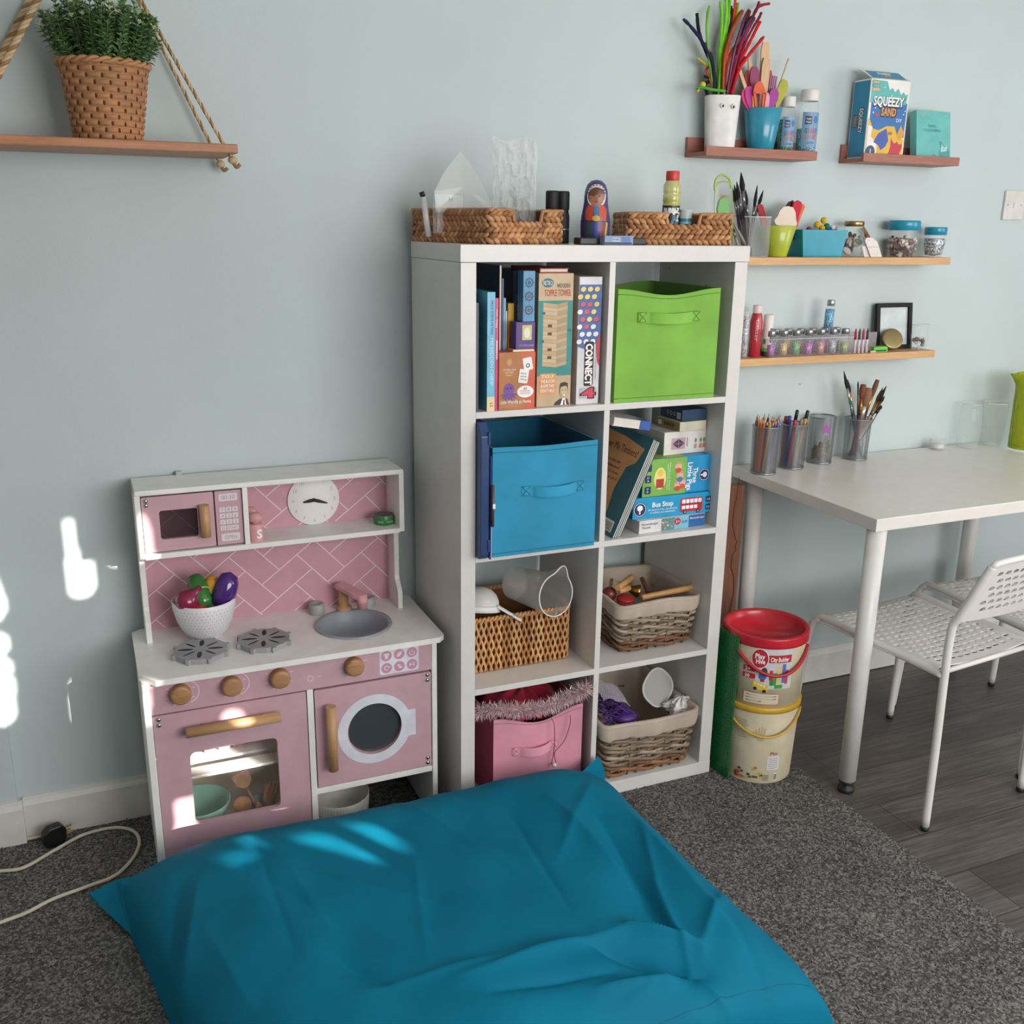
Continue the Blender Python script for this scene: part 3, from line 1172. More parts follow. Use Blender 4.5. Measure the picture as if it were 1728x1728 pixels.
utensil('toy_spoon', 'round wooden toy spoon at the left of the utensil pot', (-.482, .157, .05), (-.513, .15, .098), [(.021 * cos(t * pi / 8), .018 + .024 * sin(t * pi / 8)) for t in range(16)])
utensil('toy_turner', 'wooden toy turner with a broad square end in the oven', (-.475, .172, .05), (-.505, .195, .13), [(-.006, 0), (.006, 0), (.02, .012), (.022, .042), (-.022, .042), (-.02, .012)])
utensil('toy_knife', 'pale wooden toy knife with notches standing in front in the pot', (-.474, .145, .052), (-.478, .14, .07), [(-.006, 0), (.006, 0), (.009, .02), (.006, .05), (0, .062), (-.007, .045), (-.0085, .02)])
fk = [(-.006, -.01), (.006, -.01), (.017, .008), (.019, .05)]
for k in range(4):
    x1 = .019 - k * .0102
    fk += [(x1 - .005, .05), (x1 - .0055, .022), (x1 - .0098, .022), (x1 - .0102, .05)] if k < 3 else []
fk += [(-.0118 - .006, .05), (-.017, .008)]
utensil('toy_fork', 'wooden toy fork with four prongs in the utensil pot', (-.47, .16, .05), (-.457, .158, .1), fk)
sj = (-.665, .19, .243)
o = thing('toy_jar', 'small dark toy jar on the oven shelf', 'toy jar', sj)
part(MB().lathe([(.0005, 0), (.026, 0), (.027, .003), (.027, .05), (.0005, .05)], mat('#343a2c', .3), 28, c=sj), 'body', o)
part(MB().lathe([(.0272, .0), (.0275, .001), (.0275, .012), (.0272, .013)], mat('#d9a27c', .5), 28, c=sj), 'label', o)
for k, (x, hx) in enumerate(((-.60, '#c77f86'), (-.565, '#e0d6d2'), (-.53, '#b98a95'))):
    solo(MB().box((x, .2, .243), (x + .028, .235, .262 + .003 * k), mat(hx, .5), .003), 'toy_block', ('dull rose block on the oven shelf nearest the dark jar', 'cream block on the oven shelf between two pink ones', 'mauve block farthest right on the oven shelf')[k], 'toy block', 'small blocks on the oven shelf')
# ribbed white bowl under the washing machine
rb = MB()
RBM = mat('#dfddd6', .45)
cx_, cy_ = -.272, .175


def ribf(u, v):
    prof_ = [(.0, .0), (.062, .0), (.07, .004), (.076, .07), (.074, .073), (.071, .068), (.064, .012), (.0, .010)]
    k = v * (len(prof_) - 1); i = min(int(k), len(prof_) - 2); t = k - i
    r_ = prof_[i][0] + (prof_[i + 1][0] - prof_[i][0]) * t
    z = prof_[i][1] + (prof_[i + 1][1] - prof_[i][1]) * t
    if 2 <= i <= 2:
        r_ += .0015 * cos(u * 2 * pi * 60)
    return (cx_ + r_ * cos(2 * pi * u), cy_ + r_ * sin(2 * pi * u), z)


rb.grid(ribf, 240, 14, RBM, True, wrapu=True)
solo(rb, 'ribbed_bowl', 'white ribbed bowl on the carpet under the washing machine', 'bowl', base=(cx_, cy_, 0))

# ================================================================== cube shelf unit
KW, KD, KH = .7615, .355, 1.4625
SH = [.0, 1.0895, .739, .3885, .038]           # tops of the boards the four rows stand on
shelf = thing('cube_shelf_unit', 'tall white cube shelf unit with eight compartments against the wall', 'shelf unit', (KW / 2, KD / 2, 0))
LAC = mat('#d8d4d0', .33, vary=.015)
part(MB().box((0, 0, KH - .038), (KW + .003, KD, KH), LAC, .0012), 'top_panel', shelf)
part(MB().box((0, 0, 0), (KW, KD, .038), LAC, .0012), 'bottom_panel', shelf)
part(MB().box((.0008, .0006, .038), (.038, KD, KH - .0386), LAC, .001), 'side_panel', shelf)
part(MB().box((.7235, .0006, .038), (KW - .0008, KD, KH - .0386), LAC, .001), 'side_panel', shelf)
for z in SH[1:4]:
    part(MB().box((.038, .0006, z - .0155), (.7235, KD - .002, z), LAC, .0008), 'shelf_board', shelf)
for a, b in ((SH[1], KH - .038), (SH[2], SH[1] - .0155), (SH[3], SH[2] - .0155), (SH[4], SH[3] - .0155)):
    part(MB().box((.373, .0012, a), (.3885, KD - .002, b), LAC, .0008), 'divider_board', shelf)
SCR = mat('#7d8083', .4, .7)
for x, y, z in ((.7232, .30, 1.395), (.7232, .12, 1.36), (.7232, .30, 1.30)):
    sc = MB()
    sc.lathe([(.0005, 0), (.003, 0), (.003, .0008), (.0005, .0008)], SCR, 12, M.Translation((x, y, z)) @ M.Rotation(-pi / 2, 4, 'Y'))
    part(sc, 'screw', shelf)


# ---------------------------------------------------- fabric bins
def fabric_bin(name, label, x0, x1, y0, y1, z0, h, col, sag=.008, hz=.62, hx=.5, hw=.45, inner=None, bow=.006, group=None, side=None):
    o = thing(name, label, 'storage bin', ((x0 + x1) / 2, (y0 + y1) / 2, z0), 0, group)
    mt = fabric(col, 900, .2)
    W_, D_ = x1 - x0, y1 - y0

    def wallp(u, v, ins):
        """u runs round the bin from the front left corner, v up"""
        q = u * 4
        s_ = int(q) % 4
        t = q - int(q)
        b = bow * sin(pi * t) * sin(pi * min(1, v * 1.05)) if s_ in (0, 2) else .002 * sin(pi * t)
        rc = .006
        cs = [(x0, y0), (x1, y0), (x1, y1), (x0, y1)]
        a, c = cs[s_], cs[(s_ + 1) % 4]
        px_, py_ = a[0] + (c[0] - a[0]) * t, a[1] + (c[1] - a[1]) * t
        nx_, ny_ = [(0, -1), (1, 0), (0, 1), (-1, 0)][s_]
        e = min(t, 1 - t)
        sg = sag * sin(pi * t) ** 2 * v ** 6 if s_ in (0, 2) else 0
        ux = (px_ - (x0 + x1) / 2) * (1 - ins) + (x0 + x1) / 2
        uy = (py_ - (y0 + y1) / 2) * (1 - ins) + (y0 + y1) / 2
        return (ux + nx_ * b * (1 if ins == 0 else .9), uy + ny_ * b * (1 if ins == 0 else .9) * (1 if s_ != 0 else 1), z0 + v * h - sg)
    b = MB()
    b.grid(lambda u, v: wallp(u * .25, v, 0), 16, 14, mt, True)
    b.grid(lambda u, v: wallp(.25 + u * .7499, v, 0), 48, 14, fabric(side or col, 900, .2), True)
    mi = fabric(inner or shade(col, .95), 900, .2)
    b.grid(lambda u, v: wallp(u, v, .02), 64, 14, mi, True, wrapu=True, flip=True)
    b.grid(lambda u, v: wallp(u, 1, .02 * v), 64, 1, mt, True, wrapu=True)
    b.box((x0 + .004, y0 + .004, z0), (x1 - .004, y1 - .004, z0 + .004), mi)
    # hem stitched round the top and bottom of the front
    for zz in (.955, .035):
        b.tube([V(wallp(t / 4 * .996, zz, 0)) + V((0, -.0006, 0)) for t in [k / 24 for k in range(25)]], .0009, mat(shade(col, .8), .8), 5)
    part(b, 'body', o)
    # strap handle
    hm = fabric(shade(col, 1.05), 1500, .3)
    cx = x0 + W_ * hx
    zc = z0 + h * hz
    hwid = W_ * hw / 2
    hb = MB()
    yb = y0 - bow * .95
    pts = []
    for k in range(25):
        t = k / 24
        x = cx - hwid + 2 * hwid * t
        e = min(t, 1 - t)
        out = .0015 if e < .16 else .0015 + .017 * sin(pi * (t - .16) / .68) ** .7
        pts.append((x, yb - out + (.002 if e < .02 else 0), zc - .004 * sin(pi * t)))
    n_ = len(pts)
    vs = []
    for x, y, z in pts:
        vs += [(x, y, z - .0125), (x, y, z + .0125), (x, y + .0012, z + .0125), (x, y + .0012, z - .0125)]
    fs = []
    for k in range(n_ - 1):
        a = 4 * k
        for c in range(4):
            fs.append((a + c, a + (c + 1) % 4, a + 4 + (c + 1) % 4, a + 4 + c)[::-1])
    fs += [(0, 1, 2, 3), (4 * n_ - 1, 4 * n_ - 2, 4 * n_ - 3, 4 * n_ - 4)]
    hb.add(vs, fs, hm)
    for sx in (-1, 1):
        xa = cx + sx * (hwid - .011)
        for a, c in (((-.01, -.010), (.01, .010)), ((-.01, .010), (.01, -.010)), ((-.01, .011), (.01, .011)), ((-.01, -.011), (.01, -.011))):
            hb.tube([(xa + a[0], yb - .0022, zc + a[1]), (xa + c[0], yb - .0022, zc + c[1])], .0005, mat(shade(col, .75), .8), 4)
    part(hb, 'handle', o)
    return o


fabric_bin('storage_bin', 'lime green fabric storage bin in the top right compartment', .404, .694, .012, .345, SH[1], .272, '#7bb046', sag=.016, hz=.755, hx=.49, hw=.60)
bxa, bxb = pt(830, 930, y=-.018).x, pt(1002, 928, y=-.018).x
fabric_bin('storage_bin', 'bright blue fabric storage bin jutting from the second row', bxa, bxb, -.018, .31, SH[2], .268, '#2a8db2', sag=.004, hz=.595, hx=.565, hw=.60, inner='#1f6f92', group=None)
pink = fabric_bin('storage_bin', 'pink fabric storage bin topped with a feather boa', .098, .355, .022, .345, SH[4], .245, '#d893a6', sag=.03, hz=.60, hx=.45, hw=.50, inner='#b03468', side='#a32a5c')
for m_ in list(MATS.values()):
    if m_.name.startswith('fabric #d893a6'):
        b_ = m_.node_tree.nodes['Principled BSDF']
        b_.inputs['Roughness'].default_value = .42


# ---------------------------------------------------- books and games, top left compartment
def standing(u0, u1, vb, vt, z, y=None):
    """a thing standing on level z whose front shows between these photo pixels"""
    if y is None:
        y = pt((u0 + u1) / 2, vb, z=z).y
    a, b = pt(u0, vb, y=y), pt(u1, vb, y=y)
    return a.x, b.x, y, pt((u0 + u1) / 2, vt, y=y).z - z


PAGES = mat('#e4ddcf', .8, vary=.03)


def book(name, label, x0, x1, y, d, z0, h, col, group='books in the top left compartment', prints=None, pages=PAGES):
    """upright, spine to the viewer"""
    o = thing(name, label, 'book', ((x0 + x1) / 2, y + d / 2, z0), 0, group)
    w_ = x1 - x0
    ct = min(.0012, w_ * .2)
    c = MB()
    mt = mat(col, .4)
    c.box((x0, y, z0), (x1, y + .0015, z0 + h), mt)
    c.box((x0, y + .0015, z0), (x0 + ct, y + d, z0 + h), mt)
    c.box((x1 - ct, y + .0015, z0), (x1, y + d, z0 + h), mt)
    if prints:
        prints(c, F((x0, y, z0), (1, 0, 0), (0, 0, 1)), w_, h)
    part(c, 'cover', o)
    part(MB().box((x0 + ct, y + .0015, z0 + .002), (x1 - ct, y + d - .003, z0 + h - .003), pages), 'pages', o)
    return o


Z1 = SH[1]
yb = .012


def bx(u0, u1, vt, y, vb=690):
    a, b = pt(u0, vb, y=y).x, pt(u1, vb, y=y).x
    return a, b, pt((u0 + u1) / 2, vt, y=y).z - Z1


x0, x1, h = bx(803.6, 807.2, 511, .004)
book('thin_book', 'thin charcoal book at the far left of the top left compartment', .0385, x1, .004, .034, Z1, h, '#3a3d42')
x0, x1, h = bx(806, 811, 463, .09)
h = pt(808, 463, y=.04).z - Z1
book('tall_book', 'tall teal book rising behind the charcoal one at the far left', .0388, .0475, .04, .2, Z1, h, '#1f7f8f')
x0, x1, h = bx(821.5, 834.3, 493, .004)
xa = x0


def steve(c, fr, w_, h):
    c.rect(fr, 0, 0, w_, h * .125, mat('#ecd3a0', .5), .0004)
    c.text(fr, 'PROF STEVE PETERS', w_ * .6, h * .79, .0062, mat('#24506a', .5), w=h * .28, rot=-pi / 2, off=.0006)
    c.text(fr, 'MY HIDDEN CHIMP', w_ * .6, h * .42, .0085, mat('#c8e6f2', .5), w=h * .40, rot=-pi / 2, off=.0006)
    c.text(fr, 'LS', w_ * .6, h * .055, .008, DARKTXT, rot=-pi / 2, off=.0008)


book('paperback_book', 'light blue book with a cream foot and dark lettering down its spine', x0, x1, .004, .19, Z1, h, '#6fb9d8', prints=steve)
x0, x1, h = bx(834.8, 839.6, 503, .008)


def pk(c, fr, w_, h):
    for k in range(14):
        c.rect(fr, w_ * .3, h * (.62 - k * .012), w_ * .75, h * (.628 - k * .012), WTXT)
    c.text(fr, 'Hello Happy', w_ * .5, h * .82, .004, WTXT, w=h * .16, rot=-pi / 2)


book('paperback_book', 'bright pink book with white lettering beside the light blue book', x0, x1, .008, .18, Z1, h, '#d8417d', prints=pk)
x0, x1, h = bx(841, 843.8, 448, .05)
book('tall_book', 'thin tall navy book with a cream spine, tallest in its compartment', x0, x1, .05, .22, Z1, h, '#22384f', prints=lambda c, fr, w_, h: c.rect(fr, 0, 0, w_, h, mat('#dccbb4', .5)))
x0, x1, h = bx(845, 847.8, 470, .05)
book('thin_book', 'thin dark blue book right of the tall cream one', x0, x1, .05, .2, Z1, h, '#274f7c')
x0, x1, h = bx(848, 851.6, 503, .05)
book('thin_book', 'thin pale blue book left of the yellow book', x0, x1, .05, .19, Z1, h, '#7fb0d6')
x0, x1, h = bx(852, 854, 525, .05)
book('thin_book', 'slim white booklet pressed against the yellow book', x0, x1, .05, .17, Z1, h, '#d9d5d2')
x0, x1, h = bx(855.5, 865, 512, .05)


def yl(c, fr, w_, h):
    c.text(fr, 'ALL BIRDS HAVE ANXIETY', w_ * .5, h * .38, .0055, DARKTXT, w=h * .62, rot=-pi / 2)


book('paperback_book', 'yellow book with black lettering behind the orange card box', x0, x1, .05, .17, Z1, h, '#d5a93a', prints=yl)
# dark box far back
x0, x1, h = bx(863, 886, 456, .14)
nb = MB().box((x0, .14, Z1), (x1 + .03, .30, Z1 + h), mat('#1b2a40', .4), .001)
nb.text(F((x0, .14, Z1), (1, 0, 0), (0, 0, 1)), 'KALLUM', .011, h * .62, .012, mat('#3c5876', .4), w=.12, rot=-pi / 2)
solo(nb, 'game_box', 'dark navy box at the back of the top left compartment', 'box')


def gbox(name, label, T, w_, d_, h_, base, prints=None, cat='box', group=None, bev=.0012, lid=None):
    b = MB()
    if lid:
        b.box((.001, .001, 0), (w_ - .001, d_ - .001, h_ * .6), mat(base, .4), 0, T)
        b.box((0, 0, h_ * lid), (w_, d_, h_), mat(base, .4), bev, T)
    else:
        b.box((0, 0, 0), (w_, d_, h_), mat(base, .4), bev, T)
    if prints:
        prints(b, faces_of(T, w_, d_, h_), w_, d_, h_)
    return solo(b, name, label, cat, group, base=tuple(T @ V((w_ / 2, d_ / 2, 0))))


# orange and brown card box
x0, x1, h = bx(841, 902, 594, .004)


def cards(b, f, w, d, h):
    fr = f['front']
    KR = mat('#b57a4a', .6)
    b.poly(fr, [(0.001, .001), (w * .74, .001), (w * .68, h * .30), (w * .62, h * .62), (w * .6, h - .001), (.001, h - .001)], KR)
    CR_ = mat('#ecd9c4', .6)
    b.ell(fr, w * .28, h * .83, .006, .008, mat('#d19a6c', .6), .0008)
    b.text(fr, 'LETTERS AND', w * .29, h * .70, .0045, CR_, w=w * .36)
    b.text(fr, 'SOUNDS', w * .29, h * .655, .0045, CR_, w=w * .22)
    b.text(fr, 'Phase 2', w * .29, h * .61, .004, CR_, w=w * .15)
    b.rect(fr, w * .66, h * .68, w * .91, h * .90, WTXT, .0010, .003, .18)
    b.text(fr, 'o', w * .785, h * .785, .016, DARKTXT, rot=.1, off=.0014)
    b.rect(fr, w * .54, h * .46, w * .80, h * .70, mat('#f4efe9', .6), .0018, .003, -.14)
    for k, s_ in enumerate(('How to', 'put in the', 'mix-up')):
        b.text(fr, s_, w * .67, h * (.63 - k * .05), .0045, DARKTXT, w=w * .16, rot=-.14, off=.0022)
    PU = mat('#7d55a0', .6)
    b.ell(fr, w * .28, h * .36, .0135, .0145, PU, .0008)
    for k in range(7):
        a = pi + pi * (k + .5) / 7
        b.ell(fr, w * .28 + .014 * cos(a), h * .29 + .011 * sin(a), .008, .0026, PU, .0009, 10, a)
    b.ell(fr, w * .24, h * .38, .0018, .0018, DARKTXT, .0012)
    b.ell(fr, w * .33, h * .38, .0018, .0018, DARKTXT, .0012)
    b.ell(fr, w * .73, h * .31, w * .225, h * .105, WTXT, .0010, 28)
    b.text(fr, '49', w * .72, h * .365, .007, mat('#b0307a', .5), off=.0014)
    for k in range(3):
        b.rect(fr, w * .58, h * (.325 - k * .027), w * .86, h * (.333 - k * .027), mat('#c06a6a', .6), .0014)
    b.text(fr, 'Little Wandle at Home', w * .46, h * .145, .0085, mat('#f3e3d2', .6), w=w * .86, bold=.015, off=.0012)
    b.rect(fr, w * .05, h * .06, w * .55, h * .068, mat('#e2a46e', .6), .0010)
    b.rect(fr, w * .05, h * .09, w * .62, h * .097, mat('#e2a46e', .6), .0010)


FW = x1 - x0
gbox('flash_card_box', 'orange and brown flash card box with a purple octopus', TR((x0, .004, Z1)), FW, .04, h, '#cf5a3c', cards)
hc = h
zt = Z1 + hc
# cream card, purple box and blue box piled on it
x0, x1 = pt(866, 590, y=.006).x, pt(902, 590, y=.006).x
gbox('card_pack', 'cream card pack lying between the orange and purple boxes', TR((x0, .007, zt)), x1 - x0, .035, .005, '#e6d3a8', None, bev=.0005)
z2 = zt + .005
x0, x1 = pt(870, 588, y=.008).x, pt(902.5, 588, y=.008).x
hp = pt(886, 543, y=.008).z - z2


def purp(b, f, w, d, h):
    fr = f['front']
    b.rect(fr, w * .33, h * .34, w * .82, h * .88, mat('#d8cf86', .6), .0005)
    b.ell(fr, w * .57, h * .6, w * .16, h * .19, mat('#f1eedd', .6), .0009)
    b.text(fr, 'OPTIMISM CARDS', w * .55, h * .14, .0045, mat('#c9b4dd', .6), w=w * .75)


gbox('card_box', 'purple card box with a yellow picture on its front', TR((x0, .008, z2)), x1 - x0, .03, hp, '#4a2a7c', purp)
z3 = z2 + hp
x0, x1 = pt(882, 543, y=.008).x, pt(902, 543, y=.008).x
hbx = pt(892, 457, y=.008).z - z3


def eyes(b, f, w, d, h):
    fr = f['front']
    DK = mat('#27465e', .5)
    for k, c in enumerate(('#2f5d7d', '#7a5a86', '#6a5a6e')):
        cy = h * (.77 - k * .27)
        b.ring(fr, w * .5, cy, w * .25, w * .33, DK, .0006)
        b.ell(fr, w * .5, cy, w * .15, w * .15, mat(c, .5), .0008)
        for q in range(8):
            a = q * pi / 4
            b.rect(fr, w * .5 + w * .4 * cos(a) - .0012, cy + w * .4 * sin(a) - .0005, w * .5 + w * .4 * cos(a) + .0012, cy + w * .4 * sin(a) + .0005, DK, .0006, 0, a)


gbox('card_box', 'blue card box with three round eye emblems down its front', TR((x0, .008, z3)), x1 - x0, .032, hbx, '#4f8db5', eyes)
# topple tower game
x0, x1, h = bx(905, 962, 461, .018, 684)


def topple(b, f, w, d, h):
    fr = f['front']
    TEAL = mat('#2f8b86', .5)
    b.rect(fr, .001, h * .235, w - .001, h * .80, TEAL)
    b.ell(fr, w * .26, h * .93, w * .165, h * .033, mat('#2c6f78', .5), .0006, 28)
    b.text(fr, 'RETRO', w * .26, h * .93, .0105, WTXT, w=w * .26, off=.001)
    b.text(fr, 'WOODEN', w * .71, h * .91, .010, mat('#4a4440', .5), w=w * .38, off=.0008)
    b.text(fr, 'TOPPLE TOWER', w * .55, h * .858, .0155, mat('#c74836', .5), w=w * .76, bold=.01, off=.0008)
    # printed stack of wooden blocks
    fa, fb = mat('#d2b795', .6), mat('#b59a78', .6)
    n_ = 16
    for k in range(n_):
        zl, zh = h * (.30 + .475 * k / n_), h * (.30 + .475 * (k + 1) / n_) - .0006
        b.poly(fr, [(w * .14, zl + .004), (w * .54, zl), (w * .54, zh), (w * .14, zh + .004)], fa if k % 3 else mat('#c9a981', .6), .0008)
        b.poly(fr, [(w * .54, zl), (w * .84, zl + .006), (w * .84, zh + .006), (w * .54, zh)], fb if k % 2 else mat('#c3a887', .6), .0008)
        if k in (2, 4, 8, 10):
            b.rect(fr, w * .28, zl + .002, w * .40, zh, mat('#6e4030', .6), .0012)
    for x_, z_ in ((.1, .70), (.08, .49), (.86, .57)):
        b.rect(fr, w * x_, h * z_, w * (x_ + .1), h * (z_ + .018), mat('#1f6b70', .5), .001)
    OR = mat('#df9a5c', .5)
    b.rect(fr, w * .07, h * .09, w * .56, h * .255, OR, .0007, .006)
    for k, s_ in enumerate(('STACK UP', 'THE BLOCKS', '& HOPE THEY', "DON'T FALL!")):
        b.text(fr, s_, w * .31, h * (.232 - k * .036), .0078, WTXT, w=w * (.34 if k == 0 else .4), bold=.012, off=.0011)
    # line drawing of a smiling man
    LN, SK = mat('#3a3532', .6), mat('#c9b28f', .6)
    b.poly(fr, [(w * .5, .002), (w * .55, h * .03), (w * .68, h * .055), (w * .9, h * .055), (w * .97, .002)], LN, .0007)
    b.poly(fr, [(w * .7, .002), (w * .76, h * .06), (w * .84, h * .06), (w * .88, .002)], WTXT, .0010)
    b.poly(fr, [(w * .78, .002), (w * .79, h * .045), (w * .82, h * .045), (w * .83, .002)], LN, .0013)
    b.ell(fr, w * .79, h * .122, w * .125, h * .062, LN, .0010)
    b.ell(fr, w * .79, h * .112, w * .112, h * .056, SK, .0014)
    b.poly(fr, [(w * .67, h * .14), (w * .69, h * .175), (w * .8, h * .185), (w * .9, h * .175), (w * .91, h * .14), (w * .85, h * .155), (w * .74, h * .15)], LN, .0018)
    for x_ in (.745, .835):
        b.ell(fr, w * x_, h * .122, .0016, .0012, LN, .0018, 8)
    b.poly(fr, [(w * .74, h * .088), (w * .85, h * .088), (w * .83, h * .073), (w * .76, h * .073)], WTXT, .0018)
    b.ring(fr, w * .795, h * .094, .0055, .0065, LN, .002, 12, pi, 2 * pi)


TOPX = (x0, x1, h)
gbox('block_game_box', 'tall tan and teal game box printed with a tower of wooden blocks', TR((x0, .018, Z1)), x1 - x0, .085, h, '#c4a884', topple)
# a red book lying on top
xr, xr1 = pt(902, 458, y=.06).x, pt(950, 458, y=.06).x
o = thing('hardback_book', 'red book lying flat on top of the tall tan game box', 'book', ((xr + xr1) / 2, .11, Z1 + h))
rbm = mat('#b04136', .5)
part(MB().box((xr, .03, Z1 + h + .0005), (xr1, .2, Z1 + h + .0025), rbm).box((xr, .03, Z1 + h + .0085), (xr1, .2, Z1 + h + .0105), rbm).box((xr, .03, Z1 + h + .0025), (xr + .002, .2, Z1 + h + .0085), rbm), 'cover', o)
part(MB().box((xr + .002, .032, Z1 + h + .0025), (xr1 - .002, .198, Z1 + h + .0085), PAGES), 'pages', o)
# four-in-a-row game: white box with discs
x0, x1, h = bx(971.5, 1009, 467, .02, 681)


def conn(b, f, w, d, h):
    fr = f['front']
    BL_ = mat('#4c68a5', .5)
    b.poly(fr, [(.001, h * .46), (w * .3, h * .44), (w * .99, h * .50), (w - .001, h * .94), (.001, h * .94)], BL_)
    b.rect(fr, w * .05, h * .945, w * .95, h * .985, mat('#d9d8dd', .35), .0006)
    rr = random.Random(5)
    cols = ('#e3d36a', '#cf4a5c', '#e9e7ea')
    for j in range(8):
        for i in range(3 + j % 2):
            if j == 7 and i > 2:
                continue
            cx, cy = w * (.18 + .3 * i - .12 * (j % 2)), h * (.905 - j * .058)
            if cx < w * .06 or cx > w * .93:
                continue
            k = (0 if j < 2 else rr.choice((0, 1, 1, 2) if j < 5 else (0, 1, 2, 2)) if j < 6 else 2)
            b.ell(fr, cx + .0008, cy - .0012, w * .12, h * .021, mat('#2f4477', .5), .0007, 16, .3)
            b.ell(fr, cx, cy, w * .115, h * .0195, mat(cols[k], .4), .0010, 16, .3)
    b.poly(fr, [(w * .8, h * .48), (w - .001, h * .56), (w - .001, h * .30), (w * .88, h * .34)], mat('#c23c4a', .5), .0009)
    b.rect(fr, w * .32, h * .145, w * .72, h * .50, DARKTXT, .0012, .005)
    b.text(fr, 'CONNECT', w * .52, h * .318, w * .30, WTXT, w=h * .33, rot=-pi / 2, bold=.045, off=.0016)
    b.rect(fr, w * .14, h * .045, w * .90, h * .135, mat('#b9b4ba', .5), .0010, .004)
    b.text(fr, '4', w * .52, h * .092, h * .082, DARKTXT, w=w * .74, bold=.08, rot=-pi / 2 + pi / 2, off=.0014)
    b.text(fr, '4', w * .52, h * .092, h * .072, mat('#cf3550', .4), w=w * .6, bold=.05, off=.0019)
    b.text(fr, 'THE CLASSIC GAME OF 4 IN A ROW', w * .82, h * .33, .0028, DARKTXT, w=h * .26, rot=-pi / 2, off=.0012)


gbox('disc_game_box', 'tall white game box with red and yellow discs and CONNECT 4 lettering', TR((x0, .02, Z1)), x1 - x0, .26, h, '#d8d5da', conn)

# ---------------------------------------------------- second row, left: cases beside the blue bin
x0, x1, y = pt(803.5, 930, y=-.03).x, pt(825, 930, y=-.03).x, -.03
NAVY = mat('#22406f', .35)
xk = .0388
o = thing('document_case', 'navy plastic case standing left of the bright blue bin', 'case', ((xk + x1) / 2, .1, SH[2]))
hcase = pt(812, 716, y=y).z - SH[2]
part(MB().prism([(y, .012), (y + .012, 0), (.24, 0), (.25, .012), (.25, hcase - .02), (.23, hcase), (y + .02, hcase), (y, hcase - .03)], 0, x1 - xk, NAVY, F((xk, 0, SH[2]), (0, 1, 0), (0, 0, 1)), bev=.002), 'body', o)
for zz in (SH[2] + hcase - .05, SH[2] + .02):
    part(MB().box((x1 - .004, y - .003, zz), (x1 + .0015, y + .004, zz + .03), NAVY, .001), 'latch', o)
xf = x1 + .0025
hf = pt(824, 770, y=-.03).z - SH[2]
o = thing('ring_binder', 'thin dark blue folder between the navy case and the blue bin', 'folder', (xf + .003, .1, SH[2]))
part(MB().box((xf, -.03, SH[2]), (xf + .0035, .2, SH[2] + hf), mat('#2a3f86', .35), .001), 'cover', o)
part(MB().box((xf + .0036, -.029, SH[2]), (xf + .005, .19, SH[2] + hf * .45), mat('#c9c3da', .6)), 'paper_sheet', o)
zz0, zz1 = pt(828, 890, y=-.04).z, pt(828, 820, y=-.04).z
o = thing('marker_pen', 'brown marker pen clipped upright to the thin dark blue folder', 'pen', (xf + .004, -.036, zz0))
part(MB().tube([(xf + .004, -.036, zz0), (xf + .004, -.036, zz1)], .0038, mat('#5b4038', .4), 12), 'barrel', o)
part(MB().box((xf + .002, -.0425, (zz0 + zz1) / 2 - .006), (xf + .0085, -.037, (zz0 + zz1) / 2 + .006), WTXT, .001), 'clip', o)

# ---------------------------------------------------- second row, right: leaning books and a pile of games
Z2 = SH[2]


def rbox(name, label, a, b, d_, zb, hh, base, prints, **k):
    """box whose front bottom edge runs between pixels a and b at level zb"""
    p, q = pt(*a, z=zb), pt(*b, z=zb)
    # keep it clear of the side panel
    rz = atan2(q.y - p.y, q.x - p.x)
    return gbox(name, label, TR((p.x, p.y, zb), rz), (q - p).length, d_, hh, base, prints, **k)


def puzz(b, f, w, d, h):
    fr = f['front']
    b.rect(fr, w * .33, .0005, w * .53, h - .0005, mat('#4d8f96', .5))
    b.rect(fr, w * .53, .0005, w * .74, h - .0005, mat('#79b7d2', .5))
    b.rect(fr, w * .74, .0005, w - .0005, h - .0005, mat('#2a62a0', .5))
    b.text(fr, 'Ravensburger', w * .16, h * .72, .0065, mat('#55565e', .5), w=w * .24, off=.0008)
    b.text(fr, 'Puzzle', w * .11, h * .45, .006, mat('#55565e', .5), w=w * .12, off=.0008)
    rr = random.Random(9)
    for k in range(14):
        b.ell(fr, w * rr.uniform(.345, .515), h * rr.uniform(.15, .85), .0035, .0022, mat(rr.choice(('#d5a04a', '#c8d8d0', '#2f6f76', '#d46a4e')), .5), .0008 + .00002 * k, 8, rr.uniform(0, 3))
    b.ell(fr, w * .57, h * .62, .0095, .0095, mat('#c02f3c', .5), .001)
    b.text(fr, '5+', w * .57, h * .62, .008, WTXT, off=.0014)
    b.text(fr, '3x49', w * .675, h * .55, .0075, mat('#244c7e', .5), w=w * .085, rot=pi / 2 * 0, off=.001)
    b.text(fr, 'Ravensburger', w * .87, h * .75, .006, WTXT, w=w * .22, off=.001)
    fl = f['left']
    b.text(fl, 'Puzzle', d * .5, h * .5, .008, mat('#b0403c', .5))


rbox('puzzle_box', 'small white and blue puzzle box at the bottom of the game pile', (1078, 901.5), (1189.5, 886), .17, Z2, .034, '#dcdadb', puzz)


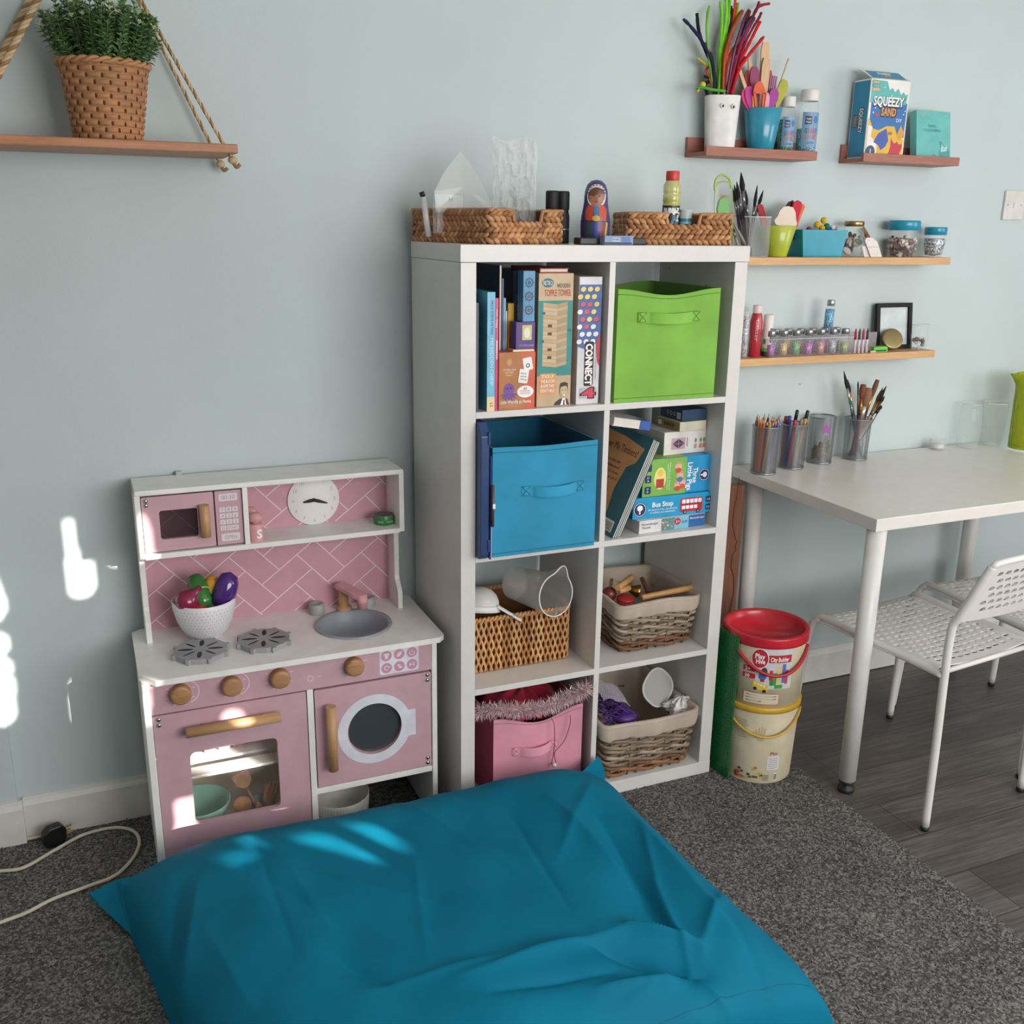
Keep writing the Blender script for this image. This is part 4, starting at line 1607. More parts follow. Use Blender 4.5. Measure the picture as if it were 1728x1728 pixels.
def bus(b, f, w, d, h):
    fr = f['front']
    NB = mat('#1d2f66', .5)
    b.ell(fr, w * .085, h * .45, .0195, .0195, NB, .0006, 28)
    b.ring(fr, w * .085, h * .45, .0165, .0178, WTXT, .0009)
    b.ell(fr, w * .085, h * .52, .0085, .008, WTXT, .001)
    b.rect(fr, w * .085 - .002, h * .45 - .012, w * .085 + .002, h * .45, WTXT, .001)
    b.text(fr, 'Bus Stop', w * .365, h * .64, .0135, WTXT, w=w * .26, bold=.02, off=.0008)
    b.text(fr, 'All aboard! A fun introduction', w * .365, h * .39, .0055, WTXT, w=w * .36, off=.0008)
    b.text(fr, 'to addition and subtraction', w * .365, h * .26, .0055, WTXT, w=w * .31, off=.0008)
    R_ = mat('#c02a35', .45)
    b.rect(fr, w * .585, h * .13, w * .865, h * .80, R_, .0008, .004)
    for j, (za, zb_) in enumerate(((.55, .74), (.27, .44))):
        for i in range(5 if j == 0 else 4):
            x_ = w * (.605 + i * .051)
            b.rect(fr, x_, h * za, x_ + w * .042, h * zb_, mat('#e9eef2', .4), .0012, .001)
    b.rect(fr, w * .585, h * .47, w * .865, h * .50, mat('#8e1f2a', .5), .0012)
    for x_ in (.645, .81):
        b.ell(fr, w * x_, h * .13, .0052, .0052, DARKTXT, .0016)
        b.ell(fr, w * x_, h * .13, .0022, .0022, mat('#b9b9bd', .4), .002)
    for z_ in (.66, .28):
        b.rect(fr, w * .905, h * (z_ - .14), w * .97, h * (z_ + .14), NB, .0008, .003)
    b.text(fr, '4-8', w * .937, h * .66, .006, WTXT, w=w * .04, off=.0012)
    b.text(fr, '2-4', w * .937, h * .28, .006, WTXT, w=w * .04, off=.0012)


rbox('game_box', 'bright blue game box printed with a red double-decker bus', (1067, 877.5), (1201.5, 863), .2, Z2 + .0345, .056, '#1f9bcb', bus)


def pigs(b, f, w, d, h):
    fr = f['front']
    b.rect(fr, .0005, .0005, w * .62, h - .0005, mat('#7db34b', .5), .0004)
    NB = mat('#1d2f66', .5)
    for k in range(3):
        b.rect(fr, w * .03, h * (.08 + .3 * k), w * .12, h * (.08 + .3 * k) + h * .2, NB, .0008, .003)
    b.text(fr, '2-4', w * .075, h * .48, .006, WTXT, w=w * .06, rot=-pi / 2, off=.0012)
    b.text(fr, '3-6', w * .075, h * .18, .006, WTXT, w=w * .06, rot=-pi / 2, off=.0012)
    b.ell(fr, w * .245, h * .47, w * .085, h * .3, mat('#e6d98c', .5), .0008)
    b.rect(fr, w * .19, h * .22, w * .30, h * .46, mat('#b33a34', .5), .0011)
    b.ell(fr, w * .245, h * .62, .008, .010, mat('#e8c33c', .5), .0011)
    b.text(fr, 'Build your house, before the', w * .385, h * .5, .0042, WTXT, w=h * .75, rot=-pi / 2, off=.0008)
    b.text(fr, 'big bad wolf blows it down', w * .355, h * .5, .0042, WTXT, w=h * .7, rot=-pi / 2, off=.0008)
    rr = random.Random(4)
    for (x_, z_) in ((.5, .75), (.53, .5), (.5, .25), (.57, .3)):
        b.ell(fr, w * x_, h * z_, .010, .010, mat('#e7b7a0', .5), .0009)
        b.ell(fr, w * x_, h * z_ - .010, .009, .007, mat(rr.choice(('#c7463e', '#3f75b5', '#d0553e')), .5), .0013)
        for e in (-.004, .004):
            b.ell(fr, w * x_ + e, h * z_ + .009, .0035, .004, mat('#d98f7c', .5), .0011, 8)
            b.ell(fr, w * x_ + e, h * z_ + .002, .001, .001, DARKTXT, .0016, 6)
    b.text(fr, 'Three', w * .755, h * .47, .0155, WTXT, w=h * .42, rot=-pi / 2, bold=.02, off=.0008)
    b.text(fr, 'Little Pigs', w * .675, h * .45, .0155, WTXT, w=h * .76, rot=-pi / 2, bold=.02, off=.0008)
    b.ell(fr, w * .885, h * .46, .017, .017, NB, .0006, 28)
    b.ring(fr, w * .885, h * .46, .0142, .0155, WTXT, .0009)
    b.ell(fr, w * .885 + .002, h * .46, .007, .0075, WTXT, .001)
    b.rect(fr, w * .885 - .011, h * .46 - .002, w * .885, h * .46 + .002, WTXT, .001)
    ft = f['top']
    b.rect(ft, w * .02, .002, w * .6, d - .002, mat('#a9bc58', .5), .0004)


rbox('game_box', 'green and blue game box with pigs and sideways white lettering', (1083, 840), (1199, 827), .15, Z2 + .091, .099, '#2496cc', pigs)


def kite(b, f, w, d, h):
    fr = f['front']
    P1, P2 = mat('#c9a0b4', .5), mat('#4a3f4c', .5)
    b.rect(fr, w * .17, h * .22, w * .49, h * .72, P1, .0004)
    cx, cy = w * .33, h * .47
    b.poly(fr, [(cx - .02, cy), (cx, cy + .013), (cx + .02, cy), (cx, cy - .013)], P2, .0008)
    b.rect(fr, cx - .0006, cy - .013, cx + .0006, cy + .013, P1, .0012)
    b.rect(fr, cx - .02, cy - .0005, cx + .02, cy + .0005, P1, .0012)
    b.rect(fr, w * .52, h * .3, w * .55, h * .7, mat('#a79aa0', .5), .0006)
    for x_, c in ((.7, '#cf8a86'), (.82, '#cf7f62'), (.9, '#cf7f62')):
        b.rect(fr, w * x_, h * .2, w * (x_ + .06), h * .38, mat(c, .5), .0006)
        b.ell(fr, w * (x_ + .03), h * .55, .004, .006, mat('#7f9a72', .5), .0006)
        b.rect(fr, w * (x_ + .027), h * .38, w * (x_ + .033), h * .6, mat('#6d8a62', .5), .0008)
    fl = f['left']
    b.rect(fl, .001, h * .05, d - .001, h * .62, mat('#a9c9bb', .5), .0005)
    for k in range(9):
        b.ell(fl, d * (k + .5) / 9, h * .62, d / 19, h * .1, mat('#a9c9bb', .5), .0007)


rbox('card_game_box', 'white box with a pink kite picture in the middle of the pile', (1119.5, 769), (1191.5, 761.5), .13, Z2 + .1905, .061, '#dedad4', kite)


def oliv(b, f, w, d, h):
    fl = f['left']
    b.rect(fl, .001, .001, d - .001, h - .001, mat('#9c9156', .5), .0004)
    for k in range(4):
        b.ell(fl, d * (.35 + .12 * k), h * .5, .005, .006, mat('#5f5a38', .5), .0008)
    b.rect(fl, d * .06, h * .25, d * .2, h * .75, WTXT, .0008)


p_ = pt(1147, 729, z=Z2 + .252); q_ = pt(1191.3, 725, z=Z2 + .252)
rbox('card_game_box', 'flat cream box with olive ends second from the top of the pile', (1147, 729), (1191.3, 724.5), .1, Z2 + .252, .025, '#d6d0b8', oliv)


def navb(b, f, w, d, h):
    fl = f['left']
    for k in range(3):
        b.ring(fl, d * (.35 + .15 * k), h * .5, .004, .005, WTXT, .0005)
    b.rect(fl, d * .76, h * .15, d * .93, h * .7, WTXT, .0006)
    for k in range(6):
        b.rect(fl, d * (.775 + .025 * k), h * .2, d * (.782 + .025 * k), h * .65, DARKTXT, .0009)


rbox('card_game_box', 'dark navy box on the very top of the game pile', (1151, 711.5), (1191.5, 708), .1, Z2 + .2775, .030, '#2b4763', navb)
# leaning picture books
pb, pt_ = pt(1031, 908, z=Z2), pt(1101, 740, y=.02)
lean = atan2(pt_.x - pb.x, pt_.z - pb.z)
hl = V((pt_.x - pb.x, 0, pt_.z - pb.z)).length


def timbers(c, T, w_, d_, h_):
    """the cover towards the left, d_ runs away from the viewer"""
    fr = faces_of(T, w_, d_, h_)['left']
    PARCH = mat('#dfa66e', .6)
    c.poly(fr, [(d_ * .02, h_ * .06), (d_ * .62, h_ * .015), (d_ * .70, h_ * .22), (d_ * .66, h_ * .42), (d_ * .72, h_ * .66), (d_ * .86, h_ * .73), (d_ * .92, h_ * .88), (d_ * .5, h_ * .93), (d_ * .02, h_ * .95)], PARCH, .0005)
    INK = mat('#3c2418', .6)
    c.text(fr, 'Shiver Me Timbers!', d_ * .45, h_ * .82, .020, INK, w=d_ * .78, rot=-.02, off=.0009)
    for k, (s_, ww) in enumerate((('This is the tale', .34), ('of a pirate poet,', .4), ('who lost his rhyme', .4), ('and had to go get it', .44))):
        c.text(fr, s_, d_ * .42, h_ * (.68 - k * .055), .008, INK, w=d_ * ww, off=.0009)
    for k, s_ in enumerate(('Join him on the quest', 'for the treasure', 'of lost beauty', 'rhymes')):
        c.text(fr, s_, d_ * .36, h_ * (.40 - k * .05), .008, INK, w=d_ * (.4 - .05 * k), off=.0009)
    c.rect(fr, d_ * .7, h_ * .04, d_ * .93, h_ * .15, WTXT, .0009)
    for k in range(9):
        c.rect(fr, d_ * (.715 + k * .022), h_ * .05, d_ * (.724 + k * .022), h_ * .13, DARKTXT, .0013)


for k, (col, lb) in enumerate((('#2d6d7a', 'teal picture book with a parchment scroll leaning against the games'), ('#21323a', 'dark slate picture book second in the leaning row'), ('#3a8f8d', 'sea green picture book third in the leaning row'), ('#30454f', 'grey blue picture book leaning nearest the game pile'))):
    T = TR((pb.x + k * .0072, .012 + .002 * k, Z2 + .0005), 0, 0, lean)
    hh, dd, ww = hl * (1 - .012 * k), .245, .006
    o = thing('picture_book', lb, 'book', (pb.x + k * .0072, .13, Z2), 0, 'leaning picture books')
    c = MB()
    mt = mat(col, .35)
    c.box((0, 0, 0), (.001, dd, hh), mt, 0, T).box((ww - .001, 0, 0), (ww, dd, hh), mt, 0, T).box((0, dd - .001, 0), (ww, dd, hh), mt, 0, T)
    if k == 0:
        timbers(c, T, ww, dd, hh)
    part(c, 'cover', o)
    part(MB().box((.001, .002, .002), (ww - .001, dd - .001, hh - .002), PAGES, 0, T), 'pages', o)
T = TR((.43, .06, Z2 + .285), 0, 0, radians(100))
o = thing('hardback_book', 'white book with a blue corner lying across the leaning books', 'book', (.44, .15, Z2 + .28))
c = MB().box((-.02, 0, 0), (-.018, .2, .11), mat('#d8d8da', .4), 0, T).box((0, 0, 0), (.002, .2, .11), mat('#d8d8da', .4), 0, T).box((-.02, 0, .108), (.002, .2, .11), mat('#d8d8da', .4), 0, T)
c.box((-.0205, -.0006, .08), (.0025, .03, .1105), mat('#3a5fb0', .4), 0, T)
part(c, 'cover', o)
part(MB().box((-.018, .001, .003), (0, .199, .108), PAGES, 0, T), 'pages', o)


# ---------------------------------------------------- baskets
def rpath(x0, y0, x1, y1, r, n):
    """points evenly round a rounded rectangle"""
    base = rrect(x0, y0, x1, y1, r, 8)
    L = [0]
    for i in range(len(base)):
        a, b = base[i], base[(i + 1) % len(base)]
        L.append(L[-1] + sqrt((a[0] - b[0]) ** 2 + (a[1] - b[1]) ** 2))
    o = []
    for k in range(n):
        s_ = L[-1] * k / n
        i = max(j for j in range(len(base)) if L[j] <= s_)
        t = (s_ - L[i]) / max(L[i + 1] - L[i], 1e-9)
        a, b = base[i], base[(i + 1) % len(base)]
        p = (a[0] + (b[0] - a[0]) * t, a[1] + (b[1] - a[1]) * t)
        dx, dy = b[0] - a[0], b[1] - a[1]
        l = sqrt(dx * dx + dy * dy) or 1
        o.append((p[0], p[1], dy / l, -dx / l))      # with the outward normal
    return o, L[-1]


def expand(x0, y0, x1, y1, f):
    return x0 - f, y0 - f, x1 + f, y1 + f


def willow_basket(label, x0, x1, y0, y1, z0, h, flare, rows, seed, group):
    """grey willow basket with a cloth liner folded over its rim"""
    o = thing('willow_basket', label, 'basket', ((x0 + x1) / 2, (y0 + y1) / 2, z0), 0, group)
    rr = random.Random(seed)
    ms = [mat(c, .75, vary=.12) for c in ('#9c8975', '#857461', '#ab9a88', '#75634f', '#94806b')]
    mb = [mat(c, .75, vary=.12) for c in ('#8c6244', '#9c7050', '#7a543c')]
    b = MB()
    hh = h * .80
    for j in range(rows):
        f = flare * (j + .5) / rows * .8
        z = z0 + .006 + (hh - .008) * (j + .5) / rows
        N = 150
        P, L = rpath(*expand(x0, y0, x1, y1, f), .018, N)
        ns = max(8, int(round(L / .05)))
        ph = pi * (j % 2)
        pts, rad = [], []
        for k, (x, y, nx, ny) in enumerate(P):
            a = 2 * pi * ns * k / N / 2 + ph
            of = .0052 * sin(a)
            pts.append((x + nx * of, y + ny * of, z + .0042 * sin(a * 1.0 + .9) + rr.uniform(-.0006, .0006)))
            rad.append(.0041 * (hh / rows / .0095) * (1 + .12 * sin(a * 2)))
        b.tube(pts, rad, rr.choice(mb if j < rows * .22 else ms), 7, closed=True)
    # upright stakes and floor
    P, L = rpath(x0 + .002, y0 + .002, x1 - .002, y1 - .002, .018, int(L / .031))
    for x, y, nx, ny in P:
        b.tube([(x, y, z0 + .002), (x + nx * flare * .8, y + ny * flare * .78, z0 + hh)], .003, ms[3], 6)
    b.box((x0 + .008, y0 + .008, z0 + .002), (x1 - .008, y1 - .008, z0 + .008), ms[3])
    part(b, 'woven_body', o)
    # liner
    lm = fabric('#b7a798', 700, .35)
    l = MB()
    ex = expand(x0, y0, x1, y1, flare)
    N = 160
    Pt, _ = rpath(*ex, .020, N)
    Pi, _ = rpath(*expand(x0, y0, x1, y1, -.012), .03, N)
    wv = [rr.uniform(0, 6) for _ in range(4)]

    def lf(u, v):
        k = int(round(u * N)) % N
        x, y, nx, ny = Pt[k]
        wr = .0022 * sin(u * 2 * pi * 9 + wv[0]) + .0018 * sin(u * 2 * pi * 23 + wv[1])
        sag = .003 * sin(u * 2 * pi * 4 + wv[2])
        if v < .45:          # outer flap, from its hem up
            t = v / .45
            of = .009 + .002 * sin(pi * t) + wr * (1 - t * .6)
            return (x + nx * (of - flare * .18 * (1 - t)), y + ny * (of - flare * .18 * (1 - t)), z0 + h - (h * .25) * (1 - t) + sag + .002 * sin(u * 2 * pi * 3) * (1 - t))
        if v < .55:
            t = (v - .45) / .1
            of = .011 - .016 * t
            return (x + nx * of, y + ny * of, z0 + h + sag + .004 * sin(pi * t))
        t = (v - .55) / .45
        xi, yi = Pi[k][0], Pi[k][1]
        return ((x - nx * .005) * (1 - t) + xi * t, (y - ny * .005) * (1 - t) + yi * t, z0 + h * (1 - t) + .012 * t + sag * (1 - t))
    l.grid(lf, N, 20, lm, True, wrapu=True)
    l.box((x0 + .013, y0 + .013, z0 + .010), (x1 - .013, y1 - .013, z0 + .013), lm)
    part(l, 'cloth_liner', o)
    return o


Z3, Z4 = SH[3], SH[4]
GW = 'grey willow baskets with cloth liners'
a, c = pt(1047, 1106, z=Z3), pt(1166, 1085, z=Z3)
B2 = (a.x + .004, c.x - .004, a.y + .008, .30)
WB2 = willow_basket('grey willow basket with cloth liner holding wooden instruments', B2[0], B2[1], B2[2], B2[3], Z3, pt(1110, 1010, y=B2[2]).z - Z3, .016, 11, 3, GW)
a, c = pt(1027, 1326, z=Z4), pt(1164, 1293, z=Z4)
B3 = (a.x + .006, c.x - .001, max(a.y, .012) + .006, .30)
WB3 = willow_basket('grey willow basket with cloth liner holding purple packing and tissue', B3[0], B3[1], B3[2], B3[3], Z4, pt(1110, 1205, y=B3[2]).z - Z4, .019, 12, 8, GW)

# tan basket of upright strands, third row left
a, c = pt(802, 1143, z=Z3), pt(961, 1107, z=Z3)
NBX = (.0405, c.x - .003, a.y * .5 + c.y * .5, .30)
hB = pt(900, 1032, y=NBX[2]).z - Z3
o = thing('wicker_basket', 'tan wicker basket of upright strands holding white kitchen tools', 'basket', ((NBX[0] + NBX[1]) / 2, .16, Z3))
b = MB()
sm = [mat(c_, .6, vary=.12) for c_ in ('#c9955f', '#b9824d', '#d8a872', '#a8733f')]
rr = random.Random(2)
P, L = rpath(NBX[0] + .004, NBX[2] + .004, NBX[1] - .004, NBX[3], .018, 140)
for k, (x, y, nx, ny) in enumerate(P):
    tx, ty = -ny, nx
    pts, rad = [], []
    for j in range(29):
        t = j / 28
        s_ = sin(t * pi * 7 + (pi if k % 2 else 0))
        pts.append((x + nx * .0022 * s_ + tx * .0019 * s_, y + ny * .0022 * s_ + ty * .0019 * s_, Z3 + .003 + (hB - .012) * t))
        rad.append(.0032 * (1 + .15 * cos(t * pi * 14)))
    b.tube(pts, rad, sm[rr.randrange(4)], 6)
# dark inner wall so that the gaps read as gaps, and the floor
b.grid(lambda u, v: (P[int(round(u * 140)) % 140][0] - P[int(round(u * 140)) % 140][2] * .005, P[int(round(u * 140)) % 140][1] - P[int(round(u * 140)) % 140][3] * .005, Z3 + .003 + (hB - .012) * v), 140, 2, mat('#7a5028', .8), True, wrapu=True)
b.box((NBX[0] + .008, NBX[2] + .008, Z3 + .001), (NBX[1] - .008, NBX[3] - .006, Z3 + .005), sm[1])
part(b, 'woven_body', o)
b = MB()
for q in (0, pi):
    pts = []
    for k in range(280):
        x, y, nx, ny = P[(k // 2) % 140]
        a_ = k * pi / 3.2 + q
        pts.append((x + nx * .0035 * cos(a_), y + ny * .0035 * cos(a_), Z3 + hB - .005 + .0035 * sin(a_)))
    b.tube(pts, .0042, sm[0], 6, closed=True)
part(b, 'braided_rim', o)

# white kitchen tools in the tan basket
WPL = mat('#dedcda', .35, vary=.02)
SL = film('#e9e8e6', .45, .2)
c0 = V((.095, .12, Z3 + hB + .012))
o = thing('strainer', 'white plastic strainer with its handle over the tan basket rim', 'strainer', c0)
b = MB()
b.lathe([(.052, -.004), (.055, -.003), (.055, .012), (.052, .013), (.0505, .0)], WPL, 40, M.Translation(c0) @ M.Rotation(radians(-14), 4, 'X') @ M.Rotation(radians(8), 4, 'Y'))
part(b, 'rim', o)
part(MB().lathe([(.052, .012), (.05, .025), (.043, .04), (.03, .052), (.012, .058), (.0005, .059)], mat('#c9c7c4', .5), 40, M.Translation(c0) @ M.Rotation(radians(-14), 4, 'X') @ M.Rotation(radians(8), 4, 'Y')), 'mesh_dome', o)
ha, hb_ = pt(838, 1022, y=.085), pt(872, 1042, y=NBX[2] - .006)
d = (hb_ - ha).normalized()
sx = d.cross(V((0, 0, 1))).normalized()
fr = F(ha, sx, d)
b = MB()
b.prism([(-.010, 0), (.010, 0), (.007, .03), (.006, .05), (-.006, .05), (-.007, .03)], -.003, .003, WPL, fr, bev=.001)
l_ = (hb_ - ha).length
b.prism([(-.006, .048), (.006, .048), (.011, l_ - .012), (.009, l_ + .012), (-.009, l_ + .012), (-.011, l_ - .012)], -.003, .003, WPL, fr, bev=.001)
b.rect(fr, -.003, l_ - .012, .003, l_ + .006, mat('#9a8d84', .6), .0034, .002)
part(b, 'handle', o)
# measuring jug lying on its side
jT = aim(pt(869, 984, y=.215), pt(917, 998, y=.10))
o = thing('measuring_jug', 'clear plastic measuring jug lying on its side in the tan basket', 'jug', (.2, .17, Z3 + hB - .05))
JP = film('#dcd9d6', .46, .12)


def jugf(u, v):
    a = 2 * pi * u
    r_ = .044 + .012 * v
    sp2 = max(0, cos(a - 1.15)) ** 24 * max(0, v - .7) / .3 * .022
    return ((r_ + sp2) * cos(a), (r_ + sp2) * sin(a), .17 * v)


b = MB().grid(jugf, 56, 12, JP, True, wrapu=True, T=jT)
b.lathe([(.0005, 0), (.044, 0)], JP, 56, jT)
part(b, 'body', o)
part(MB().tube([jT @ V(jugf(k / 64, 1)) for k in range(64)], .0019, mat('#e8e6e3', .3), 6, closed=True), 'rim', o)
# whisk at the left
o = thing('whisk', 'small wire whisk at the left end of the tan basket', 'whisk', (.055, .05, Z3 + .1))
b = MB()
for k in range(5):
    a_ = k * pi / 5
    pts = []
    for j in range(17):
        t = j / 16 * pi
        r_ = .016 * sin(t) ** .8
        z = .06 * (1 - cos(t)) / 2
        side = 1
        pts.append((.058 + r_ * cos(a_), NBX[2] + .03 + r_ * sin(a_), Z3 + hB - .03 + z))
    pts2 = [(2 * .058 - x, 2 * (NBX[2] + .03) - y, z) for x, y, z in pts]
    b.tube(pts, .0007, STEEL, 5).tube(pts2, .0007, STEEL, 5)
part(b, 'wires', o)
part(MB().tube([(.058, NBX[2] + .03, Z3 + .015), (.058, NBX[2] + .03, Z3 + hB - .028)], .005, STEEL, 10), 'handle', o)

# wooden instruments in the upper willow basket
zr = pt(1110, 1010, y=B2[2]).z
MAP = wood('#b07a48', '#d6a873', 'x', 2)


def stick(label, a, b, r, mt, nm='rhythm_stick'):
    return solo(MB().tube([a, a + (b - a) * .02, b - (b - a) * .02, b], [r * .85, r, r, r * .85], mt, 16), nm, label, 'rhythm stick', 'wooden sticks in the grey willow basket')


ya = B2[2] + .03
stick('long pale wooden stick lying along the front rim of the instrument basket', pt(1082, 1009, y=ya), pt(1173, 990, y=ya + .005), .0085, MAP)
stick('short pale wooden stick pointing up to the back of the instrument basket', pt(1042, 992, y=ya + .02), pt(1066, 974, y=ya + .09), .009, MAP)
stick('dark brown wooden stick standing at the back of the instrument basket', pt(1094, 1000, y=ya + .09), pt(1083, 976, y=ya + .15), .007, mat('#7a4a32', .5))
stick('stubby pale stick crossing beside the brass bell', pt(1044, 998, y=ya + .02), pt(1062, 992, y=ya + .03), .008, MAP)
bc = pt(1078, 998, y=ya + .04)
o = thing('hand_bell', 'small brass bell tipped over in the instrument basket', 'bell', bc)
Tb = aim(bc, bc + V((-.04, .02, .012)))
part(MB().lathe([(.019, 0), (.0195, .001), (.016, .01), (.0115, .022), (.007, .03), (.0005, .032), (.0005, .030), (.006, .028), (.0105, .021), (.015, .01), (.0185, .001)], mat('#b8923e', .22, 1.), 28, Tb), 'body', o)
part(MB().tube([Tb @ V((0, 0, .03)), Tb @ V((0, 0, .06))], .006, MAP, 12), 'handle', o)
o = thing('castanet', 'red castanet lying under the sticks', 'castanet', pt(1055, 1008, y=ya))
CRD = mat('#a02a2c', .3)
for s_ in (0, .008):
    part(MB().lathe([(.0005, 0), (.022, 0), (.024, .003), (.02, .007), (.0005, .008)], CRD, 28, M.Translation(pt(1055, 1011, y=ya + .012) + V((0, 0, s_ - .008))) @ M.Rotation(.2, 4, 'X')), 'shell', o)
o = thing('maraca', 'dark red maraca head at the left of the instrument basket', 'maraca', pt(1030, 1000, y=ya + .04))
part(MB().ico(pt(1028, 1002, y=ya + .05), .02, mat('#6e2a28', .35), 3), 'head', o)
part(MB().tube([pt(1028, 1002, y=ya + .05), pt(1032, 978, y=ya + .1)], .005, MAP, 10), 'handle', o)
solo(MB().ico(pt(1116, 1001, y=ya + .07), .016, CRD, 2, squash=(1.4, 1, .7)), 'wooden_egg', 'red wooden egg behind the long pale stick', 'egg shaker')

# purple fibre, bubble wrap, lid and tissue in the lower willow basket
zr3 = pt(1110, 1205, y=B3[2]).z
rr = random.Random(12)
b = MB()
PUR = [mat(c_, .45) for c_ in ('#4f2a78', '#3d1f63', '#68409a')]
pa, pb2 = pt(1012, 1190, y=B3[2] + .05), pt(1080, 1200, y=B3[2] + .05)
for k in range(260):
    t = rr.random()
    q = V((B3[0] + .016 + t * .085, B3[2] + rr.uniform(.02, .16), zr3 - .012 + .03 * sin(pi * min(1, t * 1.1)) + rr.uniform(-.015, .012)))
    a_ = rr.uniform(-.5, .6)
    l_ = rr.uniform(.025, .05)
    dv = V((cos(a_), rr.uniform(-.4, .4), -.35 + rr.uniform(-.3, .3)))
    pts = [q + dv * l_ * (j / 4 - .5) + V((0, 0, -.01 * (j / 4 - .5) ** 2 * 4)) for j in range(5)]
    pts = [V((max(B3[0] + .008, min(B3[1] - .01, p.x)), max(B3[2] + .008, p.y), p.z)) for p in pts]
    b.tube(pts, .0011, PUR[k % 3], 4)
b.ico((B3[0] + .075, B3[2] + .04, zr3 - .012), .03, PUR[0], 3, squash=(1.2, 1, .62))
solo(b, 'shredded_paper', 'purple shredded packing in the lower willow basket', 'packing', kind='stuff')
b = MB()
bwm = film('#cfcad6', .45, .12)
fr0 = V((B3[0] + .012, B3[2] + .06, zr3 + .012))


def bw(i, j, h=0):
    x = B3[0] + .012 + i * .0052
    return V((x, B3[2] + .05 + j * .006, zr3 + .045 - .9 * max(0, i - 6) * .0035 + .004 * sin(i * .6 + j * .4) + j * .0015 + h))


for i in range(17):
    for j in range(14):
        b.add([bw(i, j), bw(i + 1, j), bw(i + 1, j + 1), bw(i, j + 1)], [(0, 1, 2, 3)], bwm, True)
        p = bw(i + .5 * (j % 2), j)
        b.lathe([(.0022, 0), (.0018, .0014), (.0008, .002), (.0001, .0021)], bwm, 7, M.Translation(p))
solo(b, 'bubble_wrap', 'sheet of clear bubble wrap over the purple packing', 'bubble wrap')
lc = pt(1110, 1160, y=B3[2] + .10)
X_, Y_ = V((1, .15, 0)).normalized(), V((0, .35, 1)).normalized()
fr = F(lc, X_, Y_)
o = thing('tub_lid', 'rounded clear plastic tub lid standing on end in the lower basket', 'lid', lc - V((0, 0, .05)))
pol = []
for k in range(40):
    a_ = 2 * pi * k / 40
    r_ = .050 / (abs(cos(a_)) ** 2.6 + abs(sin(a_)) ** 2.6) ** (1 / 2.6)
    pol.append((r_ * cos(a_), r_ * sin(a_)))
ca, sa = cos(.72), sin(.72)
pol = [(x * ca - y * sa, x * sa + y * ca) for x, y in pol]
part(MB().prism(pol, -.001, .001, film('#d3d2cf', .5, .25), fr), 'panel', o)
part(MB().tube([fr.at(x, y, 0) for x, y in pol], .0032, mat('#d6d5d1', .4), 8, closed=True), 'rim', o)
b = MB()
rr = random.Random(21)
tc = pt(1150, 1190, y=B3[2] + .05)


def tis(u, v):
    a_ = 2 * pi * u
    t = v * pi
    r_ = .036 * (1 + .28 * sin(5 * a_ + 3 * v) * sin(t) + .16 * sin(11 * a_ - 7 * v) + .1 * sin(17 * t))
    return (tc.x + r_ * sin(t) * cos(a_) * 1.15, tc.y + r_ * sin(t) * sin(a_), tc.z + .026 * cos(t) * (1 + .2 * sin(9 * a_)) - .004)


b.grid(tis, 64, 32, mat('#eeeae6', .8), True, wrapu=True)
solo(b, 'tissue_paper', 'crumpled white tissue paper at the right of the lower basket', 'tissue')

# feather boa along the top of the pink bin
rr = random.Random(31)
pth = spline([pt(806, 1200, y=.05), pt(842, 1196, y=.025), pt(885, 1197, y=.012), pt(925, 1190, y=.008), pt(960, 1176, y=.008), pt(990, 1160, y=.002)], 12)
b = MB()
FE = [mat(c_, .8, vary=.05) for c_ in ('#e4c9c9', '#d9b7bb', '#d0a8b0', '#ead6d4')]
b.tube(pth, .006, FE[1], 8)
for k in range(3800):
    i = rr.randrange(len(pth) - 1)
    p = pth[i].lerp(pth[i + 1], rr.random())
    dv = V((rr.gauss(0, 1), rr.gauss(-.25, 1), rr.gauss(0, 1))).normalized()
    l_ = rr.uniform(.014, .034)
    if p.y + dv.y * l_ > .3:
        continue
    t = p + dv * l_ + V((0, 0, -.003))
    s_ = dv.cross(V((rr.uniform(-1, 1), rr.uniform(-1, 1), rr.uniform(-1, 1)))).normalized() * .0009
    m_ = p.lerp(t, .55)
    b.add([p - s_ * .6, p + s_ * .6, m_ + s_, t, m_ - s_], [(0, 1, 2, 3, 4)], FE[k % 4])
TIN = mat('#f3eef0', .15, .8)
for k in range(26):
    i = rr.randrange(len(pth) - 1)
    p = pth[i]
    dv = V((rr.gauss(0, 1), rr.gauss(-.5, .6), rr.gauss(-.1, 1))).normalized()
    b.tube([p, p + dv * rr.uniform(.025, .038)], .0005, TIN, 4)
solo(b, 'feather_boa', 'pale pink feather boa draped along the pink bin', 'feather boa')
# red cloth heaped in the pink bin behind the boa
rc = (.235, .16, SH[4] + .225)
b = MB()
b.grid(lambda u, v: (rc[0] + (.10 + .012 * sin(7 * 2 * pi * u)) * sin(v * pi / 2) * cos(2 * pi * u), rc[1] + .10 * sin(v * pi / 2) * sin(2 * pi * u), rc[2] + .055 * cos(v * pi / 2) ** .7 + .006 * sin(9 * u * 2 * pi + 4 * v) - .02), 48, 14, fabric('#b01238', 700, .2), True, wrapu=True)
solo(b, 'folded_cloth', 'crimson cloth heaped inside the pink bin behind the feathers', 'cloth')
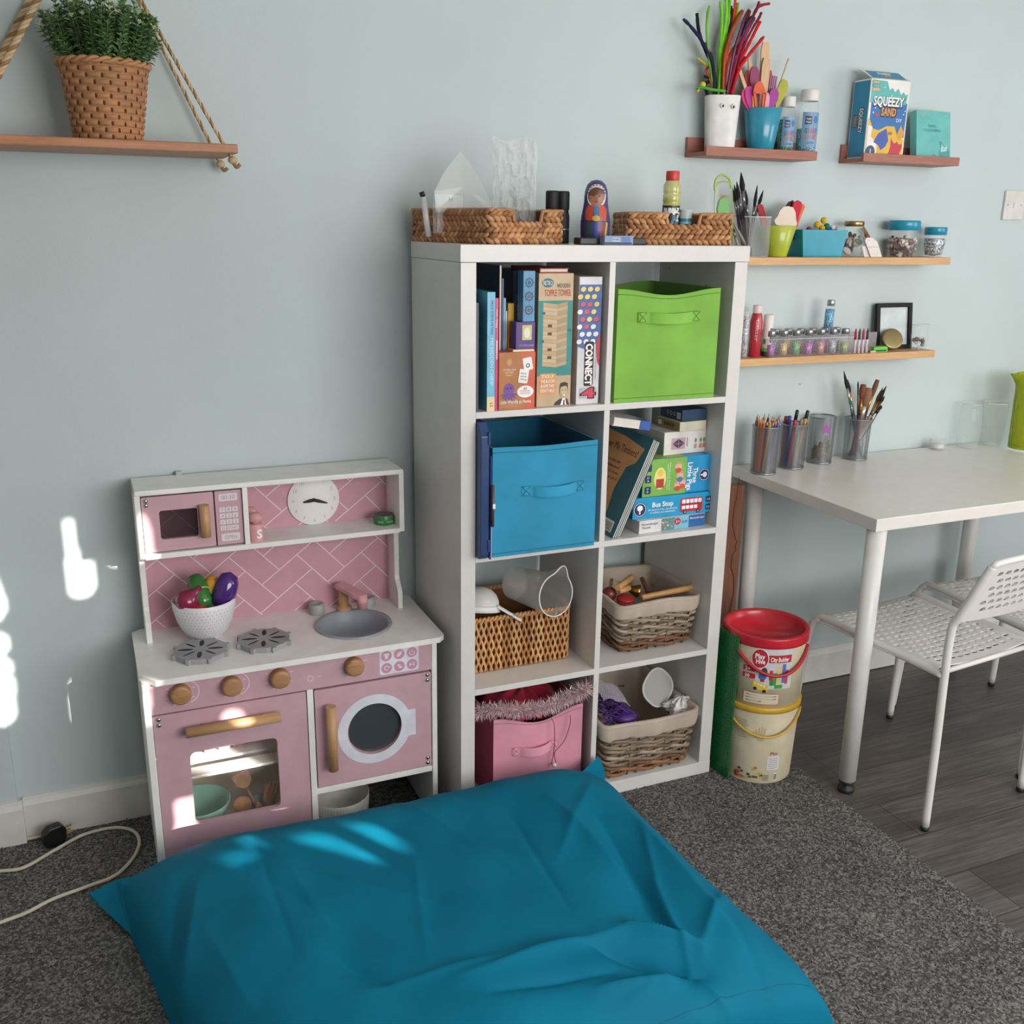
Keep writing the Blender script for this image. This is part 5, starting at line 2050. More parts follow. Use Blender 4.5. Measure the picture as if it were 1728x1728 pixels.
# cord with a white bead hanging in front
b_x = pt(936, 1290, y=.004)
o = thing('bead_necklace', 'dark pink looped cord with a white bead hanging over the pink bin', 'cord', b_x)
CO = mat('#9d3a5a', .6)
l1 = spline([pt(930, 1212, y=.006), pt(935, 1222, y=.0), pt(936, 1250, y=-.006), pt(934, 1272, y=-.002), pt(931, 1287, y=.0), pt(934, 1291, y=.0), pt(938, 1286, y=.0), pt(936, 1270, y=-.004), pt(952, 1250, y=-.003), pt(962, 1222, y=.002), pt(962, 1207, y=.004)], 6)
part(MB().tube(l1, .0012, CO, 6), 'cord', o)
part(MB().ico(pt(935.5, 1291, y=-.003), .0062, mat('#e3e0e4', .25), 2), 'bead', o, 'white bead')


# ================================================================== on top of the shelf unit
def wrap(mb, c, rfun, a0, pts, mt, off=.0006, cuts=3, faces=None):
    """lay a flat outline (s along the girth, z up) round an upright turned body"""
    bm = bmesh.new()
    q = [bm.verts.new((x, z, 0)) for x, z in pts]
    for f in (faces or [tuple(range(len(pts)))]):
        try:
            bm.faces.new([q[k] for k in f])
        except ValueError:
            pass
    if cuts:
        bmesh.ops.triangulate(bm, faces=bm.faces[:])
        bmesh.ops.subdivide_edges(bm, edges=bm.edges[:], cuts=cuts, use_grid_fill=True)
    for v_ in bm.verts:
        s_, z = v_.co.x, v_.co.y
        r_ = rfun(z)
        a = a0 + s_ / max(r_, .004)
        v_.co = V((c[0] + (r_ + off) * cos(a), c[1] + (r_ + off) * sin(a), c[2] + z))
    mb.bm(bm, mt, True)


def wtext(mb, c, rfun, a0, s0, z0, t, h, mt, w=None, off=.001, bold=0., rot=0.):
    vs, fs, x0, x1, y0, y1 = text_geo(t, bold)
    k = h / .72
    kx = k if w is None else w / (x1 - x0)
    p = []
    for a, b in vs:
        a, b = (a - (x0 + x1) / 2) * kx, (b - .36) * k
        p.append((s0 + a * cos(rot) - b * sin(rot), z0 + a * sin(rot) + b * cos(rot)))
    wrap(mb, c, rfun, a0, p, mt, off, 0, fs)


def wrect(s0, z0, s1, z1, n=8):
    return [(s0 + (s1 - s0) * i / n, z0) for i in range(n + 1)] + [(s1 + (s0 - s1) * i / n, z1) for i in range(n + 1)]


def well(cs, cz, rs, rz, n=20):
    return [(cs + rs * cos(2 * pi * i / n), cz + rz * sin(2 * pi * i / n)) for i in range(n)]


def facing(c):
    """the bearing from c to the viewer's side of the room"""
    return atan2(CAM.y - c[1], CAM.x - c[0])


BR = [mat(c_, .6, vary=.14) for c_ in ('#b98458', '#a9744a', '#c79466', '#98653f')]
BRD = mat('#6a4326', .85, vary=.1)


def braid_basket(label, T, w, d, h, cut0, cut1, cutd, seed):
    """T stands at the front left corner; braided leaf rows, a hand hole cut in the front edge"""
    o = thing('braided_basket', label, 'basket', tuple(T @ V((w / 2, d / 2, 0))), 0, 'braided baskets on the shelf unit')
    rr = random.Random(seed)
    b = MB()
    th = .006
    for a, c in (((0, 0, 0), (cut0, th, h)), ((cut1, 0, 0), (w, th, h)), ((cut0, 0, 0), (cut1, th, h - cutd)), ((0, d - th, 0), (w, d, h)), ((0, 0, 0), (th, d, h)), ((w - th, 0, 0), (w, d, h)), ((0, 0, 0), (w, d, .005))):
        b.box(a, c, BRD, 0, T)
    part(b, 'inner_wall', o)
    rows = max(3, int(round(h / .0225)))
    rh = h / rows
    b = MB()
    P, L = rpath(0, 0, w, d, .012, max(20, int((2 * (w + d)) / .0165)))
    bm0 = bmesh.new()
    bmesh.ops.create_icosphere(bm0, subdivisions=1, radius=1)
    bm0.verts.index_update()
    bv = [v_.co.copy() for v_ in bm0.verts]
    bf = [tuple(v_.index for v_ in f.verts) for f in bm0.faces]
    bm0.free()
    for j in range(rows):
        z = rh * (j + .5)
        dirn = 1 if j % 2 == 0 else -1
        for k, (x, y, nx, ny) in enumerate(P):
            front = y < .004
            if front and cut0 - .004 < x < cut1 + .004 and z > h - cutd:
                continue
            tx, ty = -ny, nx
            for s_ in (-1, 1):
                a = radians(32) * s_ * dirn
                R = M(((tx * cos(a), -tx * sin(a), nx, 0), (ty * cos(a), -ty * sin(a), ny, 0), (sin(a), cos(a), 0, 0), (0, 0, 0, 1)))
                Q = T @ M.Translation((x + nx * .002 + tx * (.004 * s_), y + ny * .002 + ty * (.004 * s_), z + s_ * rh * .24)) @ R
                b.add([(v_.x * .0142, v_.y * .0066 * rh / .0225, v_.z * .0052) for v_ in bv], bf, BR[rr.randrange(4)], True, Q)
    part(b, 'braided_wall', o)
    b = MB()
    rim = [(cut0, 0, h), (0, 0, h), (0, d, h), (w, d, h), (w, 0, h), (cut1, 0, h), (cut1 - .006, 0, h - cutd + .004), (cut1 - .016, 0, h - cutd), (cut0 + .016, 0, h - cutd), (cut0 + .006, 0, h - cutd + .004)]
    den = []
    for i in range(len(rim)):
        a_, c_ = V(rim[i]), V(rim[(i + 1) % len(rim)])
        nn = max(1, int((c_ - a_).length / .006))
        den += [a_.lerp(c_, t / nn) for t in range(nn)]
    b.tube(den, [.0042 + .0008 * (i % 3 == 0) for i in range(len(den))], BR[0], 7, T, closed=True)
    part(b, 'rim', o)
    return o


KZ = KH + .0005
fl = pt(826, 413, y=.035)
bl_ = pt(697, 409, y=.335)
rz = atan2(bl_.y - fl.y, bl_.x - fl.x) - pi / 2
dep = sqrt((bl_.y - fl.y) ** 2 + (bl_.x - fl.x) ** 2)
# width so that the right end shows at u = 947
wL = .1
for _ in range(60):
    e = V((fl.x + wL * cos(rz), fl.y + wL * sin(rz), KZ)) - CAM
    u = 864 + FPX * e.dot(CR) / e.dot(CF)
    wL += (947 - u) * .0008
hL = pt(826, 354, y=.035).z - KZ
TL = TR((fl.x, fl.y, KZ), rz)
LB = braid_basket('longer braided basket at the left end of the shelf unit top', TL, wL, dep, hL, wL * .30, wL * .72, .03, 3)
fr_ = pt(1059, 413, y=.125)
rzR = radians(-17)
wR = .2
for _ in range(60):
    e = V((fr_.x + wR * cos(rzR), fr_.y + wR * sin(rzR), KZ)) - CAM
    u = 864 + FPX * e.dot(CR) / e.dot(CF)
    wR += (1231 - u) * .0008
TRt = TR((fr_.x, fr_.y, KZ), rzR)
hR = pt(1059, 360, y=.125).z - KZ
RB = braid_basket('shorter braided basket holding the bubble bottle on the shelf unit', TRt, wR, .17, hR, wR * .36, wR * .70, .034, 4)


def crumple(label, c, w, h, d, seed, alpha, tip=None, name='plastic_bag', taper=0.):
    """a crumpled clear plastic bag standing up"""
    rr = random.Random(seed)
    ph = [rr.uniform(0, 6.28) for _ in range(12)]
    b = MB()
    mt = film('#eef0f0', alpha * .95, .03)

    def f(u, v):
        a = 2 * pi * u
        x = w / 2 * cos(a) * (1 - taper * v)
        y = d / 2 * sin(a) * (1 - .7 * v)
        n_ = .007 * sin(9 * a + ph[0] + 5 * v) + .006 * sin(17 * a - 11 * v + ph[1]) + .005 * sin(29 * v + 5 * a + ph[2]) + .0045 * sin(41 * v - 23 * a + ph[3]) + .003 * rr.uniform(-1, 1)
        z = h * v + .006 * sin(3 * a + ph[4]) * v + (tip * v * (cos(a) * .5 + .5) if tip else 0)
        return (c[0] + x + n_ * .7, c[1] + y + n_, c[2] + z)
    b.grid(f, 44, 34, mt, False, wrapu=True)
    return solo(b, name, label, 'plastic bag')


c0 = TL @ V((wL * .52, .05, .012))
crumple('tall crumpled clear bag standing in the longer braided basket', c0, .105, pt(885, 236, y=c0.y).z - c0.z, .05, 5, .17)
# flat clear wallet with its corner up
b = MB()
yw = .18
pol = [(733, 322), (748, 292), (777, 254), (800, 285), (830, 344), (826, 356), (735, 356)]
pp = [pt(u, v, y=yw + .0004 * (u - 733)) for u, v in pol]
cen = sum(pp, V()) / len(pp)
b.add(pp + [cen + V((0, -.012, 0))], [(i, (i + 1) % len(pp), len(pp)) for i in range(len(pp))], film('#e9ebea', .24, .15))
b.add([p + V((.003, .006, -.003)) for p in pp] + [cen + V((0, .012, 0))], [(i, (i + 1) % len(pp), len(pp)) for i in range(len(pp))][::1], film('#e9ebea', .24, .15))
solo(b, 'plastic_wallet', 'flat clear plastic wallet with a pointed corner up in the longer basket', 'plastic wallet')
a, c = pt(737, 350, y=.2), pt(783, 328, y=.2)
b = MB().box((a.x, .2, KZ + .02), (c.x, .23, c.z), film('#dfe3e2', .3, .1), .002)
b.text(F((a.x, .2, KZ), (1, 0, 0), (0, 0, 1)), 'H', .035, c.z - KZ - .012, .010, mat('#5b6063', .6))
solo(b, 'clear_case', 'small clear plastic case in front of the pointed wallet', 'case')
a, c = pt(723, 356, y=.24), pt(711, 324, y=.24)
o = thing('glue_tube', 'small black and white tube at the left end of the longer basket', 'tube', (a.x, .24, KZ + .01))
part(MB().tube([(a.x, .24, KZ + .012), a.lerp(c, .75)], .007, mat('#d8d8d8', .3), 14), 'body', o)
part(MB().tube([a.lerp(c, .75), c], .0062, BLACK, 14), 'cap', o)

# binoculars
o = thing('binoculars', 'black binoculars standing on end behind the longer braided basket', 'binoculars', (.27, .16, KZ))
RUB = mat('#1c1d1f', .6, bmp=.3, bscale=900)
yb_ = .17
xs = [pt(930.5, 400, y=yb_).x, pt(949, 400, y=yb_ + .01).x]
ht = pt(940, 322, y=yb_).z - KZ
for x, yy in zip(xs, (yb_, yb_ + .012)):
    part(MB().lathe([(.0005, 0), (.0165, 0), (.017, .002), (.017, ht * .52), (.0145, ht * .6), (.0145, ht * .64), (.016, ht * .66), (.016, ht * .97), (.0145, ht), (.012, ht), (.011, ht - .006), (.0005, ht - .006)], RUB, 28, c=(x, yy, KZ)), 'barrel', o)
part(MB().lathe([(.0172, ht * .26), (.0176, ht * .262), (.0176, ht * .275), (.0172, ht * .277)], STEEL, 28, c=(xs[1], yb_ + .012, KZ)), 'ring', o)
part(MB().box((xs[0], yb_ - .004, KZ + ht * .4), (xs[1], yb_ + .016, KZ + ht * .52), RUB, .002), 'bridge', o)

# nesting doll
yd = .12
cx = pt(1003.5, 400, y=yd).x
hd_ = pt(1003, 303, y=yd).z - KZ
S_ = hd_ / .15
DP = [(.0005, 0), (.0335, 0), (.0355, .003), (.0385, .025), (.039, .045), (.037, .066), (.0335, .084), (.0315, .098), (.031, .11), (.0295, .124), (.0245, .138), (.0145, .147), (.0005, .150)]
DP = [(r_ * .93 * S_, z * S_) for r_, z in DP]


def rof(prof):
    def f(z):
        for i in range(len(prof) - 1):
            (a, b), (c, d) = prof[i], prof[i + 1]
            if b <= z <= d and d > b:
                return a + (c - a) * (z - b) / (d - b)
        return prof[-1][0]
    return f


dr = rof(DP)
o = thing('nesting_doll', 'painted wooden nesting doll in a purple headscarf between the two baskets', 'nesting doll', (cx, yd, KZ))
PUR_ = mat('#463c78', .3, coat=.3)
cD = (cx, yd, KZ)
aD = facing(cD) + .05
b = MB().lathe(DP, PUR_, 48, c=cD)


def q(k):
    return k * S_


wrap(b, cD, dr, aD, well(0, q(.112), q(.0255), q(.027)), mat('#dfd8d4', .4), .0005)
wrap(b, cD, dr, aD, well(0, q(.109), q(.0185), q(.0215)), mat('#a86f58', .4), .0010)
wrap(b, cD, dr, aD, [(-q(.0185), q(.112))] + [(q(.0185) * cos(t * pi / 8), q(.113) + q(.0185) * sin(t * pi / 8)) for t in range(9)][::-1][0:0] + [(q(.0185) * cos(pi - t * pi / 8), q(.117) + q(.0145) * sin(t * pi / 8)) for t in range(9)], mat('#6b4030', .4), .0014)
for s_ in (-1, 1):
    wrap(b, cD, dr, aD, well(s_ * q(.007), q(.112), q(.0022), q(.0015)), DARKTXT, .0016, 1)
wrap(b, cD, dr, aD, well(0, q(.099), q(.004), q(.0015)), mat('#8d3a38', .4), .0016, 1)
wrap(b, cD, dr, aD, well(0, q(.105), q(.0013), q(.003)), mat('#8f5a47', .4), .0015, 1)
OR_ = mat('#c5482c', .4)
for s_ in (-1, 1):
    wrap(b, cD, dr, aD, [(s_ * q(.007), q(.092)), (s_ * q(.02), q(.09)), (s_ * q(.029), q(.08)), (s_ * q(.027), q(.058)), (s_ * q(.018), q(.054)), (s_ * q(.007), q(.058))], OR_, .0006)
wrap(b, cD, dr, aD, [(-q(.007), q(.094)), (q(.007), q(.094)), (q(.005), q(.066)), (-q(.005), q(.066))], mat('#3f7fb0', .4), .0009)
wrap(b, cD, dr, aD, well(0, q(.060), q(.009), q(.007)), mat('#c9b23c', .4), .0012, 2)
wrap(b, cD, dr, aD, wrect(-q(.024), q(.004), -q(.012), q(.05)), mat('#274f45', .4), .0006)
wrap(b, cD, dr, aD, wrect(-q(.004), q(.004), q(.007), q(.05)), mat('#3f52a0', .4), .0006)
wrap(b, cD, dr, aD, [(q(.008), q(.05)), (q(.026), q(.052)), (q(.02), q(.004)), (q(.01), q(.004))], mat('#8c2f4c', .4), .0006)
wrap(b, cD, dr, aD, [(q(.027), q(.052)), (q(.034), q(.05)), (q(.027), q(.004)), (q(.021), q(.004))], mat('#c0a832', .4), .0006)
for k in range(9):
    a_ = pi * (k + .5) / 9
    wrap(b, cD, dr, aD, well(q(.0225) * cos(a_), q(.115) + q(.0215) * sin(a_), q(.0016), q(.0016), 8), DARKTXT, .001, 0)
part(b, 'painted_body', o)
part(MB().lathe([(dr(q(.0525)) + .0006, q(.052)), (dr(q(.0525)) + .0006, q(.0535))], DARKTXT, 48, c=cD), 'joint_line', o)
# low black case and the little printed box in front of the doll
a, c = pt(979, 413, y=.03), pt(1091, 402, y=.03)
solo(MB().box((a.x, .03, KZ), (c.x, .065, c.z), mat('#191a1d', .4), .002), 'pen_case', 'flat black case lying in front of the nesting doll', 'case')
a, c = pt(1016, 413, y=.015), pt(1068, 398, y=.015)
b = MB().box((a.x, .012, KZ), (c.x, .0285, c.z), mat('#7f96bd', .4), .001)
fr = F((a.x, .012, KZ), (1, 0, 0), (0, 0, 1))
w_, h_ = c.x - a.x, c.z - KZ
b.rect(fr, 0, 0, w_ * .06, h_, DARKTXT)
b.rect(fr, w_ * .06, h_ * .05, w_ * .95, h_ * .3, mat('#33415e', .5))
b.rect(fr, w_ * .3, h_ * .35, w_ * .55, h_ * .8, mat('#b9c6de', .5), .0006)
b.rect(fr, w_ * .62, h_ * .35, w_ * .9, h_ * .9, mat('#5f7fb4', .5), .0006)
b.text(fr, 'SLIDES', w_ * .42, h_ * .6, h_ * .2, DARKTXT, w=w_ * .2, off=.001)
solo(b, 'printed_box', 'little blue printed box in front of the flat black case', 'box')

# bubble bottle in the right basket
cB = TRt @ V((wR * .46, .055, .008))
cB = (cB.x, cB.y, cB.z)
HB_ = pt(1142, 289, y=cB[1]).z - cB[2]
wb = .0215
BP = [(.0005, 0), (wb * .95, 0), (wb, .003), (wb, HB_ * .53), (wb * .93, HB_ * .55), (wb, HB_ * .57), (wb, HB_ * .66), (wb * .93, HB_ * .68), (wb, HB_ * .70), (wb, HB_ * .80), (wb * .75, HB_ * .86), (wb * .68, HB_ * .88)]
o = thing('bubble_bottle', 'bubble mixture bottle with a red cap and graffiti style label', 'bottle', cB)
BUB = film('#d3cf74', .62, .08)
part(MB().lathe(BP, BUB, 36, c=cB), 'body', o)
part(MB().lathe([(.0005, 0.002), (wb * .93, .002), (wb * .93, HB_ * .62), (.0005, HB_ * .62)], film('#c9c25a', .55, .05), 30, c=cB), 'bubble_mixture', o)
part(MB().lathe([(wb * .76, HB_ * .865), (wb * .78, HB_ * .87), (wb * .78, HB_ * .99), (wb * .74, HB_), (.0005, HB_)], mat('#c93a33', .4), 30, c=cB), 'cap', o)
lb = MB().lathe([(wb + .0004, HB_ * .2), (wb + .0004, HB_ * .51)], mat('#23262b', .4), 36, c=cB)
aB = facing(cB) + .1
rb_ = lambda z: wb + .0004
rr = random.Random(6)
for k in range(34):
    wrap(lb, cB, rb_, aB, well(rr.uniform(-.03, .03), HB_ * rr.uniform(.22, .49), rr.uniform(.002, .005), rr.uniform(.002, .005), 8), mat(rr.choice(('#d8d8d2', '#7f8a86', '#b9b63c', '#e9e9e6', '#5a8fa8', '#2f6f96')), .4), .0004 + k * .00001, 1)
wtext(lb, cB, rb_, aB, 0, HB_ * .44, 'BUBBLZ', .012, WTXT, w=.042, off=.0012, bold=.05)
part(lb, 'label', o)
cC = TRt @ V((wR * .60, .045, .008))
o = thing('paint_pot', 'small blue pot with a white lid beside the bubble bottle', 'pot', cC)
hp_ = pt(1167, 354, y=cC.y).z - cC.z
part(MB().lathe([(.0005, 0), (.0145, 0), (.015, .002), (.015, hp_ * .72)], mat('#2f89a8', .35), 24, c=cC), 'body', o)
part(MB().lathe([(.0152, hp_ * .55), (.0152, hp_ * .62)], mat('#8fd0de', .35), 24, c=cC), 'label', o)
part(MB().lathe([(.0155, hp_ * .72), (.0155, hp_ * .97), (.0145, hp_), (.0005, hp_)], mat('#c9cfd0', .4), 24, c=cC), 'lid', o)
# clear pouch with a green strap
yp = .20
o = thing('clear_pouch', 'clear pouch with a lime strap standing behind the shorter basket', 'pouch', (pt(1220, 400, y=yp).x, yp, KZ))
LG = mat('#9fbf4a', .4)
out = [(1207, 412), (1205, 345), (1206, 318), (1212, 309), (1220, 306), (1230, 307), (1235, 318), (1236, 345), (1236, 412)]
pp = [pt(u, v, y=yp) for u, v in out]
xs_ = [(p.x, p.z) for p in pp]
part(MB().prism(xs_, 0, .018, film('#e4ebe4', .10, .06), F((0, yp + .018, 0), (1, 0, 0), (0, 0, 1))), 'pocket', o)
part(MB().tube([V((x, yp - .001, z)) for x, z in xs_], .0013, LG, 6), 'piping', o)
part(MB().tube(spline([pt(1206, 322, y=yp), pt(1208, 303, y=yp), pt(1219, 295, y=yp), pt(1231, 303, y=yp), pt(1234, 318, y=yp)], 6), .0028, LG, 8), 'strap', o)
wr_ = MB()
wr_.text(F(pt(1223, 330, y=yp - .0012), (1, 0, 0), (0, 0, 1)), 'Learn', 0, 0, .010, mat('#c0483c', .5), w=.030)
part(wr_, 'lettering', o)
gp = [(1213, 352), (1216, 338), (1225, 330), (1233, 336), (1232, 365), (1230, 400), (1216, 400)]
part(MB().prism([(p.x, p.z) for p in [pt(u, v, y=yp) for u, v in gp]], .002, .010, mat('#5fae4a', .4), F((0, yp + .014, 0), (1, 0, 0), (0, 0, 1))), 'insert', o)

# ================================================================== shelves on the wall
def wy(u0, u1, y, v=260):
    return pt(u0, v, y=y).x, pt(u1, v, y=y).x


REDW = wood('#8a5040', '#ab6f5c', 'x', 1.5)
OAK = wood('#b98a58', '#d9ae7c', 'x', 1.5)
LEDZ = []
for nm_, x0, x1, zl, lb in (('a', .803, 1.172, 1.690, 'reddish wood picture ledge holding the googly eyed cup'), ('b', 1.338, 1.706, 1.693, 'reddish wood picture ledge holding the sand craft box')):
    o = thing('picture_ledge', lb, 'wall shelf', ((x0 + x1) / 2, WALLY, zl), 0, 'picture ledges')
    part(MB().box((x0, WALLY - .012, zl), (x1, WALLY - .0005, zl + .052), REDW, .0008), 'back_board', o)
    part(MB().box((x0, .29, zl), (x1, WALLY - .012, zl + .011), REDW, .0006), 'bottom_board', o)
    part(MB().box((x0, .280, zl), (x1, .2905, zl + .024), REDW, .0008), 'front_lip', o)
    LEDZ.append(zl + .0112)
for z, x1, lb in ((1.4045, 1.717, 'oak wall shelf holding jars and a lime cup'), (1.1195, 1.703, 'oak wall shelf holding glitter jars and glue')):
    o = thing('wall_shelf', lb, 'wall shelf', (1.24, WALLY, z), 0, 'oak wall shelves')
    part(MB().box((.775, .275, z), (x1, WALLY - .0005, z + .0215), OAK, .001), 'board', o)
    for x in (.9, x1 - .12):
        part(MB().tube([(x, WALLY + .001, z + .0108), (x, WALLY - .06, z + .0108)], .005, STEEL, 8), 'hidden_bracket', o)
ZM, ZL = 1.4045 + .0217, 1.1195 + .0217
L1, L2 = LEDZ

# ------------------------------------------------ ledge with the cups
yc = .335


def upx(u, z, y=yc):
    """x of a photo column u at height z in the plane y"""
    a, b = pt(u, 100, y=y), pt(u, 700, y=y)
    t = (z - a.z) / (b.z - a.z)
    return a.x + (b.x - a.x) * t


def hgt(u, v, y):
    return pt(u, v, y=y).z


c = (upx(1213, L1) + .0, yc, L1)
ht = hgt(1216, 163, yc) - L1
o = thing('googly_cup', 'white cup with two googly eyes stuffed with pipe cleaners', 'cup', c)
WCUP = mat('#e4e1e0', .35)


def sq(u, v, ins=0.):
    a = 2 * pi * u
    e = 4.
    r0 = (.0395 + .0085 * v) - ins
    k = (abs(cos(a)) ** e + abs(sin(a)) ** e) ** (-1 / e)
    an = a - .45
    return (c[0] + r0 * k * cos(an), c[1] + r0 * k * sin(an) * .92, c[2] + ht * v + .004 * v ** 8 * cos(2 * a) * 0)


b = MB().grid(lambda u, v: sq(u, v), 56, 10, WCUP, True, wrapu=True)
b.grid(lambda u, v: sq(u, max(v, .03), .003), 56, 10, WCUP, True, wrapu=True, flip=True)
b.grid(lambda u, v: sq(u, 1, .003 * v), 56, 1, WCUP, True, wrapu=True)
b.add([sq(i / 56, 0) for i in range(56)], [tuple(range(56))[::-1]], WCUP)
part(b, 'body', o)
for u, v in ((1219, 178), (1237, 179.5)):
    for k in range(200):
        e = pt(u, v, y=c[1] - .075 + .0005 * k)
        an = atan2((e.y - c[1]) / .92, e.x - c[0]) + .45
        lim = (.0395 + .0085 * (e.z - L1) / ht) * (abs(cos(an)) ** 4 + abs(sin(an)) ** 4) ** -.25
        if sqrt((e.x - c[0]) ** 2 + ((e.y - c[1]) / .92) ** 2) < lim + .001:
            break
    part(MB().lathe([(.0005, 0), (.0065, 0), (.0065, .0012), (.005, .003), (.0005, .0036)], mat('#eceae8', .2), 20, M.Translation(e) @ M.Rotation(pi / 2, 4, 'X')), 'googly_eye', o)
    part(MB().lathe([(.0005, 0), (.0036, 0), (.003, .0008), (.0005, .001)], BLACK, 16, M.Translation(e + V((.0004, -.0031, -.0012))) @ M.Rotation(pi / 2, 4, 'X')), 'pupil', o)


def fuzzy(label, pix, col, r=.0032, tinsel=False, y0=None, y1=None, group='pipe cleaners in the googly eyed cup'):
    y0 = c[1] if y0 is None else y0
    y1 = c[1] + .01 if y1 is None else y1
    n = len(pix)
    pts = spline([pt(u, v, y=y0 + (y1 - y0) * i / (n - 1)) for i, (u, v) in enumerate(pix)], 7)
    rr = random.Random(len(label) * 7 + int(pix[-1][0]))
    rad = [1.25 * r * rr.uniform(.82, 1.15) * (.75 if i in (0, len(pts) - 1) else 1) for i in range(len(pts))]
    mt = mat(col, .35 if tinsel else .95, .5 if tinsel else 0, bmp=.9, bscale=700, vary=.2)
    return solo(MB().tube(pts, rad, mt, 7), 'pipe_cleaner', label, 'pipe cleaner', group)


CL = [
    ('navy pipe cleaner bending farthest left out of the googly eyed cup', [(1205, 165), (1203, 110), (1185, 70), (1165, 44), (1153, 32)], '#23204a', .0034, 0),
    ('black pipe cleaner with its straight tip beside the navy one', [(1207, 165), (1200, 110), (1186, 75), (1179, 50), (1176, 22)], '#15171c', .0034, 0),
    ('black pipe cleaner kinked behind the yellow one', [(1210, 165), (1205, 120), (1200, 95), (1188, 72)], '#191b1f', .0034, 0),
    ('pale green pipe cleaner standing alone left of the tall lime bunch', [(1206, 160), (1196, 95), (1193, 55), (1194, 28), (1197, 10)], '#86c83f', .003, 0),
    ('lime pipe cleaner at the left of the tall lime bunch', [(1209, 160), (1213, 100), (1217, 60), (1218, 25), (1216, 2)], '#7ed32f', .0034, 0),
    ('lime pipe cleaner in the middle of the tall lime bunch', [(1210, 160), (1215, 95), (1222, 55), (1226, 20), (1225, -6)], '#86dd36', .0034, 0),
    ('lime pipe cleaner at the right of the tall lime bunch', [(1212, 160), (1217, 98), (1224, 60), (1230, 20), (1231, -4)], '#74c92b', .0034, 0),
    ('thin olive green pipe cleaner right of the lime bunch', [(1218, 160), (1226, 90), (1236, 50), (1243, 25), (1246, 4)], '#8fa52c', .0026, 0),
    ('orange pipe cleaner reaching above the photo edge', [(1220, 160), (1226, 100), (1235, 50), (1240, 15), (1241, -6)], '#d94f2a', .0034, 0),
    ('dark brown pipe cleaner left of the sparkly orange one', [(1217, 160), (1222, 100), (1230, 55), (1235, 30), (1234, 10)], '#4a2a1e', .003, 0),
    ('sparkly orange pipe cleaner thickest of the fan', [(1219, 160), (1222, 100), (1230, 65), (1243, 35), (1253, 18)], '#a34a20', .0045, 1),
    ('second sparkly orange pipe cleaner behind the thick one', [(1221, 160), (1224, 95), (1233, 60), (1240, 40), (1249, 22)], '#8f3d1d', .0045, 1),
    ('brick red pipe cleaner slanting behind the purple ones', [(1222, 160), (1228, 105), (1245, 70), (1255, 50), (1266, 18)], '#9a3026', .0036, 0),
    ('mauve sparkly pipe cleaner with a straight tip', [(1226, 160), (1238, 90), (1250, 50), (1257, 30), (1264, 16)], '#7b4a62', .0034, 1),
    ('dark purple pipe cleaner slanting right through the fan', [(1228, 160), (1240, 95), (1254, 55), (1262, 38), (1270, 28)], '#3d2450', .0042, 1),
    ('second dark purple pipe cleaner below the first', [(1231, 160), (1242, 98), (1257, 60), (1266, 42), (1273, 30)], '#4b2a5e', .0042, 1),
    ('crimson pipe cleaner bent sharply right at its tip', [(1228, 160), (1248, 80), (1268, 35), (1279, 12), (1299, 6)], '#a31f3c', .0032, 0),
    ('crimson pipe cleaner ending straight at the top', [(1229, 160), (1250, 82), (1270, 30), (1278, 14), (1281, 2)], '#8f1a36', .0032, 0),
    ('crimson pipe cleaner with its tip lower than the bent one', [(1230, 160), (1255, 80), (1272, 45), (1280, 32), (1285, 21)], '#9c1c40', .0032, 0),
    ('bright red pipe cleaner upper of the red pair', [(1232, 160), (1246, 112), (1260, 82), (1275, 52), (1283, 36)], '#d8262a', .0036, 0),
    ('bright red pipe cleaner lower of the red pair', [(1234, 160), (1247, 118), (1260, 98), (1276, 78), (1289, 62)], '#cf2328', .0036, 0),
    ('red pipe cleaner right at the rim of the googly eyed cup', [(1236, 160), (1240, 125), (1246, 112), (1258, 96)], '#d92c2c', .0036, 0),
    ('yellow pipe cleaner drooping to the left', [(1204, 160), (1203, 135), (1201, 115), (1190, 108), (1177, 98)], '#d8c83a', .003, 0),
    ('orange pipe cleaner low behind the yellow one', [(1206, 160), (1197, 130), (1192, 118), (1202, 104)], '#d9622f', .003, 0),
    ('black looped pipe cleaner low at the left of the cup', [(1195, 165), (1190, 142), (1202, 136), (1188, 128)], '#17191c', .0032, 0),
    ('sky blue pipe cleaner short and upright in the cup', [(1216, 160), (1215, 140), (1213, 108)], '#5ba3c4', .003, 0),
    ('grey sparkly pipe cleaner short beside the sky blue one', [(1222, 160), (1222, 140), (1224, 116)], '#b6aebc', .003, 1),
    ('violet sparkly pipe cleaner low above the eyes', [(1230, 165), (1232, 130), (1238, 105), (1242, 92)], '#5b2f6b', .004, 1),
    ('teal pipe cleaner low in the cup', [(1210, 165), (1208, 145), (1206, 128)], '#2f7f86', .0032, 0),
]
for k, (lb, pix, col, r_, tn) in enumerate(CL):
    fuzzy(lb, pix, col, r_, bool(tn), c[1] - .012 + .026 * ((k * 7) % 10) / 10, c[1] - .006 + .03 * ((k * 3) % 10) / 10)
# a green peg-like pipe cleaner curled along the rim
fuzzy('bright green pipe cleaner curled along the rim of the cup', [(1176, 150), (1184, 147), (1200, 151), (1216, 153), (1224, 154)], '#4faf3c', .003, False, c[1] - .035, c[1] - .03)
solo(MB().ico(pt(1186, 143, y=c[1] - .03), .008, mat('#d9c93c', .9, bmp=.8), 2), 'pompom', 'small yellow pompom at the left rim of the googly eyed cup', 'pompom')
solo(MB().ico(pt(1177, 152, y=c[1] - .03), .006, mat('#c9b93a', .9, bmp=.8), 2), 'pompom', 'tiny mustard pompom left of the yellow one on the cup', 'pompom')

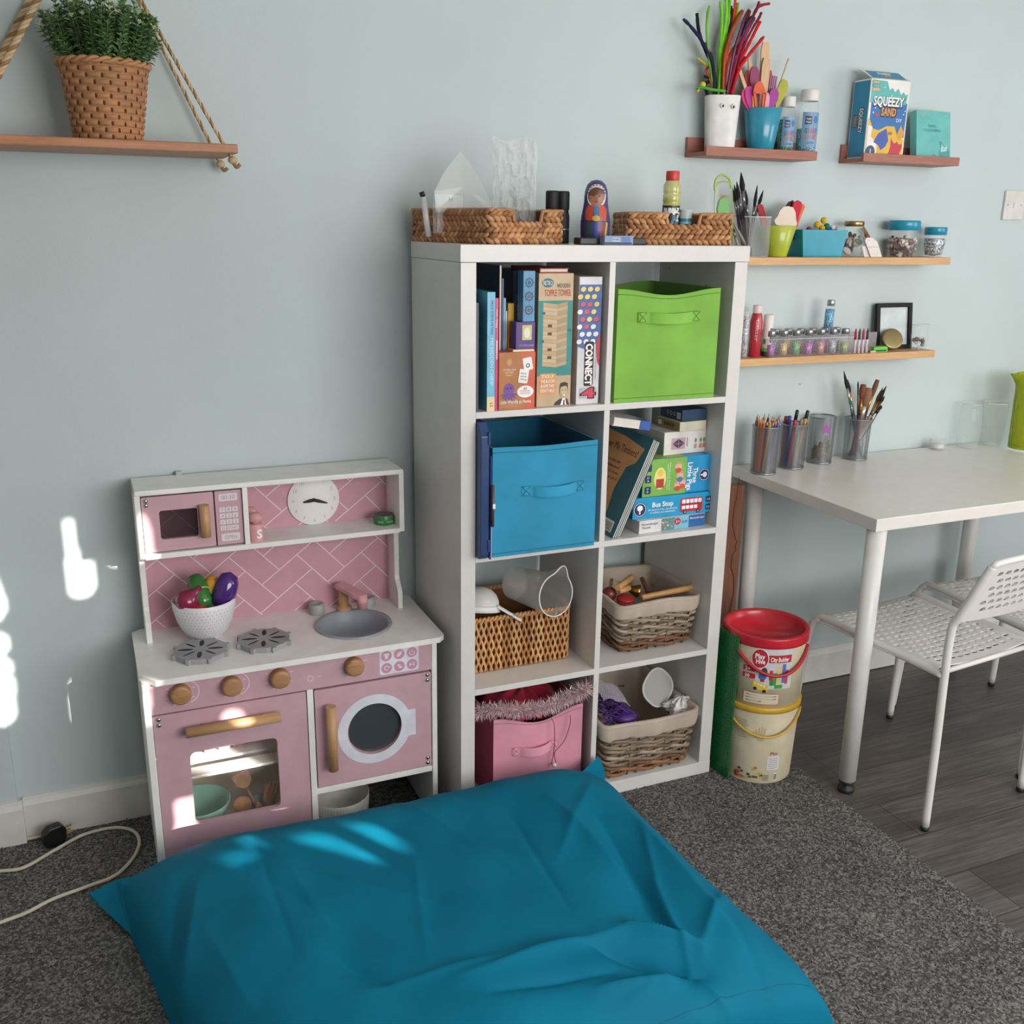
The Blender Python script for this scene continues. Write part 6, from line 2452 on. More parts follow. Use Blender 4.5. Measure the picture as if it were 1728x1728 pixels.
# teal cup of toy cutlery
c2 = (upx(1280, L1), yc - .004, L1)
h2 = hgt(1280, 184, yc) - L1
wtop = (upx(1307, L1 + h2) - upx(1254, L1 + h2)) / 2
TEALC = mat('#2f93b0', .25, coat=.3)
solo(MB().cup(.0345, wtop, h2, TEALC, .002, 40, c=c2), 'teal_cup', 'glossy teal blue cup holding toy cutlery on the ledge', 'cup')
zt2 = L1 + h2


def flatthing(name, label, foot, tip, outline, col, th=.003, y=None, dy=.0, group='toy cutlery in the teal cup', mt=None, lean=None):
    """flat utensil: foot and tip are photo pixels, outline in metres about the axis from the foot"""
    y = c2[1] if y is None else y
    a, b_ = pt(*foot, y=y), pt(*tip, y=y + dy)
    d = b_ - a
    L = d.length
    d.normalize()
    sx = V((1, 0, 0)) - d * d.x
    sx.normalize()
    fr = F(a, sx, d)
    o_ = [(x, t * L) for x, t in outline]
    return solo(MB().prism(o_, -th / 2, th / 2, mt or mat(col, .4), fr), name, label, 'toy cutlery', group, base=a)


SPOON = [(-.004, 0), (.004, 0), (.0045, .55), (.012, .70), (.0165, .82), (.014, .94), (.006, 1), (-.006, 1), (-.014, .94), (-.0165, .82), (-.012, .70), (-.0045, .55)]
STICK = [(-.004, 0), (.004, 0), (.005, .96), (.002, 1), (-.002, 1), (-.005, .96)]
KNIFE = [(-.006, 0), (.006, 0), (.0085, .5), (.008, .9), (.002, 1), (-.004, .98), (-.007, .6)]
PADDLE = [(-.008, 0), (.008, 0), (.0125, .5), (.0135, .92), (.010, 1), (-.010, 1), (-.0135, .92), (-.0125, .5)]
WDL = wood('#c49a72', '#dfbb94', 'z', 2)
flatthing('wooden_paddle', 'broad pale wooden paddle tallest in the teal cup', (1282, 235), (1292, 71), PADDLE, None, mt=WDL, y=c2[1] + .012, th=.004)
flatthing('wooden_paddle', 'second wooden paddle with a slanting edge in the teal cup', (1280, 235), (1294, 98), PADDLE, None, mt=WDL, y=c2[1] + .004, th=.004)
flatthing('wooden_knife', 'wooden toy knife left of the broad paddle', (1274, 235), (1264, 98), KNIFE, None, mt=WDL, y=c2[1] + .014, th=.004)
flatthing('wooden_stick', 'thin pale stick leaning far left in the teal cup', (1288, 240), (1246, 113), STICK, None, mt=WDL, y=c2[1] - .004, th=.004)
flatthing('wooden_spoon', 'plum coloured wooden spoon behind the orange fork', (1276, 235), (1273, 112), SPOON, '#8f3560', y=c2[1] + .008)
flatthing('toy_spoon', 'magenta toy spoon at the left of the teal cup', (1277, 238), (1263, 146), SPOON, '#b52a8a', y=c2[1] - .008)
flatthing('toy_spoon', 'pink toy spoon far left in the teal cup', (1284, 240), (1256, 150), SPOON, '#d63a7a', y=c2[1] - .004)
flatthing('toy_spoon', 'purple toy spoon at the right of the teal cup', (1283, 235), (1309, 150), SPOON, '#9c2f90', y=c2[1] - .010)
flatthing('toy_spoon', 'olive yellow toy spoon with a wide bowl at the right', (1292, 235), (1325, 135), SPOON, '#a9a633', y=c2[1] - .004, th=.004)
flatthing('toy_knife', 'pale pink toy knife at the front of the teal cup', (1288, 235), (1295, 156), KNIFE, '#e79aa6', y=c2[1] - .014)
flatthing('toy_spoon', 'dark red toy spoon behind the plum one', (1277, 235), (1263, 118), SPOON, '#9a2433', y=c2[1] + .016)
flatthing('toy_knife', 'red toy knife behind the broad paddle', (1290, 235), (1300, 118), KNIFE, '#b02a38', y=c2[1] + .018)
flatthing('toy_stick', 'yellow toy handle upright at the front of the teal cup', (1272, 235), (1272, 160), STICK, '#d8b545', y=c2[1] - .012)
# orange fork with an oval opening
a, b_ = pt(1281, 200, y=c2[1] - .016), pt(1281, 137, y=c2[1] - .016)
o = thing('toy_shovel', 'orange toy shovel with a triangular opening at the front', 'toy cutlery', a, 0, 'toy cutlery in the teal cup')
fr = F(a, (1, 0, 0), (b_ - a))
L = (b_ - a).length
bt = MB()
OT = mat('#dc5a2f', .4)
for s_ in (-1, 1):
    bt.prism([(s_ * .001, -.02), (s_ * .006, -.02), (s_ * .020, L * .72), (s_ * .012, L * .72)], -.002, .002, OT, fr)
bt.prism([(-.020, L * .68)] + [(-.02 + .04 * t / 8, L * (.72 + .28 * sin(pi * t / 8) ** .6)) for t in range(9)] + [(.020, L * .68), (.009, L * .66), (-.009, L * .66)], -.002, .002, OT, fr)
part(bt, 'head', o)
# lilac fork
a, b_ = pt(1290, 235, y=c2[1] + .002), pt(1306, 128, y=c2[1] + .002)
d = (b_ - a); L = d.length; d.normalize()
fr = F(a, V((1, 0, 0)) - d * d.x, d)
fk = [(-.004, 0), (.004, 0), (.005, L * .6), (.0115, L * .74)]
for k in range(4):
    xr = .0115 - k * .0064
    fk += [(xr, L), (xr - .0036, L)]
    if k < 3:
        fk += [(xr - .0036, L * .78), (xr - .0064, L * .78)]
fk += [(-.0115, L * .74), (-.005, L * .6)]
solo(MB().prism(fk, -.0015, .0015, mat('#a86a93', .4), fr), 'toy_fork', 'lilac toy fork with four thin prongs', 'toy cutlery', 'toy cutlery in the teal cup', base=a)
a, b_ = pt(1300, 190, y=c2[1] + .01), pt(1330, 100, y=c2[1] + .01)
o = thing('crochet_hook', 'thin wooden crochet hook leaning right out of the cup', 'crochet hook', a)
part(MB().tube([a, b_], .0022, WDL, 8), 'shaft', o)
part(MB().tube(spline([b_ - V((.002, 0, .006)), b_, b_ + V((.002, 0, .001)), b_ + V((.002, 0, -.004))], 5), .0022, WDL, 8), 'hook', o)


# glitter bottles
def glitter_bottle(label, u, uw, vtop, hexes, lid, y, cap, lidw=1., g0=.9):
    x = upx(u, L1, y)
    h = hgt(u, vtop, y) - L1
    r = uw
    o = thing('glitter_bottle', label, 'bottle', (x, y, L1), 0, 'giant glitter bottles')
    P_ = [(.0005, 0), (r * .95, 0), (r, .003), (r, h * .70), (r * .97, h * .76), (r * .82, h * .82), (r * .82, h * .84)]
    part(MB().lathe(P_, film('#dfe7ea', .10, .05), 36, c=(x, y, L1)), 'clear_shell', o)
    part(MB().lathe([(.0005, .002), (r * .96, .002), (r * .96, h * g0), (.0005, h * g0)], glitter(*hexes), 36, c=(x, y, L1)), 'glitter_fill', o)
    part(MB().lathe([(r * .86, h * .83), (r * .88, h * .835), (r * .88, h * .985), (r * .84, h), (.0005, h)], mat('#e2dedb', .4), 32, c=(x, y, L1)), 'lid', o)
    cc = (x, y, L1)
    a0 = facing(cc) + .42
    rf = lambda z: r + .0004
    l = MB()
    wrap(l, cc, rf, a0, wrect(-r * .95, h * .16, r * 1.0, h * .66), mat('#7fa3c4', .45), .0002)
    wrap(l, cc, rf, a0, wrect(-r * .65, h * .48, r * .0, h * .60), mat('#2c3f66', .45), .0006)
    wtext(l, cc, rf, a0, -r * .32, h * .565, 'Happy', h * .035, WTXT, w=r * .5, off=.0011)
    wtext(l, cc, rf, a0, -r * .32, h * .515, 'Maker', h * .035, WTXT, w=r * .5, off=.0011)
    wrap(l, cc, rf, a0, well(r * .42, h * .55, r * .26, h * .055), mat('#2f7fc0', .45), .0006)
    for k, ch in enumerate('GIANT'):
        wtext(l, cc, rf, a0, r * (-.52 + .27 * k), h * .385, ch, h * .075, mat(('#2f9a6a', '#d94a8a', '#e2683a', '#d94a8a', '#2f8ac0')[k], .45), w=r * (.22 if ch != 'I' else .06), off=.0008, bold=.03)
    for k, ch in enumerate('GLITTER'):
        wtext(l, cc, rf, a0, r * (-.62 + .2 * k), h * .295, ch, h * .07, mat(('#e2a13a', '#e27a4a', '#d94a6a', '#e2a13a', '#e27a4a', '#d94a6a', '#e2a13a')[k], .45), w=r * (.17 if ch != 'I' else .05), off=.0008, bold=.03)
    wtext(l, cc, rf, a0, 0, h * .21, 'slime', h * .04, mat('#2f4f7f', .45), off=.0008)
    part(l, 'label', o)


glitter_bottle('green glitter bottle with a printed label beside the teal cup', 1323, .0225, 163, ('#1d6b3a', '#4fae6a'), 0, .342, 0, g0=.62)
glitter_bottle('blue glitter bottle with a printed label at the end of the ledge', 1357.5, .0285, 151, ('#1f5f9a', '#7fc0e0'), 0, .326, 0, g0=.42)

# ------------------------------------------------ ledge with the boxes
pA = pt(1456.7, 257, z=L2 + .002)
yA = .3
xA0, xA1 = upx(1457, L2, yA), upx(1522, L2, yA)
hA = hgt(1497, 134, yA) - L2


def sand(b, f, w, d, h):
    fr = f['front']
    b.rect(fr, .001, .001, w - .001, h - .001, mat('#f0e9e4', .45), .0003)
    SEA = mat('#2f6fb0', .45)
    b.rect(fr, w * .05, h * .28, w * .97, h * .72, SEA, .0006)
    AQ = mat('#5fb7b2', .45)
    b.poly(fr, [(w * .02, h * .70), (w * .93, h * .70), (w * .96, h * .84), (w * .9, h * .82), (w * .84, h * .86), (w * .78, h * .82), (w * .7, h * .9), (w * .62, h * .85), (w * .55, h * .9), (w * .48, h * .87), (w * .4, h * .98), (w * .02, h * .985)], AQ, .0008)
    for k, (c_, s_) in enumerate((('#8fa04a', 'MAKE'), ('#2f8a96', 'YOUR'), ('#d98a4a', 'OWN'))):
        b.rect(fr, w * .04, h * (.94 - .045 * k), w * .22, h * (.975 - .045 * k), mat(c_, .45), .0010)
        b.text(fr, s_, w * .13, h * (.957 - .045 * k), .005, WTXT, w=w * .15, off=.0013)
    b.text(fr, 'SQUEEZY', w * .5, h * .722, h * .125, mat('#2a1d3a', .45), w=w * .82, bold=.07, off=.0011)
    b.text(fr, 'SQUEEZY', w * .49, h * .73, h * .115, WTXT, w=w * .78, bold=.03, off=.0016)
    b.text(fr, 'SAND', w * .52, h * .595, h * .11, mat('#2a1d3a', .45), w=w * .42, bold=.07, off=.0011)
    b.text(fr, 'SAND', w * .51, h * .60, h * .10, mat('#e7a03a', .45), w=w * .38, bold=.03, off=.0016)
    b.text(fr, 'DIY', w * .8, h * .50, h * .045, WTXT, off=.0011)
    SA = mat('#e2b53a', .45)
    b.poly(fr, [(w * .02, h * .02), (w * .97, h * .02), (w * .97, h * .26), (w * .8, h * .30), (w * .7, h * .42), (w * .5, h * .42), (w * .3, h * .36), (w * .15, h * .38), (w * .05, h * .5), (w * .02, h * .5)], SA, .0009)
    b.poly(fr, [(w * .03, h * .02), (w * .3, h * .02), (w * .28, h * .2), (w * .12, h * .28), (w * .14, h * .40), (w * .03, h * .42)], mat('#f0e9e4', .45), .0012)
    b.poly(fr, [(w * .2, h * .21), (w * .3, h * .32), (w * .5, h * .39), (w * .58, h * .24), (w * .52, h * .16), (w * .4, h * .11), (w * .34, h * .17)], mat('#3f5cae', .45), .0014)
    b.poly(fr, [(w * .6, h * .05), (w * .85, h * .02), (w * .95, h * .15), (w * .93, h * .21), (w * .87, h * .19), (w * .8, h * .23), (w * .74, h * .20), (w * .64, h * .27), (w * .65, h * .16)], mat('#c22a45', .45), .0014)
    b.poly(fr, [(w * .78, h * .32), (w * .86, h * .44), (w * .95, h * .36), (w * .94, h * .29), (w * .84, h * .25)], mat('#e0a02f', .45), .0014)
    b.ell(fr, w * .14, h * .09, w * .12, h * .075, mat('#38536e', .45), .0016, 24)
    b.text(fr, '1', w * .14, h * .095, h * .055, WTXT, bold=.03, off=.002)
    for x_, z_ in ((.12, .58), (.9, .58), (.93, .62), (.16, .64), (.55, .80), (.35, .9)):
        b.ell(fr, w * x_, h * z_, w * .018, h * .01, mat('#bfe0ea', .45), .0013, 10)
    b.ell(fr, w * .22, h * .555, w * .06, h * .025, mat('#b04a4a', .45), .0013, 10)
    b.ell(fr, w * .6, h * .33, w * .06, h * .022, mat('#a8702f', .45), .0013, 10)
    fl = f['left']
    b.rect(fl, d * .04, h * .02, d * .96, h * .98, mat('#2b8ab2', .45), .0005)
    b.text(fl, 'SQUEEZY', d * .62, h * .48, d * .26, DARKTXT, w=h * .34, rot=-pi / 2, bold=.06, off=.0008)
    b.text(fl, 'SQUEEZY', d * .62, h * .48, d * .22, WTXT, w=h * .32, rot=-pi / 2, bold=.02, off=.0011)
    b.text(fl, 'SAND', d * .30, h * .48, d * .24, DARKTXT, w=h * .17, rot=-pi / 2, bold=.06, off=.0008)
    b.text(fl, 'SAND', d * .30, h * .48, d * .20, mat('#dd9a4a', .45), w=h * .15, rot=-pi / 2, bold=.02, off=.0011)


dA = .07
o = thing('sand_box', 'tall blue and white craft sand box with its flap open', 'box', ((xA0 + xA1) / 2, yA + dA / 2, L2))
T = TR((xA0, yA, L2))
b = MB().box((0, 0, 0), (xA1 - xA0, dA, hA), mat('#f0ece8', .45), .0006, T)
sand(b, faces_of(T, xA1 - xA0, dA, hA), xA1 - xA0, dA, hA)
part(b, 'carton', o)
wA = xA1 - xA0
q1, q2 = V((xA0, yA, L2 + hA)), V((xA1, yA, L2 + hA))
q3, q4 = V((xA1 - .012, yA + .045, L2 + hA + .026)), V((xA0 - .006, yA + .045, L2 + hA + .028))
b = MB().add([q1, q2, q3, q4], [(0, 1, 2, 3)], mat('#f0ece8', .45))
nrm = (q2 - q1).cross(q4 - q1).normalized()
b.add([p + nrm * .0009 for p in (q1, q2, q3, q4)], [(0, 1, 2, 3)], mat('#f0ece8', .45))
fr = F(q1, q2 - q1, q4 - q1)
fr.uy = (q4 - q1 - fr.ux * (q4 - q1).dot(fr.ux)).normalized()
fr.n = fr.ux.cross(fr.uy)
b.rect(fr, wA * .04, .003, wA * .90, .046, mat('#2b8ab2', .45), .0014)
b.text(fr, 'SQUEEZY', wA * .46, .032, .012, WTXT, w=wA * .36, bold=.04, off=.0018)
b.text(fr, 'SAND', wA * .48, .018, .011, mat('#e7a03a', .45), w=wA * .2, bold=.04, off=.0018)
part(b, 'flap', o, 'open top flap')


def teal(b, f, w, d, h):
    fr = f['front']
    LT, DT = mat('#a9d6d2', .5), mat('#3f8f92', .5)
    b.text(fr, 'TigBag', w * .22, h * .93, h * .05, LT, w=w * .32, off=.0008)
    b.text(fr, 'Ages 3+', w * .85, h * .92, h * .03, LT, w=w * .16, off=.0008)
    b.text(fr, 'TRAVEL', w * .45, h * .70, h * .055, DT, w=w * .26, off=.0008)
    b.text(fr, 'COLOURING', w * .46, h * .62, h * .055, DT, w=w * .5, off=.0008)
    b.ell(fr, w * .82, h * .17, w * .17, h * .13, mat('#57aeb0', .5), .0006)
    b.poly(fr, [(w * .66, h * .08), (w * .72, h * .3), (w * .64, h * .42), (w * .75, h * .40), (w * .84, h * .28), (w * .98, h * .22), (w * .98, h * .04)], mat('#4fa3a8', .5), .0008)
    b.poly(fr, [(w * .70, h * .20), (w * .74, h * .36), (w * .80, h * .28), (w * .9, h * .33), (w * .88, h * .22)], mat('#b9dcd8', .5), .0011)
    b.ell(fr, w * .79, h * .26, w * .012, h * .012, DARKTXT, .0015, 8)
    b.ring(fr, w * .5, h * .08, w * .06, w * .075, mat('#8a86a8', .5), .0008, 16, .3, 4.5)


xt0, xt1 = upx(1545, L2, .315), upx(1602, L2, .315)
htl = hgt(1575, 186, .335) - L2
T = TR((xt0, .312, L2)) @ M.Rotation(radians(-9), 4, 'X')
gbox('colouring_box', 'small teal box leaning on the wall right of the sand craft box', T, xt1 - xt0, .026, htl, '#6fbfbb', teal)

# ------------------------------------------------ oak shelf, upper
ym = .325
# clear cup of brushes
cb = (upx(1262, ZM, ym), ym, ZM)
hb = hgt(1262, 366, ym) - ZM
cq = MB()
rq = .040
for s0, s1, a_, b2 in ((0, 0, 0, 0),):
    T = TR((cb[0], cb[1], cb[2]), radians(8))
    for (x0_, y0_, x1_, y1_) in ((-rq, -rq, rq, -rq + .002), (-rq, rq - .002, rq, rq), (-rq, -rq, -rq + .002, rq), (rq - .002, -rq, rq, rq)):
        cq.box((x0_, y0_, 0), (x1_, y1_, hb), film('#e6ebea', .07, .05), 0, T)
    cq.box((-rq, -rq, 0), (rq, rq, .003), film('#e6ebea', .14, .05), 0, T)
    cq.tube([T @ V(p) for p in ((-rq, -rq, hb), (rq, -rq, hb), (rq, rq, hb), (-rq, rq, hb))], .0013, film('#f4f8f8', .6, .05), 5, closed=True)
solo(cq, 'brush_pot', 'clear square pot of dark paint brushes on the oak shelf', 'pot', base=cb)


def brush(label, a, b, br, fl, hr, col, mtip, group, flat=.9, hair='#191614', fer='#8d8f92'):
    """paint brush from its handle end a to its hair tip b"""
    a, b = V(a), V(b)
    br *= 1.35
    o = thing('paint_brush', label, 'paint brush', a, 0, group)
    p1, p2 = a.lerp(b, 1 - hr - fl), a.lerp(b, 1 - hr)
    part(MB().tube([a, a.lerp(p1, .15), a.lerp(p1, .8), p1], [br * .5, br * .8, br * 1.15, br * .8], mat(col, .35), 10), 'handle', o)
    part(MB().tube([p1, p2], [br * .85, br * 1.0], mat(fer, .25, .8), 10), 'ferrule', o)
    pts = [p2.lerp(b, t) for t in (0, .3, .65, 1)]
    part(MB().tube(pts, [br * 1.0, br * 1.35, br * flat, br * .15 if flat < 1.1 else br * 1.1], mat(hair, .8), 10), 'bristles', o)
    return o


GB = 'paint brushes in the clear square pot'
for k, (lb, f_, t_, br_) in enumerate((
        ('tallest dark brush with a fat black tip in the clear pot', (1263, 430), (1250.5, 291), .0042),
        ('dark brush just left of the tallest one', (1262, 430), (1243, 306), .0032),
        ('slim dark brush second from the left in the clear pot', (1258, 430), (1239, 311), .0028),
        ('slim dark brush farthest left in the clear pot', (1256, 430), (1235, 314), .0026),
        ('dark brush right of the tallest in the clear pot', (1266, 430), (1258, 320), .0032),
        ('slim brush leaning right with a long black tip', (1262, 430), (1278, 312), .0028),
        ('slim brush leaning farthest right in the clear pot', (1254, 430), (1288, 321), .0028),
        ('dark brush with its tip hidden in the middle of the pot', (1268, 430), (1255, 335), .003))):
    yy = ym - .02 + .006 * k
    brush(lb, pt(*f_, y=yy), pt(*t_, y=yy + .004), br_, .2, .22 if k != 5 else .3, ('#33202c', '#2a1a24', '#3b2733')[k % 3], None, GB)
for k, (a_, b2) in enumerate((((1238, 376), (1268, 432)), ((1250, 430), (1236, 384)))):
    yy = ym - .028 - .003 * k
    brush(('pale handled brush slanting down to the right in the clear pot', 'pale handled brush slanting down to the left in the clear pot')[k], pt(*a_, y=yy), pt(*b2, y=yy), .003, .2, .15, '#8f8582', None, GB)

# lime cup of felt shapes
c3 = (upx(1309, ZM, ym - .005), ym - .005, ZM)
h3 = hgt(1309, 381, ym - .005) - ZM
w3 = (upx(1334.5, ZM + h3, ym) - upx(1285, ZM + h3, ym)) / 2
LIME = mat('#b3bf3c', .3, coat=.3)
solo(MB().cup(.0305, w3, h3, LIME, .002, 40, c=c3), 'lime_cup', 'lime green cup of felt shapes on the oak shelf', 'cup')
FG = 'felt shapes in the lime cup'


def felt(label, pix, col, y, th=.004):
    q_ = [pt(u, v, y=y) for u, v in pix]
    return solo(MB().prism([(p.x, p.z) for p in q_], 0, th, fabric(col, 900, .3), F((0, y, 0), (1, 0, 0), (0, 0, 1))), 'felt_shape', label, 'felt shape', FG)


felt('cream felt bell standing at the front of the lime cup', [(1305, 372), (1311, 365), (1315, 355), (1321, 349), (1329, 348), (1337, 350), (1341, 358), (1342, 370), (1344, 378), (1341, 382), (1318, 383), (1308, 379)], '#e3d3c4', c3[1] - .022)
felt('red felt heart behind the cream bell', [(1336, 352), (1338, 342), (1345, 338), (1351, 341), (1352, 349), (1347, 364), (1344, 382), (1336, 384)], '#c2283f', c3[1] - .006)
felt('orange felt heart at the right of the lime cup', [(1348, 345), (1355, 344), (1357, 350), (1350, 366), (1344, 384), (1338, 390), (1340, 372)], '#dd7440', c3[1] + .002)
felt('dark brown felt shape behind the cream bell', [(1324, 350), (1330, 341), (1337, 338), (1341, 344), (1337, 384), (1326, 384)], '#4a2f33', c3[1] + .008)
felt('long red felt strip leaning left in the lime cup', [(1276, 347), (1281, 344), (1286, 346), (1290, 360), (1297, 386), (1287, 392), (1283, 372)], '#a3323a', c3[1] + .012)

# blue tub with pompoms
yt = .305
bl0, bl1 = upx(1355, ZM, yt), upx(1419, ZM, yt)
tl0, tl1 = upx(1355, ZM + .06, yt - .004), upx(1429, ZM + .06, yt - .004)
ht4 = hgt(1390, 388, yt) - ZM
tub = MB()
TB = mat('#1f96b0', .3)


def tubwall(ins, top, z0, z1, flip):
    lo = [(bl0 + ins, yt + ins), (bl1 - ins, yt + ins), (bl1 - ins, .375 - ins), (bl0 + ins, .375 - ins)]
    hi = [(tl0 - .006 + ins, yt - .008 + ins), (tl1 - ins, yt - .008 + ins), (tl1 - ins, .381 - ins), (tl0 - .006 + ins, .381 - ins)]
    vs = [(x, y, z0) for x, y in lo] + [(x, y, z1) for x, y in hi]
    fs = [(i, (i + 1) % 4, 4 + (i + 1) % 4, 4 + i) for i in range(4)]
    tub.add(vs, [f[::-1] if flip else f for f in fs] + [(0, 1, 2, 3) if flip else (3, 2, 1, 0)], TB)
    return hi


ho = tubwall(0, 0, ZM, ZM + ht4, False)
hi_ = tubwall(.002, 0, ZM + .002, ZM + ht4, True)
tub.add([(x, y, ZM + ht4) for x, y in ho] + [(x, y, ZM + ht4) for x, y in hi_], [(i, (i + 1) % 4, 4 + (i + 1) % 4, 4 + i) for i in range(4)], TB)
o = thing('plastic_tub', 'turquoise plastic tub heaped with pompoms on the oak shelf', 'tub', ((bl0 + bl1) / 2, .34, ZM))
part(tub, 'body', o)
part(MB().ico((tl0 - .0055, .335, ZM + ht4 * .74), .010, mat('#1d4a78', .4), 2, squash=(.35, 1.2, 1)), 'handle_hole', o, 'dark round grip')
rr = random.Random(15)
for k, (u, v, r_, col, lb) in enumerate(((1379, 379, .0075, '#d9b520', 'yellow pompom at the left of the tub heap'), (1390, 372, .0072, '#dcb91f', 'yellow pompom on top of the tub heap'), (1387, 385, .0068, '#d5b32a', 'yellow pompom low in front of the tub heap'), (1395, 382, .0072, '#1f7a55', 'green pompom right of the yellow ones'), (1405, 384, .006, '#d9d6e2', 'white pompom near the right of the tub'), (1400, 387, .0055, '#2f55b0', 'blue pompom beside the green one'), (1365, 387, .006, '#b02a4a', 'dark pink pompom at the left of the tub'), (1410, 386, .005, '#a38ab5', 'lilac pompom at the right rim of the tub'))):
    mb_ = MB()
    P0 = pt(u, v, y=.335)
    mb_.ico(P0, r_ * 1.3, mat(col, .95, bmp=.9, bscale=500, vary=.12), 3)
    solo(mb_, 'pompom', lb, 'pompom', 'pompoms in the turquoise tub')


# jars
def jar(label, cu, y, z0, rmax, h, profile, fill_h, fillm, lidm=None, lid=None, name='glass_jar', bits=None, cat='jar', thick=True):
    x = upx(cu, z0, y)
    c_ = (x, y, z0)
    o = thing(name, label, cat, c_)
    pr = [(r_ * rmax, t * h) for r_, t in profile]
    part(MB().lathe(pr, film('#e3ebea', .07, .03), 40, c=c_), 'glass', o)
    rim = pr[-1]
    part(MB().tube([(x + rim[0] * cos(a * pi / 16), y + rim[0] * sin(a * pi / 16), z0 + rim[1]) for a in range(32)], .0012, film('#eef4f4', .55, .03), 6, closed=True), 'rim', o)
    if fill_h and fillm is not None:
        rf = rof(pr)
        fp = [(.0005, .002)] + [(max(.0006, rf(h * t) - .0015), h * t) for t in [fill_h * k / 8 for k in range(9)] if h * t > .002] + [(.0005, fill_h * h)]
        part(MB().lathe(fp, fillm, 36, c=c_), 'contents', o)
    if lid:
        part(MB().lathe([(r_ * rmax, t * h) for r_, t in lid], lidm, 40, c=c_), 'lid', o)
    return o, c_, rof(pr)


GOLD = mat('#a58a5a', .3, .9)
JP_ = [(.0005, 0), (.82, 0), (.9, .03), (1, .25), (1, .6), (.9, .74), (.78, .82), (.78, .86)]
h5 = hgt(1436, 373, .325) - ZM
rj = .032
o5, cj, rfj = jar('glass jar of feathers and bits with a dull gold lid', 1436, .33, ZM, rj, h5, JP_, 0, None, GOLD, [(.84, .85), (.90, .87), (.90, .97), (.86, 1), (.0005, 1)])
rr = random.Random(18)
for k in range(16):
    a_ = rr.uniform(0, 2 * pi); r_ = rj * rr.uniform(.3, .75); z = ZM + h5 * rr.uniform(.06, .62)
    part(MB().ico((cj[0] + r_ * cos(a_), cj[1] + r_ * sin(a_), z), rr.uniform(.008, .016), mat(rr.choice(('#8d6a5c', '#c9bcb0', '#231f20', '#5a7a6a', '#b09080', '#1b1a1c')), .7), 2, squash=(1.2, .5, .7), R=M.Rotation(rr.uniform(0, 3), 3, 'Y')), 'scrap', o5)
JT = [(.0005, 0), (.70, 0), (.78, .03), (1, .42), (1, .62), (.95, .72), (.95, .74)]
TLID = mat('#1f8fae', .3, coat=.2)
h6 = hgt(1521, 372, .32) - ZM
o6, c6, rf6 = jar('larger glass jar of sequins and gems with a teal lid', 1520, .325, ZM, .0465, h6, JT, 0, None, TLID, [(.98, .735), (1.02, .745), (1.02, .95), (.98, 1), (.0005, 1)])
part(MB().lathe([(.0005, .002)] + [(max(.001, rf6(h6 * t) - .004), h6 * t) for t in (.03, .15, .3, .42, .5)] + [(.0005, h6 * .52)], glitter('#4a2d2a', '#c2a898', 105), 32, c=c6), 'sequin_heap', o6)
for k in range(60):
    z = ZM + h6 * rr.uniform(.03, .55)
    a_ = rr.uniform(0, 2 * pi); r_ = rf6(z - ZM) * rr.uniform(.78, .90)
    part(MB().ico((c6[0] + r_ * cos(a_), c6[1] + r_ * sin(a_), z), rr.uniform(.005, .010), mat(rr.choice(('#7d3d34', '#b08a6a', '#b8b2ae', '#8d2f66', '#3a4a8f', '#2f6a4a', '#5a3a2e', '#d8c7c0', '#4a302a')), .3), 1, squash=(1, .55, .8), R=M.Rotation(rr.uniform(0, 3), 3, 'Y')), 'gem', o6)
h7 = hgt(1574, 383, .32) - ZM
o7, c7, rf7 = jar('smaller glass jar of silver beads with a teal lid', 1574, .325, ZM, .0325, h7, JT, .62, glitter('#5f6a70', '#c9d3d6', 260), TLID, [(.98, .735), (1.02, .745), (1.02, .95), (.98, 1), (.0005, 1)])
# white tags
for k, (u0, lb) in enumerate(((1466, 'white paper gift tag leaning in front of the gold lidded jar'), (1458, 'second white gift tag half hidden behind the front one'))):
    yy = .285 + .006 * k
    pix = [(u0 + 3, 433.5), (u0 + 22, 433.5), (u0 + 14, 408), (u0 + 5, 401), (u0 - 4, 401), (u0 - 7, 406)] if k == 0 else [(u0, 433.5), (u0 + 20, 433.5), (u0 + 12, 412), (u0 - 4, 416)]
    q_ = [pt(u, v, y=yy) for u, v in pix]
    b = MB().prism([(p.x, p.z) for p in q_], 0, .0015, mat('#e5dcd6', .7), F((0, yy, 0), (1, 0, 0), (0, 0, 1)))
    if k == 0:
        hp_ = pt(1466, 405.5, y=yy)
        b.ell(F((hp_.x, yy - .0015, hp_.z), (1, 0, 0), (0, 0, 1)), 0, 0, .0012, .0012, DARKTXT, .0003, 10)
        e0, e1 = pt(1462, 417, y=yy), pt(1482, 417.5, y=yy)
        b.rect(F((0, yy - .0015, 0), (1, 0, 0), (0, 0, 1)), e0.x, e0.z - .0004, e1.x, e0.z + .0004, mat('#7d7470', .7), .0003)
    solo(b, 'gift_tag', lb, 'tag', 'white gift tags')
# a brown speckled stick behind the jar
solo(MB().tube([pt(1456, 385, y=.365), pt(1467, 405, y=.365), pt(1470, 430, y=.365)], [.006, .007, .006], mat('#9c6a52', .8, vary=.3), 8), 'cinnamon_stick', 'brown speckled stick leaning behind the gold lidded jar', 'stick')

# ------------------------------------------------ oak shelf, lower
yl_ = .315
